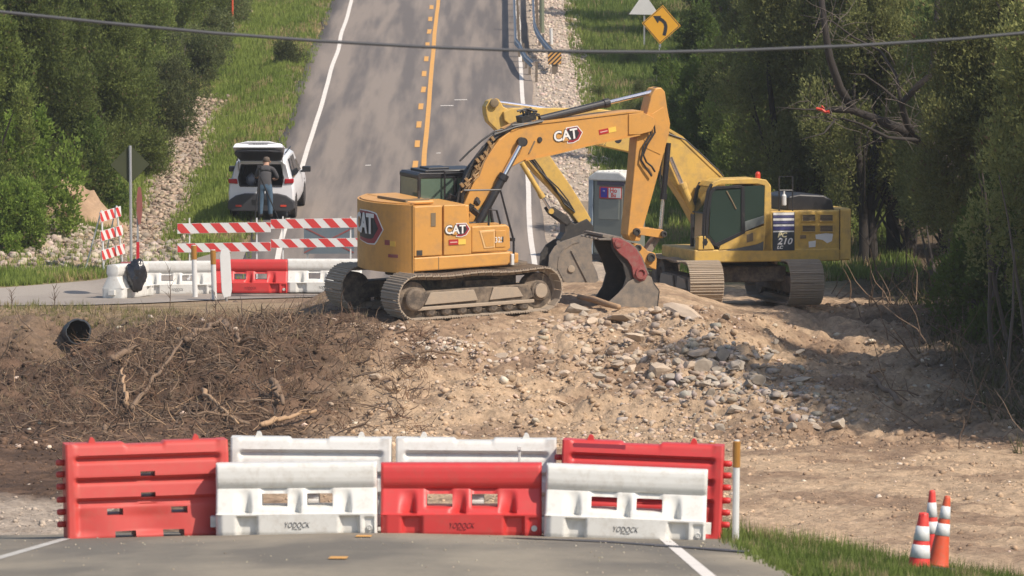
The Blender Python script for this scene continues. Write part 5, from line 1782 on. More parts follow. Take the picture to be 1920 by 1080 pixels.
# ================================================================== EXCAVATORS
class Rig:
    """machine frame: x forward, y left, z up; photo outlines are unprojected onto its vertical planes"""
    def __init__(s, loc, yaw, tiltx=0.0):
        s.M = Matrix.Translation(loc) @ Matrix.Rotation(tiltx, 4, 'X') @ Matrix.Rotation(yaw, 4, 'Z')
        s.I = s.M.inverted()
        s.o = s.I @ Vector((0, 0, 0)); s.R = s.I.to_3x3()

    def L(s, px, py, yl):
        d = s.R @ (FWD + RIGHT * ((px - 960) / F) + UP * ((540 - py) / F))
        t = (yl - s.o.y) / d.y
        p = s.o + d * t
        return (p.x, p.z)

    def LX(s, px, py, xl):
        d = s.R @ (FWD + RIGHT * ((px - 960) / F) + UP * ((540 - py) / F))
        t = (xl - s.o.x) / d.x
        p = s.o + d * t
        return (p.y, p.z)

    def P(s, pts, yl): return [s.L(a, b, yl) for a, b in pts]


def set_matrix(o, m):
    l, r, sc = m.decompose(); o.location = l; o.rotation_mode = 'QUATERNION'; o.rotation_quaternion = r


SHOE = {}


def make_track(parent, yc, length, r, w, side, matshoe, matframe):
    """one crawler; x is along it. side = outward y direction (+1 or -1)"""
    c = (length - 2 * r) / 2
    t = empty('crawler_track', (0, yc, 0), parent=parent)
    rr = r - 0.045
    # roller frame
    mb = MB()
    mb.prism([(-c + 0.1, r * 0.55), (c - 0.35, r * 0.55), (c - 0.15, r * 0.75), (c - 0.30, r * 1.35), (-c + 0.35, r * 1.35), (-c + 0.05, r * 1.0)], -w * 0.28, w * 0.28)
    mb.build('roller_frame', matframe, t, bevel=.02)
    mb = MB()
    mb.prism([(-c + 0.05, r * 0.46), (c - 0.2, r * 0.46), (c - 0.2, r * 0.62), (-c + 0.05, r * 0.62)], side * w * 0.30, side * w * 0.40)
    mb.prism([(-c + 0.25, r * 0.7), (-c + 1.6, r * 0.75), (-c + 1.5, r * 1.28), (-c + 0.4, r * 1.28)], side * w * 0.29, side * w * 0.35)
    mb.prism([(-c + 1.9, r * 0.72), (c - 0.45, r * 0.78), (c - 0.6, r * 1.25), (-c + 2.0, r * 1.32)], side * w * 0.29, side * w * 0.34)
    mb.build('guard_plates', matshoe, t, bevel=.012)
    # sprocket housing (rear) and idler (front)
    q = MB().lathe([(rr * 0.92, -w * 0.22), (rr * 0.92, w * 0.20), (rr * 0.62, w * 0.24), (rr * 0.60, w * 0.40), (rr * 0.50, w * 0.43)], 24).build('sprocket', matframe, t, bevel=.01)
    q.rotation_euler = (math.pi / 2 * -side, 0, 0); q.location = (-c, 0, r)
    q = MB().lathe([(rr * 0.95, -w * 0.16), (rr * 0.95, w * 0.16), (rr * 0.55, w * 0.20), (rr * 0.52, w * 0.30)], 24).build('idler', matframe, t, bevel=.01)
    q.rotation_euler = (math.pi / 2 * -side, 0, 0); q.location = (c, 0, r)
    q = MB().lathe([(rr * 0.40, 0), (rr * 0.38, 0.05)], 18).build('hub_cap', matshoe, t, bevel=.008)
    q.rotation_euler = (math.pi / 2 * -side, 0, 0); q.location = (c, side * w * 0.30, r)
    rm = MB().lathe([(0.11, 0), (0.12, 0.02), (0.12, 0.16), (0.07, 0.2)], 12).mesh('roller'); rm.materials.append(matframe)
    for i in range(7):
        q = link('roller', rm, None, t); q.rotation_euler = (math.pi / 2 * -side, 0, 0); q.location = (-c + 0.42 + i * (2 * c - 0.85) / 6, side * w * 0.10, r * 0.36)
    # chain of shoes
    per = 4 * c + 2 * math.pi * r
    n = int(round(per / 0.190)); pitch = per / n
    key = (round(pitch, 4), w, matshoe.name)
    if key not in SHOE:
        mb = MB()
        prof = [(-pitch * 0.48, 0), (pitch * 0.48, 0), (pitch * 0.48, 0.024), (pitch * 0.36, 0.024), (pitch * 0.34, 0.05), (pitch * 0.26, 0.05), (pitch * 0.24, 0.024),
                (pitch * 0.04, 0.024), (pitch * 0.02, 0.044), (-pitch * 0.05, 0.044), (-pitch * 0.07, 0.024), (-pitch * 0.28, 0.024), (-pitch * 0.30, 0.044), (-pitch * 0.37, 0.044), (-pitch * 0.39, 0.024), (-pitch * 0.48, 0.024)]
        mb.prism(prof, -w / 2, w / 2)
        mb.box((0, 0, -0.045), (pitch * 0.9, 0.20, 0.09))
        SHOE[key] = mb.mesh('track_shoe'); SHOE[key].materials.append(matshoe)
    me = SHOE[key]
    for i in range(n):
        s = i * pitch
        if s < 2 * c: x, z, a = -c + s, 0, math.pi            # bottom run
        elif s < 2 * c + math.pi * r:
            th = (s - 2 * c) / r; x, z, a = c + r * math.sin(th), r - r * math.cos(th), math.pi - th
        elif s < 4 * c + math.pi * r:
            q = s - 2 * c - math.pi * r
            sag = -0.035 * math.sin(q / (2 * c) * math.pi * 2) ** 2
            x, z, a = c - q, 2 * r + sag, 0
        else:
            th = (s - 4 * c - math.pi * r) / r; x, z, a = -c - r * math.sin(th), r + r * math.cos(th), -th
        o = link('track_shoe', me, None, t)
        # local z of the shoe points outward
        rx = r * 0
        o.location = (x, 0, z + 0.045)
        o.rotation_euler = (0, a, 0)
    t.location.z += 0.0
    return t


def plate(rig, name, px, yref, y0, y1, m, parent, bevel=0.015):
    return MB().prism(rig.P(px, yref), y0, y1).build(name, m, parent, bevel=bevel)


def cyl3(name, a, b, r, m, parent, n=12):
    return MB().tube([a, b], r, n).build(name, m, parent, smooth=False)


def ram(rig, parent, p0, p1, split, y, rb, rr, mb_, name='hydraulic_cylinder'):
    """barrel from p0 to split, rod from split to p1 (photo pixels on plane y)"""
    a = rig.L(*p0, y); b = rig.L(*p1, y); s = Vector(a).lerp(Vector(b), split)
    A = Vector((a[0], y, a[1])); B = Vector((b[0], y, b[1])); S = Vector((s[0], y, s[1]))
    o = MB().tube([A, S], rb, 14).build(name, mb_, parent)
    d = (S - A).normalized()
    MB().tube([S - d * 0.10, S + d * 0.03], rb * 1.22, 14).build('gland', mb_, o)
    MB().tube([S, B], rr, 12).build('rod', M['rod'], o)
    MB().tube([B + Vector((0, -rb * .8, 0)), B + Vector((0, rb * .8, 0))], rb * 1.05, 14).build('eye', mb_, o)
    return o


def hexlogo(parent, loc, rot, s, name='logo'):
    """white letters over a dark red hexagon with a yellow wedge"""
    r = empty(name, loc, rot, parent)
    hx = [(0.15, -0.62), (0.62, -0.66), (1.12, -0.50), (1.50, 0.02), (1.12, 0.56), (0.2, 0.56)]
    MB().prism([(a * s, b * s) for a, b in [(0.08, -0.68), (0.64, -0.73), (1.16, -0.56), (1.58, 0.02), (1.16, 0.63), (0.1, 0.63)]], 0.0, 0.003, 'z').build('logo_border', M['white'], r)
    MB().prism([(a * s, b * s) for a, b in hx], 0.001, 0.005, 'z').build('hexagon', M['redprint'], r)
    MB().prism([(a * s, b * s) for a, b in [(0.25, -0.42), (0.6, -0.48), (1.0, -0.36), (1.25, 0.02), (0.98, 0.40), (0.25, 0.44)]], 0.002, 0.0065, 'z').build('inner_hexagon', M['blackprint'], r)
    t1 = link('letter_outline', text_mesh('CAT', 1.15 * s, 0.002, 0, 0.075 * s, 0.95), M['blackprint'], r); t1.location = (0, 0.0, 0.008)
    t2 = link('lettering', text_mesh('CAT', 1.15 * s, 0.002, 0, 0.028 * s, 0.95), M['white'], r); t2.location = (0, 0.0, 0.0115)
    MB().prism([(-0.30 * s, -0.46 * s), (0.26 * s, -0.46 * s), (-0.02 * s, -0.10 * s)], 0.012, 0.0155, 'z').build('yellow_wedge', M['yellow'], r)
    return r


def sticker(parent, loc, rot, w, h):
    r = empty('sticker', loc, rot, parent)
    MB().box((-w * 0.22, 0, 0.002), (w * 0.56, h, 0.004)).build('red_half', M['orange_red'] if False else mat('sticker_red', (0.42, 0.03, 0.03), 0.5), r)
    MB().box((w * 0.28, 0, 0.0015), (w * 0.44, h, 0.003)).build('yellow_half', mat('sticker_yellow', (0.80, 0.55, 0.10), 0.5), r)
    MB().box((-w * 0.22, 0, 0.0045), (w * 0.42, h * 0.18, 0.003)).build('white_bar', mat('sticker_pale', (0.7, 0.45, 0.4), 0.5), r)
    return r


RY = math.pi / 2
# ------------------------------------------------------------------ nearer excavator
cpos = W(829, 577, 116.2)
CYAW = math.radians(25); CTILT = math.radians(3.2)
R1 = Rig(cpos, CYAW, CTILT)
ex1 = empty('excavator', cpos)
set_matrix(ex1, R1.M)
tag(ex1, 'orange yellow short tailed excavator nearest the crest with its arm reaching right', 'excavator')
ra = lambda p, dx=0, dy=0, dz=0: None
tr_l, tr_r = [], []
TR7 = Matrix.Rotation(math.radians(7.5), 4, 'Z')
for yc, side in ((-1.19, -1), (1.19, 1)):
    t = make_track(ex1, yc, 4.12, 0.45, 0.72, side, M['track'], M['trackdark'])
    set_matrix(t, Matrix.Translation((0.03, 0.0, -0.04)) @ TR7 @ Matrix.Translation((0, yc, 0)))
MB().box((0.34, 0, 0.62), (1.9, 1.9, 0.34), (0, 0, math.radians(7.5))).box((0.34, 0, 0.55), (0.9, 2.2, 0.3), (0, 0, math.radians(7.5))).box((0.34, 0, 0.86), (2.6, 1.75, 0.30), (0, 0, math.radians(7.5))).build('carbody', M['trackdark'], ex1, bevel=.03)
MB().lathe([(0.62, 0.78), (0.62, 1.05)], 32).build('slew_ring', M['darksteel'], ex1)
YS = -1.33
def XS(px): return R1.L(px, 430, YS)[0]
def ZS(py, px=850): return R1.L(px, py, YS)[1]
ZT = ZS(384); ZB = ZS(507)
print('house', ZB, ZT, XS(773), XS(829), XS(884), XS(960))
def arc(rad, a0, a1, n): return [(rad * math.cos(math.radians(a0 + (a1 - a0) * k / n)), rad * math.sin(math.radians(a0 + (a1 - a0) * k / n))) for k in range(n + 1)]
xs0_ = XS(774); CR = math.hypot(xs0_ + .02, 1.34)
aa = math.degrees(math.asin(1.34 / CR))
cw = arc(CR, 180 - aa, 180 + aa, 30) + [(xs0_, -1.34), (xs0_, 1.34)]
o = MB().prism(cw, ZB - 0.03, ZT + 0.03, 'z').build('counterweight', M['yellow'], ex1, bevel=.05, seg=3)
MB().prism([(xs0_ + .01, 1.25)] + [(x * 0.97, y * 0.95) for x, y in cw[:-2]] + [(xs0_ + .01, -1.25)], ZT + 0.01, ZT + 0.06, 'z').build('top_lip', M['yellow'], o, bevel=.02)
x1_ = XS(829); x2_ = XS(832); x3_ = XS(884); x4_ = XS(958); zd = ZS(478)
MB().prism([(xs0_ + .005, -1.27), (x3_ - .02, -1.27), (x3_ - .02, 0.3), (-0.45, 0.3), (-0.45, 1.25), (xs0_ + .005, 1.25)], ZB + 0.1, ZT - 0.02, 'z').build('engine_housing', M['yellow'], ex1, bevel=.03)
MB().box((-0.95, 0.10, ZT + 0.035), (0.72, 2.0, 0.08)).build('engine_hood', M['yellow'], ex1, bevel=.03)
MB().box((-1.36, -0.42, ZT + 0.09), (0.05, 1.2, 0.05), (0, 0, 0.12)).build('hood_rail', M['seat'], ex1)
MB().box((-1.0, -0.85, ZT + 0.09), (0.62, 0.05, 0.05)).build('hood_rail', M['seat'], ex1)
MB().box((-0.75, -0.45, ZT + 0.16), (0.04, 0.04, 0.16)).build('exhaust_stub', M['darksteel'], ex1)
d1 = MB().box(((xs0_ + x1_) / 2 + .012, -1.305, (zd + ZT) / 2), (x1_ - xs0_ - .03, 0.07, ZT - zd)).build('rear_side_door', M['yellow'], ex1, bevel=.022)
MB().box((XS(812), -1.345, ZS(410)), (0.11, 0.012, 0.29)).build('vent_plate', M['seat'], d1)
MB().box((XS(786), -1.345, ZS(471)), (0.13, 0.012, 0.11)).build('latch', M['darksteel'], d1)
d2 = MB().prism([(x2_, zd), (x3_, zd), (x3_, ZS(428)), (XS(880), ZS(420)), (XS(873), ZT), (x2_, ZT)], -1.335, -1.27).build('front_side_door', M['yellow'], ex1, bevel=.018)
MB().prism([(xs0_ + .02, ZB + .01), (x4_ - .06, ZB + .06), (x4_, ZS(477)), (xs0_ + .02, zd - .02)], -1.34, -1.2).build('side_skirt', M['yellow'], ex1, bevel=.03)
MB().box((XS(822), -1.342, (ZB + zd) / 2), (0.012, 0.01, zd - ZB - .06)).build('skirt_seam', M['seat'], ex1)
zb_ = ZS(476); zt_ = ZS(426)
tb = MB().prism([(x3_ + .01, zb_), (x4_ - .08, zb_), (x4_, zb_ + .06), (x4_ - .02, zt_ - .06), (x4_ - .1, zt_), (x3_ + .01, zt_)], -1.315, -0.72).build('toolbox', M['yellow'], ex1, bevel=.03)
MB().prism([(XS(908), ZS(469)), (XS(928), ZS(468)), (XS(928), ZS(434)), (XS(899), ZS(435))], -1.328, -1.30).build('recess_panel', mat('yellow_panel_edge', (0.72, 0.46, 0.20), 0.5, dirt=0.2), tb, bevel=.01)
MB().prism([(XS(911), ZS(466)), (XS(926), ZS(465)), (XS(926), ZS(437)), (XS(903), ZS(438))], -1.333, -1.31).build('recess', M['yellow'], tb, bevel=.006)
MB().box((XS(939), -1.322, ZS(452)), (0.24, 0.015, 0.36)).build('small_door', M['yellow'], tb, bevel=.008)
q = lettering('325', M['white'], tb, (XS(936), -1.333, ZS(454)), (RY, 0, 0), 0.17, bold=0.001, extrude=0.002, xscale=.85)
MB().box((XS(942.5), -1.333, ZS(453)), (0.035, 0.006, 0.12)).build('number_bar', M['blackprint'], tb)
MB().box((XS(961), -1.30, ZS(492)), (0.07, 0.10, 0.24)).build('step', M['postwhite'], ex1, bevel=.01)
MB().box((0.30, 0.15, 1.12), (2.2, 2.2, 0.22)).build('slew_frame', M['yellow'], ex1, bevel=.03)
MB().box((0.45, -0.42, 1.55), (0.9, 0.06, 0.7)).build('boom_bracket', M['darksteel'], ex1, bevel=.02)
MB().box((0.45, 0.30, 1.55), (0.9, 0.06, 0.7)).build('boom_bracket', M['darksteel'], ex1, bevel=.02)
hexlogo(ex1, (XS(853), -1.345, ZS(431)), (RY, 0, 0), 0.225)
sticker(ex1, (XS(857), -1.345, ZS(454)), (RY, 0, 0), 0.40, 0.115)
tl = empty('logo', (0, 0, 0), (0, 0, 0), ex1)
TLR = CR + 0.003
def on_tail(ang, z, dr=0.0):
    a = math.radians(ang); return Vector(((TLR + dr) * math.cos(a), (TLR + dr) * math.sin(a), z))
def tail_patch(poly, dr, th, name, m):
    """outline in (degrees, z), cut in vertical slices so that it follows the curve"""
    lo = min(a for a, z in poly); hi = max(a for a, z in poly); n = 14
    def zr(a):
        zz = []
        for i in range(len(poly)):
            (a0, z0), (a1, z1) = poly[i], poly[(i + 1) % len(poly)]
            if abs(a1 - a0) < 1e-6:
                if abs(a - a0) < 1e-3: zz += [z0, z1]
            elif min(a0, a1) - 1e-6 <= a <= max(a0, a1) + 1e-6: zz.append(z0 + (z1 - z0) * (a - a0) / (a1 - a0))
        return min(zz), max(zz)
    V_ = []; Fs = []
    for k in range(n + 1):
        a = lo + (hi - lo) * k / n; a_ = min(max(a, lo + 1e-4), hi - 1e-4); z0, z1 = zr(a_)
        V_ += [on_tail(a, z0, dr), on_tail(a, z1, dr), on_tail(a, z1, dr + th), on_tail(a, z0, dr + th)]
    for k in range(n):
        for j in range(4): Fs.append((k * 4 + j, k * 4 + (j + 1) % 4, k * 4 + 4 + (j + 1) % 4, k * 4 + 4 + j))
    Fs += [(0, 1, 2, 3), (n * 4 + 3, n * 4 + 2, n * 4 + 1, n * 4)]
    return MB().add(V_, Fs).build(name, m, tl)
zc_ = ZS(436, 700)
tail_patch([(172, zc_ - .30), (186, zc_ - .37), (195, zc_ - .36), (203, zc_ - .02), (196, zc_ + .34), (186, zc_ + .37), (172, zc_ + .36)], 0.002, 0.006, 'logo_border', M['white'])
tail_patch([(173, zc_ - .29), (186, zc_ - .345), (194.4, zc_ - .33), (202.2, zc_ - .02), (195.4, zc_ + .315), (186, zc_ + .345), (173, zc_ + .34)], 0.006, 0.006, 'hexagon', M['redprint'])
tail_patch([(173, zc_ - .22), (186, zc_ - .25), (192, zc_ - .24), (198, zc_), (193, zc_ + .25), (186, zc_ + .28), (173, zc_ + .28)], 0.010, 0.006, 'inner_hexagon', M['blackprint'])
for (ch, ang, sz) in (('C', 172.5, 0.56), ('A', 181.5, 0.60), ('T', 190.0, 0.60)):
    p = on_tail(ang, zc_ + .06, 0.034)
    t2 = link('lettering', text_mesh(ch, sz, 0.006, 0, 0.018, 0.78), M['white'], tl)
    t2.location = p; t2.rotation_euler = (RY, 0, math.radians(ang) + RY)
def tail_bar(a0, a1, z0, z1, m, nm):
    global tl
    keep = tl; tl = ex1
    tail_patch([(a0, z0), (a1, z0), (a1, z1), (a0, z1)], 0.002, 0.005, nm, m); tl = keep
z_ = ZS(460, 730)
tail_bar(204, 208.5, z_ - .05, z_ + .06, M['redpaint'], 'red_sticker'); tail_bar(208.5, 213, z_ - .07, z_ + .04, mat('sticker_yellow2', (0.72, 0.45, 0.08), 0.5), 'yellow_sticker')
tail_bar(207, 215, ZS(484, 740) - .03, ZS(484, 740) + .04, M['redpaint'], 'red_sticker')

# cab (far side, left of the boom)
cab = empty('cab', (0, 0, 0), (0, 0, 0), ex1)
CX0, CX1, CY0, CY1, CZ0, CZ1 = -0.42, 1.32, 0.36, 1.34, 1.2, 2.93
shell = MB()
side = [(CX0, CZ0), (CX1 + 0.1, CZ0), (CX1 + 0.16, 1.75), (CX1 - 0.12, CZ1 - 0.06), (CX0 + 0.06, CZ1), (CX0, CZ1 - 0.1)]
shell.prism([(CX0, CZ0), (CX1 + .1, CZ0), (CX1 + .13, 1.62), (CX0, 1.62)], CY0, CY1)
shell.prism([(CX0, CZ1 - 0.12), (CX1 - 0.1, CZ1 - 0.16), (CX1 - 0.12, CZ1 - 0.04), (CX0 + 0.06, CZ1), (CX0, CZ1 - 0.04)], CY0, CY1)
for y in (CY0 + 0.03, CY1 - 0.03):
    for (x0, x1, z0, z1) in ((CX0 + .04, CX0 + .05, 1.6, CZ1 - .08), (0.52, 0.48, 1.6, CZ1 - .1), (CX1 + .10, CX1 - 0.13, 1.6, CZ1 - .1)):
        shell.tube([(x0, y, z0), (x1, y, z1)], 0.045, 6)
shell.build('cab_frame', M['black'], cab, bevel=.015)
gl = MB()
gl.prism([(CX0 + .07, 1.62), (0.46, 1.62), (0.44, CZ1 - .12), (CX0 + .07, CZ1 - .11)], CY0 + .015, CY0 + .03)
gl.prism([(0.56, 1.62), (CX1 + .08, 1.62), (CX1 - .14, CZ1 - .16), (0.54, CZ1 - .13)], CY0 + .015, CY0 + .03)
gl.prism([(CX0 + .07, 1.62), (CX1 + .08, 1.62), (CX1 - .14, CZ1 - .16), (CX0 + .07, CZ1 - .11)], CY1 - .03, CY1 - .015)
gl.box((CX0 + .02, (CY0 + CY1) / 2, 2.25), (.015, CY1 - CY0 - .1, 1.1))
gl.build('window_panes', mat('green_tinted_glass', (0.10, 0.15, 0.115), 0.10, spec=0.8, scale=1.2, var=0.35), cab)
MB().box((0.45, 0.85, CZ1 + 0.02), (1.3, 0.8, 0.05)).box((0.2, 0.85, CZ1 + 0.06), (0.5, 0.5, 0.05)).build('roof_panel', M['black'], cab, bevel=.015)

# boom (photo outline on the boom's right face)
YB = -0.30
boom = plate(R1, 'boom', [(868, 452), (866, 392), (884, 352), (900, 320), (915, 291), (936, 262), (958, 245), (985, 234), (1040, 229), (1110, 221), (1178, 212), (1205, 211), (1222, 219), (1228, 232), (1220, 246), (1200, 252), (1150, 262), (1100, 273), (1040, 288), (985, 300), (958, 314), (938, 342), (912, 374), (893, 400), (884, 452)], YB, YB, YB + 0.54, M['yellow'], ex1, .02)
plate(R1, 'top_flange', [(958, 243), (985, 231), (1040, 226), (1178, 209), (1206, 208), (1206, 211), (1178, 212), (1040, 229), (985, 235), (958, 247)], YB, YB - 0.02, YB + 0.56, M['yellow'], boom, 0)
plate(R1, 'bottom_flange', [(985, 302), (1040, 290), (1100, 275), (1150, 264), (1200, 254), (1200, 251), (1150, 261), (1100, 272), (1040, 287), (985, 299)], YB, YB - 0.02, YB + 0.56, M['yellow'], boom, 0)
a = R1.L(1012, 262, YB)
q = MB().lathe([(0.065, 0), (0.05, 0.03)], 14).build('boss', M['darksteel'], boom); q.rotation_euler = (RY, 0, 0); q.location = (a[0], YB, a[1])
a = R1.L(997, 276, YB); MB().box((a[0], YB - 0.01, a[1]), (0.03, 0.02, 0.30), (0, math.radians(28), 0)).build('bracket', M['seat'], boom)
a = R1.L(1060, 254, YB); hexlogo(ex1, (a[0], YB - 0.005, a[1]), (RY, math.radians(-7.0), 0), 0.27)
a = R1.L(1139, 245, YB); sticker(ex1, (a[0], YB - 0.004, a[1]), (RY, math.radians(-9), 0), 0.42, 0.11)
plate(R1, 'tip_plate', [(1178, 214), (1205, 211), (1224, 220), (1228, 232), (1220, 246), (1198, 252), (1178, 252)], YB, YB - 0.03, YB - 0.002, M['yellow'], boom, .006)
# boom lift cylinders
for y in (-0.40, 0.30):
    ram(R1, ex1, (893, 425), (979, 266), 0.60, y, 0.095, 0.060, M['black'])
    a = R1.L(893, 412, y)
a = R1.L(979, 266, -0.47)
q = MB().lathe([(0.095, 0), (0.095, 0.08)], 16).build('pin', M['darksteel'], boom); q.rotation_euler = (RY, 0, 0); q.location = (a[0], -0.40, a[1])
# stick cylinder on the top
ram(R1, ex1, (1012, 224), (1229, 171), 0.585, -0.03, 0.085, 0.05, M['black'])
# stick
YK = -0.19
stick = plate(R1, 'stick', [(1229, 166), (1240, 164), (1247, 172), (1251, 200), (1257, 232), (1255, 250), (1243, 295), (1224, 365), (1206, 428), (1200, 452), (1184, 452), (1177, 440), (1181, 400), (1189, 320), (1194, 262), (1200, 246), (1214, 210), (1221, 180)], YK, YK, YK + 0.38, M['yellow'], ex1, .02)
plate(R1, 'side_stiffener', [(1222, 214), (1244, 200), (1251, 236), (1238, 290), (1212, 278), (1204, 250)], YK, YK - 0.012, YK + 0.002, M['yellow'], stick, .006)
ram(R1, ex1, (1253, 268), (1238, 434), 0.62, -0.03, 0.065, 0.045, M['black'])
for y in (-0.24, 0.20):
    plate(R1, 'link_arm', [(1192, 436), (1190, 430), (1197, 426), (1240, 430), (1248, 436), (1247, 444), (1238, 446), (1198, 440)], YK, y, y + 0.05, M['yellow'], ex1, .008)
plate(R1, 'link_arm', [(1236, 438), (1244, 444), (1220, 482), (1210, 476)], YK, -0.12, 0.10, M['steel'], ex1, .01)
coup = plate(R1, 'quick_coupler', [(1186, 462), (1191, 456), (1199, 458), (1212, 470), (1226, 474), (1229, 486), (1228, 505), (1219, 502), (1206, 492), (1194, 482), (1188, 474)], YK, -0.26, 0.24, M['yellow'], ex1, .015)
for (px, py, r_) in ((1193, 464, 0.075), (1217, 482, 0.10), (1190, 434, 0.085), (1241, 438, 0.07)):
    a = R1.L(px, py, YK)
    q = MB().lathe([(r_, 0), (r_, 0.06), (r_ * .6, 0.065), (r_ * .55, 0.04)], 16).build('pin', M['darksteel'], ex1); q.rotation_euler = (RY, 0, 0); q.location = (a[0], -0.255, a[1])
# bucket
YU = -0.60; YW = 0.38
bk = empty('bucket', (0, 0, 0), (0, 0, 0), ex1)
plate(R1, 'side_plate', [(1178, 529), (1190, 522), (1206, 526), (1215, 516), (1222, 520), (1226, 534), (1235, 546), (1231, 578), (1214, 590), (1148, 572), (1141, 567), (1160, 550)], YU, YU, YU + 0.04, M['steel'], bk, .006)
plate(R1, 'worn_red_side', [(1147, 446), (1160, 446), (1178, 455), (1192, 466), (1202, 482), (1209, 500), (1214, 515), (1209, 525), (1199, 528), (1188, 520), (1184, 500), (1176, 487), (1162, 476), (1152, 464)], YU, YU - 0.02, YU + 0.05, M['redpaint'], bk, .01)
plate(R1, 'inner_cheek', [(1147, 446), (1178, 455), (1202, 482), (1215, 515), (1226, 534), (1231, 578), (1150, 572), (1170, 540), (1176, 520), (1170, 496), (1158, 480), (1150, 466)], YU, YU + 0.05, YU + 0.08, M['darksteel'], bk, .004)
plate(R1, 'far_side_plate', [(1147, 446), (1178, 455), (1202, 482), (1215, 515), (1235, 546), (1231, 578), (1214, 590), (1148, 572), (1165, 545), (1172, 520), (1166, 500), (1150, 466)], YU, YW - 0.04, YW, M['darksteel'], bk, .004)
def shell_strip(rig, name, px, y0, y1, th, m, parent):
    P2 = rig.P(px, y0); mb = MB()
    for i in range(len(P2) - 1):
        a, b = Vector(P2[i]), Vector(P2[i + 1]); n_ = Vector((-(b - a).y, (b - a).x)).normalized() * th
        mb.prism([tuple(a), tuple(b), tuple(b + n_), tuple(a + n_)], y0, y1)
    return mb.build(name, m, parent)
shell_strip(R1, 'curved_back', [(1147, 446), (1162, 446), (1178, 455), (1192, 466), (1202, 482), (1209, 500), (1215, 515)], YU + .01, YW - .01, 0.03, M['steel'], bk)
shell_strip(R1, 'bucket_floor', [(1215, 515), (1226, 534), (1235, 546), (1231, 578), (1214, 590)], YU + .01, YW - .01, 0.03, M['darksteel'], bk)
shell_strip(R1, 'lip', [(1214, 590), (1148, 572)], YU + .01, YW - .01, 0.04, M['steel'], bk)
a = R1.L(1200, 512, YU)
q = MB().lathe([(0.13, 0), (0.13, 0.05), (0.085, 0.055), (0.08, 0.02)], 20).build('wear_boss', M['redpaint'], bk); q.rotation_euler = (RY, 0, 0); q.location = (a[0], YU - 0.02, a[1])
a = R1.L(1159, 455, YU)
q = MB().lathe([(0.10, 0), (0.10, 0.03), (0.06, 0.035)], 20).build('wear_boss', M['redpaint'], bk); q.rotation_euler = (RY, 0, 0); q.location = (a[0], YU - 0.02, a[1])
for i in range(5):
    y = YU + 0.06 + i * 0.21
    a = R1.L(1147, 447, YU); c_ = R1.L(1133, 446, YU)
    MB().prism([(a[0] + .05, a[1] - .05), (a[0] + .05, a[1] + .05), (c_[0] - .12, c_[1] - .02), (c_[0] - .12, c_[1] - .05)], y - 0.05, y + 0.05).build('tooth', M['steel'], bk, bevel=.01)
shell_strip(R1, 'upper_lip', [(1130, 444), (1150, 446)], YU + .01, YW - .01, 0.05, M['steel'], bk)

# hoses along the boom and around the foot
mb = MB()
random.seed(3)
for i in range(12):
    j = random.uniform
    y = -0.32 + 0.05 * i if i < 12 else 0
    pth = [(866 + j(-18, 8), 398 + j(-14, 14)), (868 + j(-14, 6), 355 + j(-10, 10)), (882 + j(-10, 8), 318 + j(-8, 8)), (903 + j(-8, 8), 284 + j(-8, 8)), (930 + j(-6, 6), 256 + j(-6, 4)), (962 + j(-4, 4), 239 + j(-4, 3)), (1010 + j(-10, 10), 228 + j(-3, 2))]
    pts = [Vector((R1.L(a, b, y)[0], y, R1.L(a, b, y)[1])) for a, b in pth]
    mb.tube(pts, 0.028, 6)
big = [(862, 302), (880, 284), (905, 262), (928, 246), (942, 243)]
mb.tube([Vector((R1.L(a, b, -0.3)[0], -0.3, R1.L(a, b, -0.3)[1])) for a, b in big], 0.022, 6)
for (p_) in ([(1212, 220), (1226, 230), (1228, 248), (1214, 270), (1206, 290), (1212, 304), (1222, 312), (1228, 322)], [(1206, 226), (1218, 236), (1220, 252), (1206, 274), (1202, 300), (1212, 316), (1222, 330)]):
    mb.tube([Vector((R1.L(a, b, -0.26)[0], -0.26, R1.L(a, b, -0.26)[1])) for a, b in p_], 0.022, 6)
tag(mb.build('hydraulic_hoses', M['hose'], ex1), kind='stuff')
mb = MB()
for i in range(7):
    j = random.uniform; y = -0.36 + 0.03 * i
    pth = [(872 + j(-8, 8), 352 + j(-10, 10)), (892 + j(-8, 8), 322 + j(-8, 8)), (908 + j(-6, 6), 296 + j(-8, 8)), (922 + j(-6, 6), 272 + j(-5, 5))]
    mb.tube([Vector((R1.L(a, b, y)[0], y, R1.L(a, b, y)[1])) for a, b in pth], 0.018, 6)
for i in range(12):
    t = i / 11; px = 868 + 60 * t; py = 350 - 86 * t; y = -0.38
    a = R1.L(px + random.uniform(-6, 6), py + random.uniform(-5, 5), y)
    mb.box((a[0], y, a[1]), (0.10, 0.06, 0.06), (0, 0.9, 0))
mb.build('hose_fittings', mat('brass_fittings', (0.42, 0.27, 0.13), 0.45, 0.4, dirt=0.3), ex1)
mb = MB()
for i in range(14):
    y = random.uniform(-0.25, 0.2)
    a = R1.L(random.uniform(972, 1012), random.uniform(208, 228), y); b = R1.L(random.uniform(965, 1015), random.uniform(206, 230), y)
    mb.tube([Vector((a[0], y, a[1])), Vector(((a[0] + b[0]) / 2, y, max(a[1], b[1]) + .05)), Vector((b[0], y, b[1]))], 0.024, 6)
a = R1.L(988, 221, -0.1); mb.box((a[0], -0.05, a[1]), (0.34, 0.3, 0.14), (0, -0.2, 0))
mb.build('hose_cluster', M['hose'], ex1)
# engine bay valve block between cab and boom foot
mb = MB()
for i in range(14):
    mb.box((random.uniform(0.1, 0.7), random.uniform(-0.6, 0.2), random.uniform(2.1, 2.42)), (random.uniform(.06, .2), random.uniform(.06, .2), random.uniform(.06, .2)), (random.random(), random.random(), 0))
mb.build('valve_block', M['darksteel'], ex1)
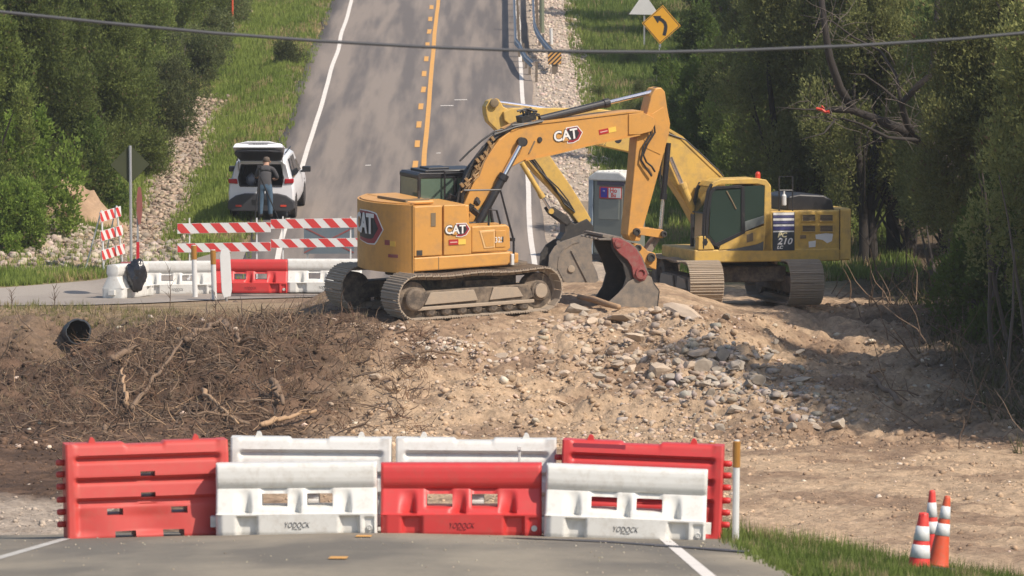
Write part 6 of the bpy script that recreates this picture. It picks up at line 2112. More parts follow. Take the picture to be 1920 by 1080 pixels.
# black handrails at the front right corner and mirror bracket
def rl(pp): return [Vector((R1.L(a, b, -1.28)[0], -1.28, R1.L(a, b, -1.28)[1])) for a, b in pp]
for pp in ([(963, 486), (963, 450), (955, 421), (938, 356), (870, 357)], [(916, 424), (917, 393), (931, 394), (938, 420)]):
    MB().tube(rl(pp), 0.024, 6).build('handrail', M['black'], ex1)
a = R1.L(961, 449, -1.29); MB().box((a[0], -1.29, a[1]), (0.09, 0.08, 0.07)).build('lamp', M['black'], ex1)
MB().tube([(0.2, 0.30, 2.36), (0.2, 0.30, 2.95), (0.7, 0.30, 2.95)], 0.024, 6).build('cab_guard', M['black'], ex1)

# ------------------------------------------------------------------ rear excavator
ppos = W(1388, 563, 124.6)
PYAW = math.radians(180 + 15)
R2 = Rig(ppos, PYAW, math.radians(0.3))
ex2 = empty('excavator', ppos)
set_matrix(ex2, R2.M)
tag(ex2, 'yellow excavator at the right with a tinted side cab and its arm reaching left', 'excavator')
# undercarriage turned towards the camera
uc = empty('undercarriage', (0, 0, 0), (0, 0, math.radians(-79 - 195)), ex2)
# two crawlers are parts of the machine: put their matrices in machine space
for yc, side in ((1.19, 1), (-1.19, -1)):
    t = make_track(ex2, 0, 4.25, 0.48, 0.80, side, M['track'], M['trackdark'])
    m4 = Matrix.Translation((0.16, 0.04, 0)) @ Matrix.Rotation(math.radians(-78 - 195), 4, 'Z') @ Matrix.Translation((0, yc, -0.02))
    set_matrix(t, m4)
bpy.data.objects.remove(uc)
MB().box((0, 0, 0.66), (1.9, 1.7, 0.36), (0, 0, math.radians(-78 - 195))).build('carbody', M['trackdark'], ex2, bevel=.03)
MB().lathe([(0.62, 0.8), (0.62, 1.06)], 32).build('slew_ring', M['darksteel'], ex2)
YL = 1.36
def bx(rig, px0, py0, px1, py1, yl):
    a = rig.L(px0, py0, yl); b = rig.L(px1, py1, yl)
    return min(a[0], b[0]), max(a[0], b[0]), min(a[1], b[1]), max(a[1], b[1])
x0, x1, z0, z1 = bx(R2, 1303, 469, 1576, 489, YL)
MB().box(((x0 + x1) / 2, 0.0, (z0 + z1) / 2), (x1 - x0, 2.66, z1 - z0)).build('slew_frame', M['yellow2'], ex2, bevel=.03)
x0, x1, z0, z1 = bx(R2, 1446, 396, 1576, 470, YL)
MB().box(((x0 + x1) / 2, 0.0, (z0 + z1) / 2), (x1 - x0, 2.64, z1 - z0 - .01)).build('engine_housing', M['yellow2'], ex2, bevel=.03)
# counterweight
xa, za = R2.L(1576, 394, YL); xb, zb = R2.L(1607, 488, YL)
o = MB().prism([(xa, 1.36), (xb + 0.35, 1.34), (xb + 0.12, 1.2), (xb, 0.9), (xb - 0.06, 0.0), (xb, -0.9), (xb + 0.12, -1.2), (xb + 0.35, -1.34), (xa, -1.36)], zb, za + 0.02, 'z').build('counterweight', M['yellow2'], ex2, bevel=.09, seg=4)
# stripes panel with lettering
xs0, zs0 = R2.L(1449, 470, 1.34); xs1, zs1 = R2.L(1490, 398, 1.34)
pn = MB().box(((xs0 + xs1) / 2, 1.333, (zs0 + zs1) / 2), (abs(xs1 - xs0), 0.012, zs1 - zs0)).build('number_panel', mat('slate_panel', (0.055, 0.065, 0.075), 0.4, dirt=0.2, scale=4), ex2)
for (p0, p1, m_) in ((399, 403, M['white']), (404, 408, mat('blue_print', (0.09, 0.09, 0.20), 0.4)), (409.5, 413.5, M['white']), (415, 419, mat('blue_print2', (0.10, 0.10, 0.22), 0.4)), (421, 424, M['white']), (425, 431, mat('blue_print3', (0.07, 0.07, 0.2), 0.4)), (433, 435, M['white'])):
    a = R2.L(1450, p0, 1.345); b = R2.L(1489, p1, 1.345)
    MB().box(((a[0] + b[0]) / 2, 1.341, (a[1] + b[1]) / 2), (abs(a[0] - b[0]), 0.006, abs(a[1] - b[1]))).build('stripe', m_, pn)
RL = (RY, 0, math.pi)
for (tx, px, py, sz, m_) in (('PC', 1466, 441, 0.155, 'cream'), ('210', 1471, 453, 0.205, 'white'), ('LC', 1462, 464, 0.10, 'white')):
    a = R2.L(px, py, 1.345)
    lettering(tx, M['white'] if m_ == 'white' else mat('cream_print', (0.75, 0.68, 0.42), 0.5), pn, (a[0], 1.346, a[1]), RL, sz, shear=0.25, bold=0.004, extrude=0.002, xscale=1.15)
# grilles
for (pa, pb) in ((1504, 1529), (1537, 1562)):
    for (qa, qb) in ((402, 415), (422, 435)):
        a = R2.L(pa, qb, 1.34); b = R2.L(pb, qa, 1.34)
        g = MB().box(((a[0] + b[0]) / 2, 1.322, (a[1] + b[1]) / 2), (abs(a[0] - b[0]), 0.012, b[1] - a[1])).build('vent', M['darksteel'], ex2)
        mb = MB()
        for k in range(5):
            z = a[1] + (b[1] - a[1]) * (k + 0.5) / 5
            mb.box(((a[0] + b[0]) / 2, 1.336, z), (abs(a[0] - b[0]), 0.02, 0.018), (0.5, 0, 0))
        mb.build('louvres', M['seat'], g)
        mb = MB()
        for (cx_, cz_, sx_2, sz_2) in (((a[0] + b[0]) / 2, a[1], abs(a[0] - b[0]) + .03, .02), ((a[0] + b[0]) / 2, b[1], abs(a[0] - b[0]) + .03, .02), (a[0], (a[1] + b[1]) / 2, .02, b[1] - a[1]), (b[0], (a[1] + b[1]) / 2, .02, b[1] - a[1])):
            mb.box((cx_, 1.334, cz_), (sx_2, 0.028, sz_2))
        mb.build('vent_rim', M['yellow2'], g, bevel=.004)
# white patches of torn stickers
for (pts_) in ([(1529, 440), (1548, 437), (1562, 438), (1560, 452), (1551, 456), (1543, 450), (1530, 448)], [(1516, 453), (1530, 451), (1529, 463), (1517, 464)]):
    plate(R2, 'torn_sticker', pts_, 1.33, 1.322, 1.327, M['white'], ex2, 0)
a = R2.L(1506, 444, 1.33); MB().box((a[0], 1.326, a[1]), (0.14, 0.02, 0.08)).build('latch', M['seat'], ex2)
x_, z_ = R2.L(1575, 430, 1.34)
MB().box((x_, 1.325, z_), (0.012, 0.02, 0.95)).build('panel_seam', M['black'], ex2)
# black engine hood
plate(R2, 'engine_hood', [(1476, 396), (1478, 368), (1500, 364), (1545, 366), (1560, 374), (1565, 396)], 0.9, -0.9, 0.9, M['black'], ex2, .04)
# handrail, extinguisher, beacon
mb = MB()
def r2p(px, py, y): a = R2.L(px, py, y); return Vector((a[0], y, a[1]))
mb.tube([r2p(1461, 396, 1.2), r2p(1461, 331, 1.2), r2p(1486, 331, 1.2), r2p(1486, 396, 1.2)], 0.02, 6)
mb.tube([r2p(1461, 357, 1.2), r2p(1486, 357, 1.2)], 0.018, 6)
mb.build('handrail', M['black'], ex2)
a = r2p(1470, 385, 1.2)
MB().lathe([(0.05, 0), (0.055, 0.02), (0.055, 0.22), (0.02, 0.27), (0.02, 0.33)], 12, a).build('fire_extinguisher', M['postwhite'], ex2)
a = r2p(1421, 334, 0.9)
MB().lathe([(0.06, -0.02), (0.06, 0.10), (0.045, 0.14), (0.02, 0.15)], 14, a).build('beacon', M['orange_red'], ex2)
# cab on the near side
cab = empty('cab', (0, 0, 0), (0, 0, 0), ex2)
YC = 1.34; YI = 0.42
outer = [(1322, 468), (1322, 450), (1324, 400), (1330, 356), (1338, 343), (1352, 338), (1420, 336), (1436, 338), (1444, 346), (1447, 366), (1447, 470)]
PO = R2.P(outer, YC)
win = [R2.P(w, YC) for w in ([(1327, 440), (1331, 372), (1337, 352), (1388, 349), (1388, 438), (1345, 458), (1336, 442)], [(1395, 348), (1433, 347), (1434, 402), (1396, 413)])]
mb = MB()
# roof
mb.prism(R2.P([(1330, 350), (1338, 341), (1352, 336), (1420, 334), (1437, 337), (1446, 348), (1440, 350), (1420, 345), (1352, 346), (1336, 352)], YC), YI, YC)
mb.prism(R2.P([(1434, 346), (1446, 348), (1448, 470), (1431, 470)], YC), YC - .08, YC)
mb.prism(R2.P([(1434, 346), (1446, 348), (1448, 470), (1431, 470)], YC), YI, YI + .08)
mb.prism(R2.P([(1436, 400), (1447, 400), (1448, 470), (1431, 470)], YC), YI, YC)
mb.build('cab_frame', M['yellow2'], cab, bevel=.02)
# lower yellow door panel sweeping down to the front
dr = plate(R2, 'door_panel', [(1348, 469), (1352, 455), (1392, 437), (1433, 423), (1433, 452), (1420, 458), (1380, 466)], YC, YC - 0.05, YC, M['yellow2'], cab, .01)
plate(R2, 'door_vent', [(1400, 440), (1412, 436), (1412, 452), (1400, 455)], YC, YC - .01, YC + .006, M['seat'], cab, 0)
plate(R2, 'lower_panel', [(1360, 470), (1380, 466), (1420, 458), (1433, 452), (1431, 470)], YC, YC - 0.04, YC - .006, mat('grey_slate', (0.10, 0.11, 0.11), 0.5, dirt=0.3), cab, .006)
plate(R2, 'mid_panel', [(1396, 416), (1433, 404), (1433, 419), (1396, 434)], YC, YC - 0.04, YC - .004, mat('grey_slate2', (0.15, 0.17, 0.165), 0.5, dirt=0.3), cab, .006)
plate(R2, 'front_corner', [(1309, 469), (1310, 444), (1320, 441), (1332, 448), (1340, 468)], YC, YC - 0.25, YC + .01, M['yellow2'], cab, .02)
plate(R2, 'mirror_disc', [(1319, 448), (1324, 447), (1327, 454), (1324, 460), (1319, 459), (1317, 454)], YC, YC + .01, YC + .02, M['black'], cab, 0)
plate(R2, 'door_frame', [(1322, 462), (1324, 400), (1330, 360), (1338, 350), (1391, 347), (1391, 352), (1342, 355), (1335, 364), (1330, 402), (1328, 440), (1342, 456), (1390, 434), (1390, 350), (1396, 349), (1397, 437), (1345, 463), (1336, 460), (1326, 447)], YC, YC - .03, YC + .01, M['black'], cab, .004)
gl = MB()
gl.prism(R2.P([(1330, 440), (1333, 372), (1338, 354), (1390, 351), (1390, 436), (1345, 458)], YC), YC - .03, YC - .015)
gl.prism(R2.P([(1395, 349), (1434, 347), (1434, 404), (1395, 416)], YC), YC - .03, YC - .015)
gl.build('side_glass', M['glass'], cab)
# windscreen and front pillars
fx = R2.P([(1322, 466), (1322, 452), (1324, 400), (1331, 358), (1338, 345)], YC)
V_ = []
for (x, z) in fx:
    for y in (YC - .02, YI): V_.append((x + 0.03, y, z))
MB().add(V_, [(2 * i, 2 * i + 1, 2 * i + 3, 2 * i + 2) for i in range(4)]).build('windscreen', M['glass'], cab)
mb = MB()
for y in (YC - .02, YI): mb.tube([(x + .04, y, z) for x, z in fx], 0.04, 6)
mb.tube([(fx[2][0] + .05, YC, fx[2][1]), (fx[2][0] + .05, YI, fx[2][1])], 0.02, 6)
mb.build('front_pillars', M['black'], cab)
MB().prism(R2.P([(1326, 469), (1327, 452), (1345, 456), (1350, 469)], YC), YI, YC - .06).build('cab_floor', M['black'], cab)
# things seen through the glass stand just behind it
mb = MB(); mb.tube([r2p(1362, 358, YC - .01), r2p(1372, 376, YC - .01), r2p(1380, 392, YC - .01)], 0.018, 6)
mb.build('wiper', M['seat'], cab)
plate(R2, 'rear_cab_wall', [(1395, 349), (1434, 347), (1434, 470), (1395, 470)], YC, YI, YI + .04, M['black'], cab, 0)
mb = MB(); mb.tube([r2p(1299, 446, 1.3), r2p(1297, 424, 1.3), r2p(1300, 404, 1.3)], 0.022, 6); mb.box(r2p(1298, 414, 1.3), (0.06, 0.10, 0.30)); mb.build('mirror', M['black'], cab)

# boom of the rear machine
YB2 = 0.29
boom2 = plate(R2, 'boom', [(1338, 440), (1362, 400), (1362, 352), (1354, 331), (1330, 308), (1302, 281), (1278, 258), (1255, 244), (1222, 226), (1190, 212), (1120, 204), (1000, 202), (960, 203), (944, 210), (946, 226), (962, 238), (1020, 250), (1109, 270), (1184, 286), (1222, 300), (1246, 318), (1262, 345), (1285, 380), (1301, 410), (1318, 440)], YB2, -0.27, YB2, M['yellow2'], ex2, .02)
plate(R2, 'top_rib', [(1255, 241), (1280, 256), (1304, 279), (1332, 306), (1357, 330), (1353, 333), (1329, 311), (1301, 284), (1277, 261), (1254, 246)], YB2, -0.29, YB2 + .02, M['yellow2'], boom2, 0)
a = R2.L(1159, 262, YB2); q = MB().lathe([(0.085, 0), (0.08, 0.006)], 18).build('round_sticker', M['blackprint'], boom2); q.rotation_euler = (-RY, 0, 0); q.location = (a[0], YB2, a[1])
for (tx, px, py, sz) in (('1232', 1127, 268, 0.13), ('W', 1138, 262, 0.12)):
    a = R2.L(px, py, YB2); lettering(tx, M['seat'], boom2, (a[0], YB2 + .004, a[1]), (RY, math.radians(10), math.pi), sz, extrude=0.002)
for y in (0.40, -0.38):
    ram(R2, ex2, (1306, 408), (1254, 288), 0.52, y, 0.085, 0.05, M['yellow2'])
ram(R2, ex2, (1195, 226), (930, 191), 0.47, 0.0, 0.075, 0.038, M['yellow2'])
YK2 = 0.18
stick2 = plate(R2, 'stick', [(912, 214), (911, 200), (917, 189), (928, 185), (938, 190), (944, 200), (975, 215), (992, 232), (1010, 262), (1034, 296), (1070, 348), (1100, 396), (1109, 412), (1104, 424), (1086, 420), (1074, 404), (1062, 392), (1052, 374), (1030, 350), (1006, 326), (984, 300), (958, 272), (934, 246), (916, 228)], YK2, -0.18, YK2, M['yellow2'], ex2, .02)
a = R2.L(926, 193, YK2); q = MB().lathe([(0.10, 0), (0.10, 0.08), (0.06, 0.09)], 18).build('pin', M['seat'], stick2); q.rotation_euler = (-RY, 0, 0); q.location = (a[0], YK2, a[1])
ram(R2, ex2, (978, 305), (1033, 396), 0.70, 0.30, 0.06, 0.035, M['yellow2'])
mb = MB(); random.seed(5)
for i in range(7):
    y = 0.18 + 0.02 * i; j = random.uniform
    pth = [(965 + j(-6, 6), 262 + j(-6, 6)), (990 + j(-4, 4), 290 + j(-5, 5)), (1015 + j(-5, 5), 322 + j(-5, 5)), (1045 + j(-4, 4), 356 + j(-4, 4)), (1060 + j(-4, 4), 378 + j(-4, 4)), (1078, 398)]
    mb.tube([r2p(a, b, y) for a, b in pth], 0.018, 5)
for p_ in ([(1250, 250), (1285, 262), (1318, 292), (1345, 318), (1356, 330)], [(1243, 262), (1240, 300), (1237, 340), (1244, 372), (1238, 400)]):
    mb.tube([r2p(a, b, 0.3) for a, b in p_], 0.02, 6)
tag(mb.build('hydraulic_hoses', M['hose'], ex2), kind='stuff')
for y in (0.20, -0.24):
    plate(R2, 'link_arm', [(1028, 391), (1036, 387), (1064, 405), (1070, 416), (1062, 422), (1036, 403)], YK2, y, y + .05, M['darksteel'], ex2, .008)
plate(R2, 'bucket_link', [(1045, 398), (1062, 412), (1078, 420), (1100, 410), (1112, 424), (1112, 440), (1090, 446), (1072, 456), (1056, 466), (1049, 462), (1050, 448), (1058, 436), (1058, 420)], YK2, -0.20, 0.22, M['darksteel'], ex2, .012)
a = r2p(1047, 455, 0.2); q = MB().tube([a - Vector((0, .03, 0)), a + Vector((0, .03, 0))], .05, 12).build('shackle', M['steel'], ex2)
# bucket: near side plate is the left cheek
YU2 = 0.60; YV2 = -0.20
bk = empty('bucket', (0, 0, 0), (0, 0, 0), ex2)
prof = [(1028, 500), (1030, 478), (1040, 462), (1055, 452), (1068, 448), (1090, 440), (1108, 436), (1114, 440), (1109, 462), (1111, 492), (1120, 512), (1122, 522), (1116, 543), (1108, 553), (1090, 552), (1062, 540), (1040, 524)]
plate(R2, 'side_plate', prof, YU2, YU2 - .04, YU2, M['steel'], bk, .006)
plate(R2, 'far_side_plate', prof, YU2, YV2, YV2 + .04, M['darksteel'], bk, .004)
shell_strip(R2, 'curved_back', [(1108, 553), (1090, 552), (1062, 540), (1040, 524), (1028, 500), (1030, 478), (1040, 462), (1055, 452), (1068, 448)], YV2 + .01, YU2 + .015, 0.035, M['steel'], bk)
shell_strip(R2, 'bucket_top', [(1068, 448), (1090, 440), (1112, 436)], YV2 + .01, YU2 - .01, 0.03, M['steel'], bk)
plate(R2, 'stiffener', [(1070, 470), (1076, 468), (1113, 540), (1108, 545)], YU2, YU2 - .01, YU2 + .03, M['steel'], bk, .005)
a = R2.L(1071, 504, YU2); q = MB().lathe([(0.085, 0), (0.08, 0.035), (0.04, 0.04)], 18).build('boss', M['track'], bk); q.rotation_euler = (-RY, 0, 0); q.location = (a[0], YU2, a[1])
for i in range(5):
    y = YV2 + 0.06 + i * 0.165
    a = R2.L(1112, 438, YU2); b = R2.L(1135, 447, YU2)
    MB().prism([(a[0] + .06, a[1] - .02), (a[0] + .06, a[1] + .07), (b[0], b[1] + .02), (b[0], b[1] - .01)], y - 0.05, y + 0.05).build('tooth', M['steel'], bk, bevel=.01)


# ================================================================== PORTABLE TOILET
r = empty('portable_toilet', W(1158, 487, 138.5), (0, math.radians(0.8), math.radians(-32)))
M['toilet'] = mat('grey_green_plastic', (0.20, 0.215, 0.19), 0.5, dirt=0.12, scale=2)
M['toilet_shade_blue'] = mat('shade_blue_plastic', (0.26, 0.32, 0.37), 0.5, dirt=0.12, scale=2)  # bluish shade of the left side is put into this colour
MB().box((0, 0, 0.08), (1.16, 1.16, 0.16)).build('skid_base', M['black'], r, bevel=.02)
MB().box((0, 0, 1.1), (1.04, 1.04, 2.0)).build('body', M['toilet'], r, bevel=.03)
mb = MB()
for k in range(11): mb.box((-0.34 + k * 0.068, -0.53, 0.62), (0.026, 0.025, 0.72))
mb.build('ribs', M['toilet'], r)
MB().box((0.02, -0.535, 1.12), (0.84, 0.03, 1.86)).build('door', M['toilet'], r, bevel=.01)
MB().box((0.05, -0.555, 1.33), (0.62, 0.02, 0.52)).build('door_panel', mat('lighter_grey', (0.24, 0.255, 0.225), 0.5), r, bevel=.01)
mb = MB()
for y in (-0.5, -0.22, 0.08, 0.38, 0.5): mb.box((-0.545, y, 1.1), (0.05, 0.13, 2.0))
mb.build('side_ribs', M['toilet_shade_blue'], r, bevel=.012)
MB().box((-0.535, 0, 1.1), (0.03, 1.0, 2.0)).build('side_wall', M['toilet_shade_blue'], r)
MB().box((-0.50, -0.545, 1.1), (0.14, 0.05, 2.0)).build('corner_post', M['toilet_shade_blue'], r, bevel=.015)
rf = MB().prism([(-0.58, 2.06), (0.58, 2.06), (0.58, 2.16), (0.36, 2.30), (-0.36, 2.30), (-0.58, 2.16)], -0.58, 0.58).build('roof', M['bwhite'], r, bevel=.04)
mb = MB()
for k in range(5): mb.box((-0.34 + k * 0.17, 0, 2.305), (0.06, 1.0, 0.03))
mb.build('roof_ridges', M['bwhite'], rf, bevel=.01)
MB().box((0.1, -0.56, 2.00), (0.80, 0.03, 0.10)).build('vent_slot', mat('purple_grey', (0.06, 0.05, 0.08), 0.6), r)
sg = MB().box((0.10, -0.575, 1.76), (0.66, 0.012, 0.30)).build('sign_plate', mat('red_sign', (0.55, 0.05, 0.04), 0.5), r)
MB().box((-0.09, -0.585, 1.76), (0.19, 0.008, 0.25)).build('blue_square', mat('blue_sign', (0.04, 0.03, 0.30), 0.5), sg)
MB().lathe([(0.03, 0), (0.03, 0.006)], 10).build('blue_square', M['white'], sg).location = (-0.09, -0.59, 1.80)
MB().box((0.235, -0.585, 1.76), (0.36, 0.008, 0.25)).build('white_square', M['white'], sg)
lettering('Ho', M['orange_red'], sg, (0.20, -0.591, 1.82), (RY, 0, 0), 0.17, bold=0.004, extrude=0.001)
lettering('Bu', M['orange_red'], sg, (0.20, -0.591, 1.70), (RY, 0, 0), 0.15, bold=0.004, extrude=0.001)
tag(r, 'grey portable toilet with white roof behind the excavator arms', 'portable toilet')
# block with orange top left of the toilet
o = MB().box((0, 0, 0.2), (0.5, 0.3, 0.4)).build('concrete_block', M['rock'], None, bevel=.03); o.location = W(1100, 402, 147)
tag(o, 'pale block with an orange stub on it left of the toilet', 'block')


# ================================================================== CAR
carp = W(490, 411, 147.0)
car = empty('parked_car', carp, (math.radians(4.4), 0, math.radians(-2.5)))
tag(car, 'white hatchback parked on the left shoulder with its tailgate open', 'car')
M['carwhite'] = mat('white_car_paint', (0.78, 0.78, 0.80), 0.22, spec=0.6, var=0.03)
M['carblack'] = mat('black_trim', (0.018, 0.018, 0.02), 0.4)
M['cargrey'] = mat('dark_bumper', (0.045, 0.045, 0.05), 0.55, dirt=0.1)
M['carglass'] = mat('car_glass', (0.02, 0.025, 0.03), 0.06, spec=0.9)
HW = 0.90
# body sides: outline in (y along the car, z), lofted with tumblehome; rear at y=0, front at y=4.4
secs = [(0.00, 0.35, 0.95, 1.02, 1.60), (0.10, 0.28, 0.98, 1.06, 1.66), (0.6, 0.25, 1.00, 1.06, 1.70), (1.6, 0.25, 0.98, 1.04, 1.73), (2.6, 0.25, 0.96, 1.02, 1.68), (3.1, 0.25, 0.94, 1.00, 1.42), (3.45, 0.25, 0.92, 0.98, 1.12), (4.0, 0.28, 0.86, 0.92, 1.00), (4.4, 0.36, 0.70, 0.74, 0.78)]
def ring(y, zb, zs, zw, zt):
    k = 0.0 if y < 3.3 else 0.06
    roof = 0.66 if y < 3.2 else 0.74
    endk = 0.04 if y < 0.05 else (0.12 if y > 4.2 else 0)
    h = HW - endk
    return [(-h + .08, y, zb), (-h, y, zb + .18), (-h - .01, y, (zb + zs) / 2 + .1), (-h + .02, y, zs), (-h + .06, y, zw), (-roof - .02, y, zt - .08), (-roof + .10, y, zt), (roof - .10, y, zt), (roof + .02, y, zt - .08), (h - .06, y, zw), (h - .02, y, zs), (h + .01, y, (zb + zs) / 2 + .1), (h, y, zb + .18), (h - .08, y, zb)]
rings = [ring(*s) for s in secs]
mb = MB(); V_ = [v for r_ in rings for v in r_]; n = 14; Fs = []
for i in range(len(rings) - 1):
    for k in range(n - 1): Fs.append((i * n + k, i * n + k + 1, (i + 1) * n + k + 1, (i + 1) * n + k))
Fs.append(tuple((len(rings) - 1) * n + k for k in range(n)))
# rear: lower panel + pillars round the opening
V_ += [(-0.58, 0.0, 0.92), (0.58, 0.0, 0.92), (0.62, 0.03, 1.15), (0.55, 0.10, 1.50), (-0.55, 0.10, 1.50), (-0.62, 0.03, 1.15)]
b_ = len(rings) * n
Fs += [(0, 13, b_ + 1, b_ + 0), (0, b_, 2, 1), (2, b_ + 0, b_ + 5, 3), (3, b_ + 5, 5, 4), (5, b_ + 5, b_ + 4, 6), (6, b_ + 4, b_ + 3, 7), (7, b_ + 3, b_ + 2, 8), (8, b_ + 2, 10, 9), (10, b_ + 2, b_ + 1, 11), (11, b_ + 1, 13, 12)]
body = MB().add(V_, Fs).build('body', M['carwhite'], car, smooth=True)
md = body.modifiers.new('edge', 'BEVEL'); md.width = .02; md.segments = 2; md.limit_method = 'ANGLE'
try: body.data.set_sharp_from_angle(angle=math.radians(38))
except Exception: pass
# luggage space
V2 = [(-0.58, 0.01, 0.92), (0.58, 0.01, 0.92), (0.62, 0.04, 1.15), (0.55, 0.11, 1.50), (-0.55, 0.11, 1.50), (-0.62, 0.04, 1.15)]
V3 = [(x * 0.98, 1.3, z) for x, y, z in V2]
MB().add(V2 + V3, [(0, 6, 7, 1), (1, 7, 8, 2), (2, 8, 9, 3), (3, 9, 10, 4), (4, 10, 11, 5), (5, 11, 6, 0), (6, 11, 10, 9, 8, 7)]).build('luggage_space', M['carblack'], car)
for x in (-0.34, 0.0, 0.34):
    MB().box((x, 1.1, 1.18), (0.30, 0.14, 0.42)).box((x, 1.1, 1.45), (0.18, 0.09, 0.14)).build('rear_seat', mat('black_seat', (0.025, 0.025, 0.03), 0.8), car, bevel=.03)
o = lump('clear_bag', (0, 0, 0), 0.14, 0.12, 0.18, mat('grey_bag', (0.16, 0.17, 0.20), 0.3), 31, 0.25, 3); o.location = (0, 0, 0); o.name = 'carrier_bag'
o.location = car.matrix_basis @ Vector((-0.30, 0.3, 1.06)); tag(o, 'grey crumpled bag lying in the left of the open luggage space', 'bag')
# opening surround lip
mb = MB(); pts = [Vector(v) + Vector((0, -0.012, 0)) for v in V2]; mb.tube(pts + [pts[0]], 0.022, 6, False); mb.build('opening_seal', M['carblack'], car)
# bumper: dark lower part
MB().prism([(-0.93, 0.30), (-0.80, 0.22), (0.80, 0.22), (0.93, 0.30), (0.90, 0.52), (0.70, 0.66), (0.45, 0.72), (-0.45, 0.72), (-0.70, 0.66), (-0.90, 0.52)], -0.07, 0.25).build('rear_bumper', M['cargrey'], car, bevel=.03)
MB().prism([(-0.25, 0.40), (0.25, 0.40), (0.25, 0.55), (-0.25, 0.55)], -0.075, -0.068).build('bumper_inlay', M['carblack'], car)
for s in (-1, 1):
    MB().box((s * 0.62, -0.075, 0.38), (0.16, 0.02, 0.05)).build('reflector', M['orange_red'], car)
    MB().prism([(s * 0.64, 0.98), (s * 0.90, 1.00), (s * 0.90, 1.12), (s * 0.66, 1.12)], -0.03, 0.12).build('tail_light', mat('tail_light_red', (0.42, 0.012, 0.02), 0.2), car, bevel=.02)
    # windows
    mb = MB()
    for (y0, y1) in ((0.45, 1.15), (1.25, 2.05), (2.15, 2.95)):
        zt = 1.62 if y1 < 2.5 else 1.46
        q = [(s * (HW - 0.045), y0, 1.10), (s * (HW - 0.045), y1, 1.08), (s * (0.712), y1 - (0.22 if y1 > 2.5 else 0), zt - .02), (s * 0.712, y0 + (0.18 if y0 < 0.5 else 0), zt)]
        q2 = [(a + s * 0.006, b, c) for a, b, c in q]
        mb.add(q + q2, [(0, 1, 2, 3), (7, 6, 5, 4), (0, 4, 5, 1), (1, 5, 6, 2), (2, 6, 7, 3), (3, 7, 4, 0)])
    mb.build('side_windows', M['carglass'], car)
    MB().box((s * 1.03, 2.75, 1.10), (0.24, 0.12, 0.16)).box((s * 0.93, 2.8, 1.03), (0.16, 0.05, 0.06)).build('door_mirror', M['carblack'], car, bevel=.03)
    for y in (0.72, 3.55):
        w = MB().lathe([(0.20, -0.11), (0.33, -0.11), (0.345, -0.08), (0.345, 0.08), (0.33, 0.11), (0.20, 0.11)], 24).build('wheel', M['carblack'], car, smooth=False)
        w.rotation_euler = (0, RY, 0); w.location = (s * 0.80, y, 0.335)
        MB().lathe([(0.19, -0.09), (0.19, 0.09), (0.06, 0.10)], 14).build('rim', M['galv'], w)
        MB().lathe([(0.39, -0.02), (0.39, 0.02)], 24).build('wheel_arch', M['carblack'], car).rotation_euler = (0, RY, 0)
        car.children[-1].location = (s * 0.885, y, 0.37)
MB().box((-0.62, 1.6, 1.765), (0.03, 1.6, 0.03)).box((0.62, 1.6, 1.765), (0.03, 1.6, 0.03)).build('roof_rails', M['carblack'], car, bevel=.01)
# open tailgate: hinged at the roof's rear edge, swung up and back
tg = empty('tailgate', (0, 0.10, 1.62), (math.radians(-22), 0, 0), car)
mb = MB()
# outline (x, y backwards): wide panel, slightly curved; inside face dark
outl = [(-0.58, 0.0), (-0.66, -0.35), (-0.72, -0.75), (-0.66, -0.95), (-0.30, -1.02), (0.30, -1.02), (0.66, -0.95), (0.72, -0.75), (0.66, -0.35), (0.58, 0.0)]
MB().prism(outl, 0.30 * 0 + 0.02, 0.06, 'z').build('outer_panel', M['carwhite'], tg, bevel=.02)
o = tg.children[-1]
for v in o.data.vertices:
    v.co.z += 0.22 * (-v.co.y) - 0.18 * v.co.y * v.co.y * 0.6 - 0.05 * (v.co.x / 0.7) ** 2
MB().prism([(a * 0.94, b * 0.97) for a, b in outl], -0.03, 0.015, 'z').build('inner_panel', M['carblack'], tg, bevel=.01)
o = tg.children[-1]
for v in o.data.vertices:
    v.co.z += 0.22 * (-v.co.y) - 0.18 * v.co.y * v.co.y * 0.6 - 0.05 * (v.co.x / 0.7) ** 2
# lower edge of the gate turned down: white strip with dark lettering facing back and up
st = MB().prism([(-0.70, -0.02), (-0.62, 0.13), (-0.25, 0.20), (0.25, 0.20), (0.62, 0.13), (0.70, -0.02)], 0, 0.05).build('lower_lip', M['carwhite'], tg, bevel=.02)
st.location = (0, -1.02, 0.10); st.rotation_euler = (math.radians(-28), 0, 0)
lp = MB().box((0, -0.004, 0.11), (0.52, 0.008, 0.09)).build('number_plate_recess', mat('plate_grey', (0.30, 0.30, 0.32), 0.5), tg)
lt = lettering('SVFA', M['blackprint'], tg, (0.0, -0.010, 0.11), (RY, 0, 0), 0.10, bold=0.003, extrude=0.001, xscale=1.3)
for q in (lp, lt):
    M_ = Matrix.Translation(st.location) @ Euler(st.rotation_euler).to_matrix().to_4x4() @ (Matrix.Translation(q.location) @ Euler(q.rotation_euler).to_matrix().to_4x4())
    set_matrix(q, M_)
mb = MB()
for s in (-1, 1): MB().tube([(s * 0.60, 0.02, -0.30), (s * 0.62, -0.55, 0.10)], 0.014, 6).build('gas_strut', M['galv'], tg)


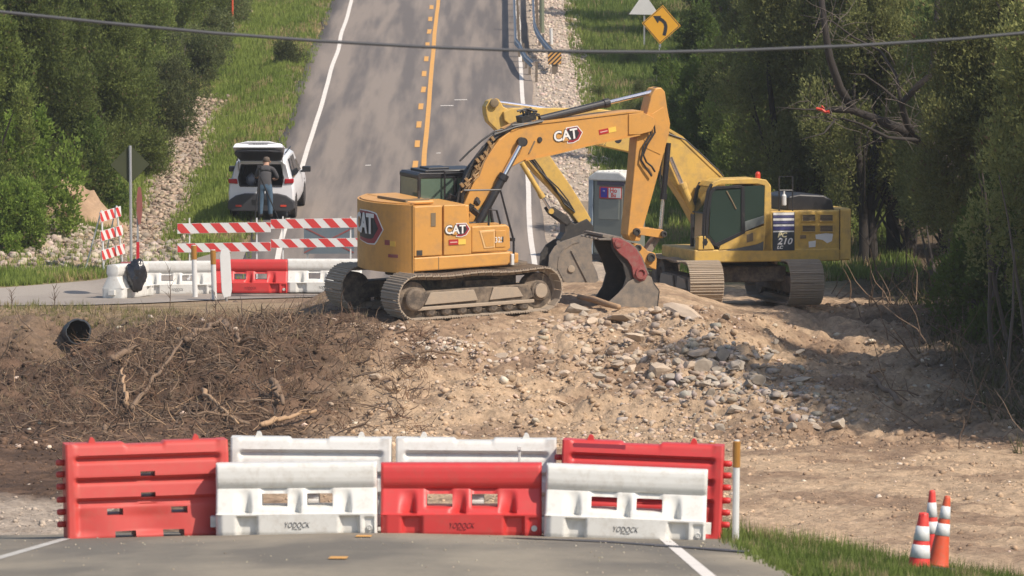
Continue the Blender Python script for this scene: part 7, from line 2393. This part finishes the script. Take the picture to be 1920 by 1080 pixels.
# ================================================================== PERSON with tripod
def skin_person(name, joints, edges, radii, root=0, sub=2):
    me = bpy.data.meshes.new(name); me.from_pydata(joints, edges, []); me.update()
    o = bpy.data.objects.new(name, me); COL.objects.link(o)
    md = o.modifiers.new('skin', 'SKIN'); md.use_smooth_shade = True
    for i, v in enumerate(me.skin_vertices[0].data):
        r_ = radii[i]; v.radius = r_ if isinstance(r_, tuple) else (r_, r_)
        v.use_root = (i == root)
    s_ = o.modifiers.new('sub', 'SUBSURF'); s_.levels = sub; s_.render_levels = sub
    dg = bpy.context.evaluated_depsgraph_get()
    m2 = bpy.data.meshes.new_from_object(o.evaluated_get(dg))
    bpy.data.objects.remove(o)
    m2.polygons.foreach_set('use_smooth', [True] * len(m2.polygons))
    return m2


pp = W(497, 408, 145.6)
per = empty('person', pp, (0, 0, math.radians(-6)))
per.scale = (1.06, 1.0, 0.94)
# local: x right, y away from the camera (they face the car), z up; leaning forward into the car
J = [(0, 0, 0.93),            # 0 pelvis
     (0, 0.05, 1.12), (0, 0.13, 1.32), (0, 0.20, 1.44), (0.0, 0.25, 1.52), (0.0, 0.31, 1.62), (0.0, 0.33, 1.70),   # 1..6 spine, chest, collar, neck, head, crown
     (0.10, 0.0, 0.86), (0.13, 0.02, 0.48), (0.14, -0.02, 0.09), (0.15, 0.12, 0.04),        # 7..10 right leg
     (-0.10, 0.0, 0.86), (-0.11, 0.03, 0.48), (-0.12, -0.01, 0.09), (-0.14, 0.13, 0.04),    # 11..14 left leg
     (0.19, 0.18, 1.40), (0.30, 0.22, 1.16), (0.22, 0.42, 1.10), (0.17, 0.49, 1.10),         # 15..18 right arm
     (-0.19, 0.18, 1.40), (-0.28, 0.26, 1.17), (-0.18, 0.44, 1.16), (-0.13, 0.50, 1.17)]     # 19..22 left arm
E = [(0, 1), (1, 2), (2, 3), (3, 4), (4, 5), (5, 6), (0, 7), (7, 8), (8, 9), (9, 10), (0, 11), (11, 12), (12, 13), (13, 14), (3, 15), (15, 16), (16, 17), (17, 18), (3, 19), (19, 20), (20, 21), (21, 22)]
Rr = [(.165, .125), (.155, .115), (.175, .125), (.13, .10), .058, .092, .06, (.105, .11), .08, .062, (.055, .045), (.105, .11), .08, .062, (.055, .045), .07, .048, .036, .03, .07, .048, .036, .03]
bm_ = skin_person('body', J, E, Rr)
mats = [mat('charcoal_shirt', (0.060, 0.058, 0.060), 0.9), mat('blue_jeans', (0.060, 0.105, 0.155), 0.9, scale=9, var=0.25), mat('skin', (0.42, 0.24, 0.16), 0.6), mat('dark_shoes', (0.05, 0.042, 0.038), 0.7)]
for m_ in mats: bm_.materials.append(m_)
for p in bm_.polygons:
    c = p.center
    if c.z < 0.11: k = 3
    elif c.z < 0.96: k = 1
    elif c.z > 1.515 and c.y > 0.15: k = 2
    elif abs(c.x) > 0.13 and c.y > 0.24 and c.z < 1.22: k = 2
    else: k = 0
    p.material_index = k
body_o = link('body', bm_, None, per)
hr = lump('hair', (0, 0, 0), 0.095, 0.10, 0.10, mat('grey_brown_hair', (0.11, 0.085, 0.065), 0.9), 3, 0.12, 3); hr.parent = per; hr.location = (0, 0.30, 1.665)
def hand(x, y, z, s):
    mb = MB()
    mb.tube([(x, y - .02, z), (x - s * .01, y + .05, z), (x - s * .012, y + .08, z - .005)], [.022, .036, .030], 8)
    for k in range(4):
        o_ = (k - 1.5) * 0.018
        mb.tube([(x - s * .012 + o_, y + .075, z - .005), (x - s * .012 + o_, y + .115 + .008 * (k in (1, 2)), z - .012), (x - s * .012 + o_, y + .135 + .010 * (k in (1, 2)), z - .035)], [.0095, .009, .007], 6)
    mb.tube([(x + s * -.03, y + .03, z), (x - s * .055, y + .06, z + .01), (x - s * .05, y + .09, z + .01)], [.011, .010, .008], 6)
    return mb
h1 = hand(0.17, 0.49, 1.10, 1); h1.v += []; h1.build('hand', mats[2], per, smooth=True)
hand(-0.13, 0.50, 1.17, -1).build('hand', mats[2], per, smooth=True)
MB().tube([(0, 0.29, 1.60), (0.0, 0.30, 1.60)], 0.001, 4).build('collar', mats[0], per) if False else None
for s in (-1, 1):
    q = lump('ear', (0, 0, 0), 0.014, 0.022, 0.034, mats[2], 1, 0.0, 2); q.parent = per; q.location = (s * 0.092, 0.31, 1.61)
q = lump('nose', (0, 0, 0), 0.016, 0.024, 0.026, mats[2], 1, 0.0, 2); q.parent = per; q.location = (0, 0.41, 1.60)
tag(per, 'person in a dark shirt and blue jeans leaning into the open tailgate', 'person')

tp = empty('tripod', W(488, 413, 145.0))
top = Vector((-0.02, 0, 1.25))
mb = MB()
for (x, y) in ((-0.14, -0.10), (0.50, 0.15), (-0.05, 0.45)):
    MB().tube([(x, y, 0.0), tuple(Vector((x, y, 0)).lerp(top, 0.55)), tuple(top)], [.014, .020, .024], 8).build('leg', M['black'], tp)
MB().tube([(-.02, 0, 1.15), (-.02, 0, 1.42)], 0.022, 8).build('centre_column', M['black'], tp)
MB().box((-.02, 0.02, 1.45), (0.12, 0.14, 0.08)).build('head', M['black'], tp, bevel=.015)
tag(tp, 'black tripod standing between the person and the striped barricades', 'tripod')
print('objects', len(bpy.data.objects))

# ================================================================== HAZE
hm, hnt, hb = new_mat('air')
hnt.nodes.remove(hb)
pv = hnt.nodes.new('ShaderNodeVolumePrincipled')
pv.inputs['Color'].default_value = (0.86, 0.88, 0.90, 1)
pv.inputs['Density'].default_value = 0.00026
pv.inputs['Anisotropy'].default_value = 0.2
hnt.links.new(pv.outputs[0], hnt.nodes['Material Output'].inputs['Volume'])
hz = MB().box((0, 560, 20), (860, 1320, 70)).build('haze', hm)
zb = float(GZ.min()) - 1.0
for v in hz.data.vertices:
    if v.co.z < 0: v.co.z = zb
    else: v.co.z = max(float(GZ.max()) + 12, 30)
tag(hz, kind='stuff')
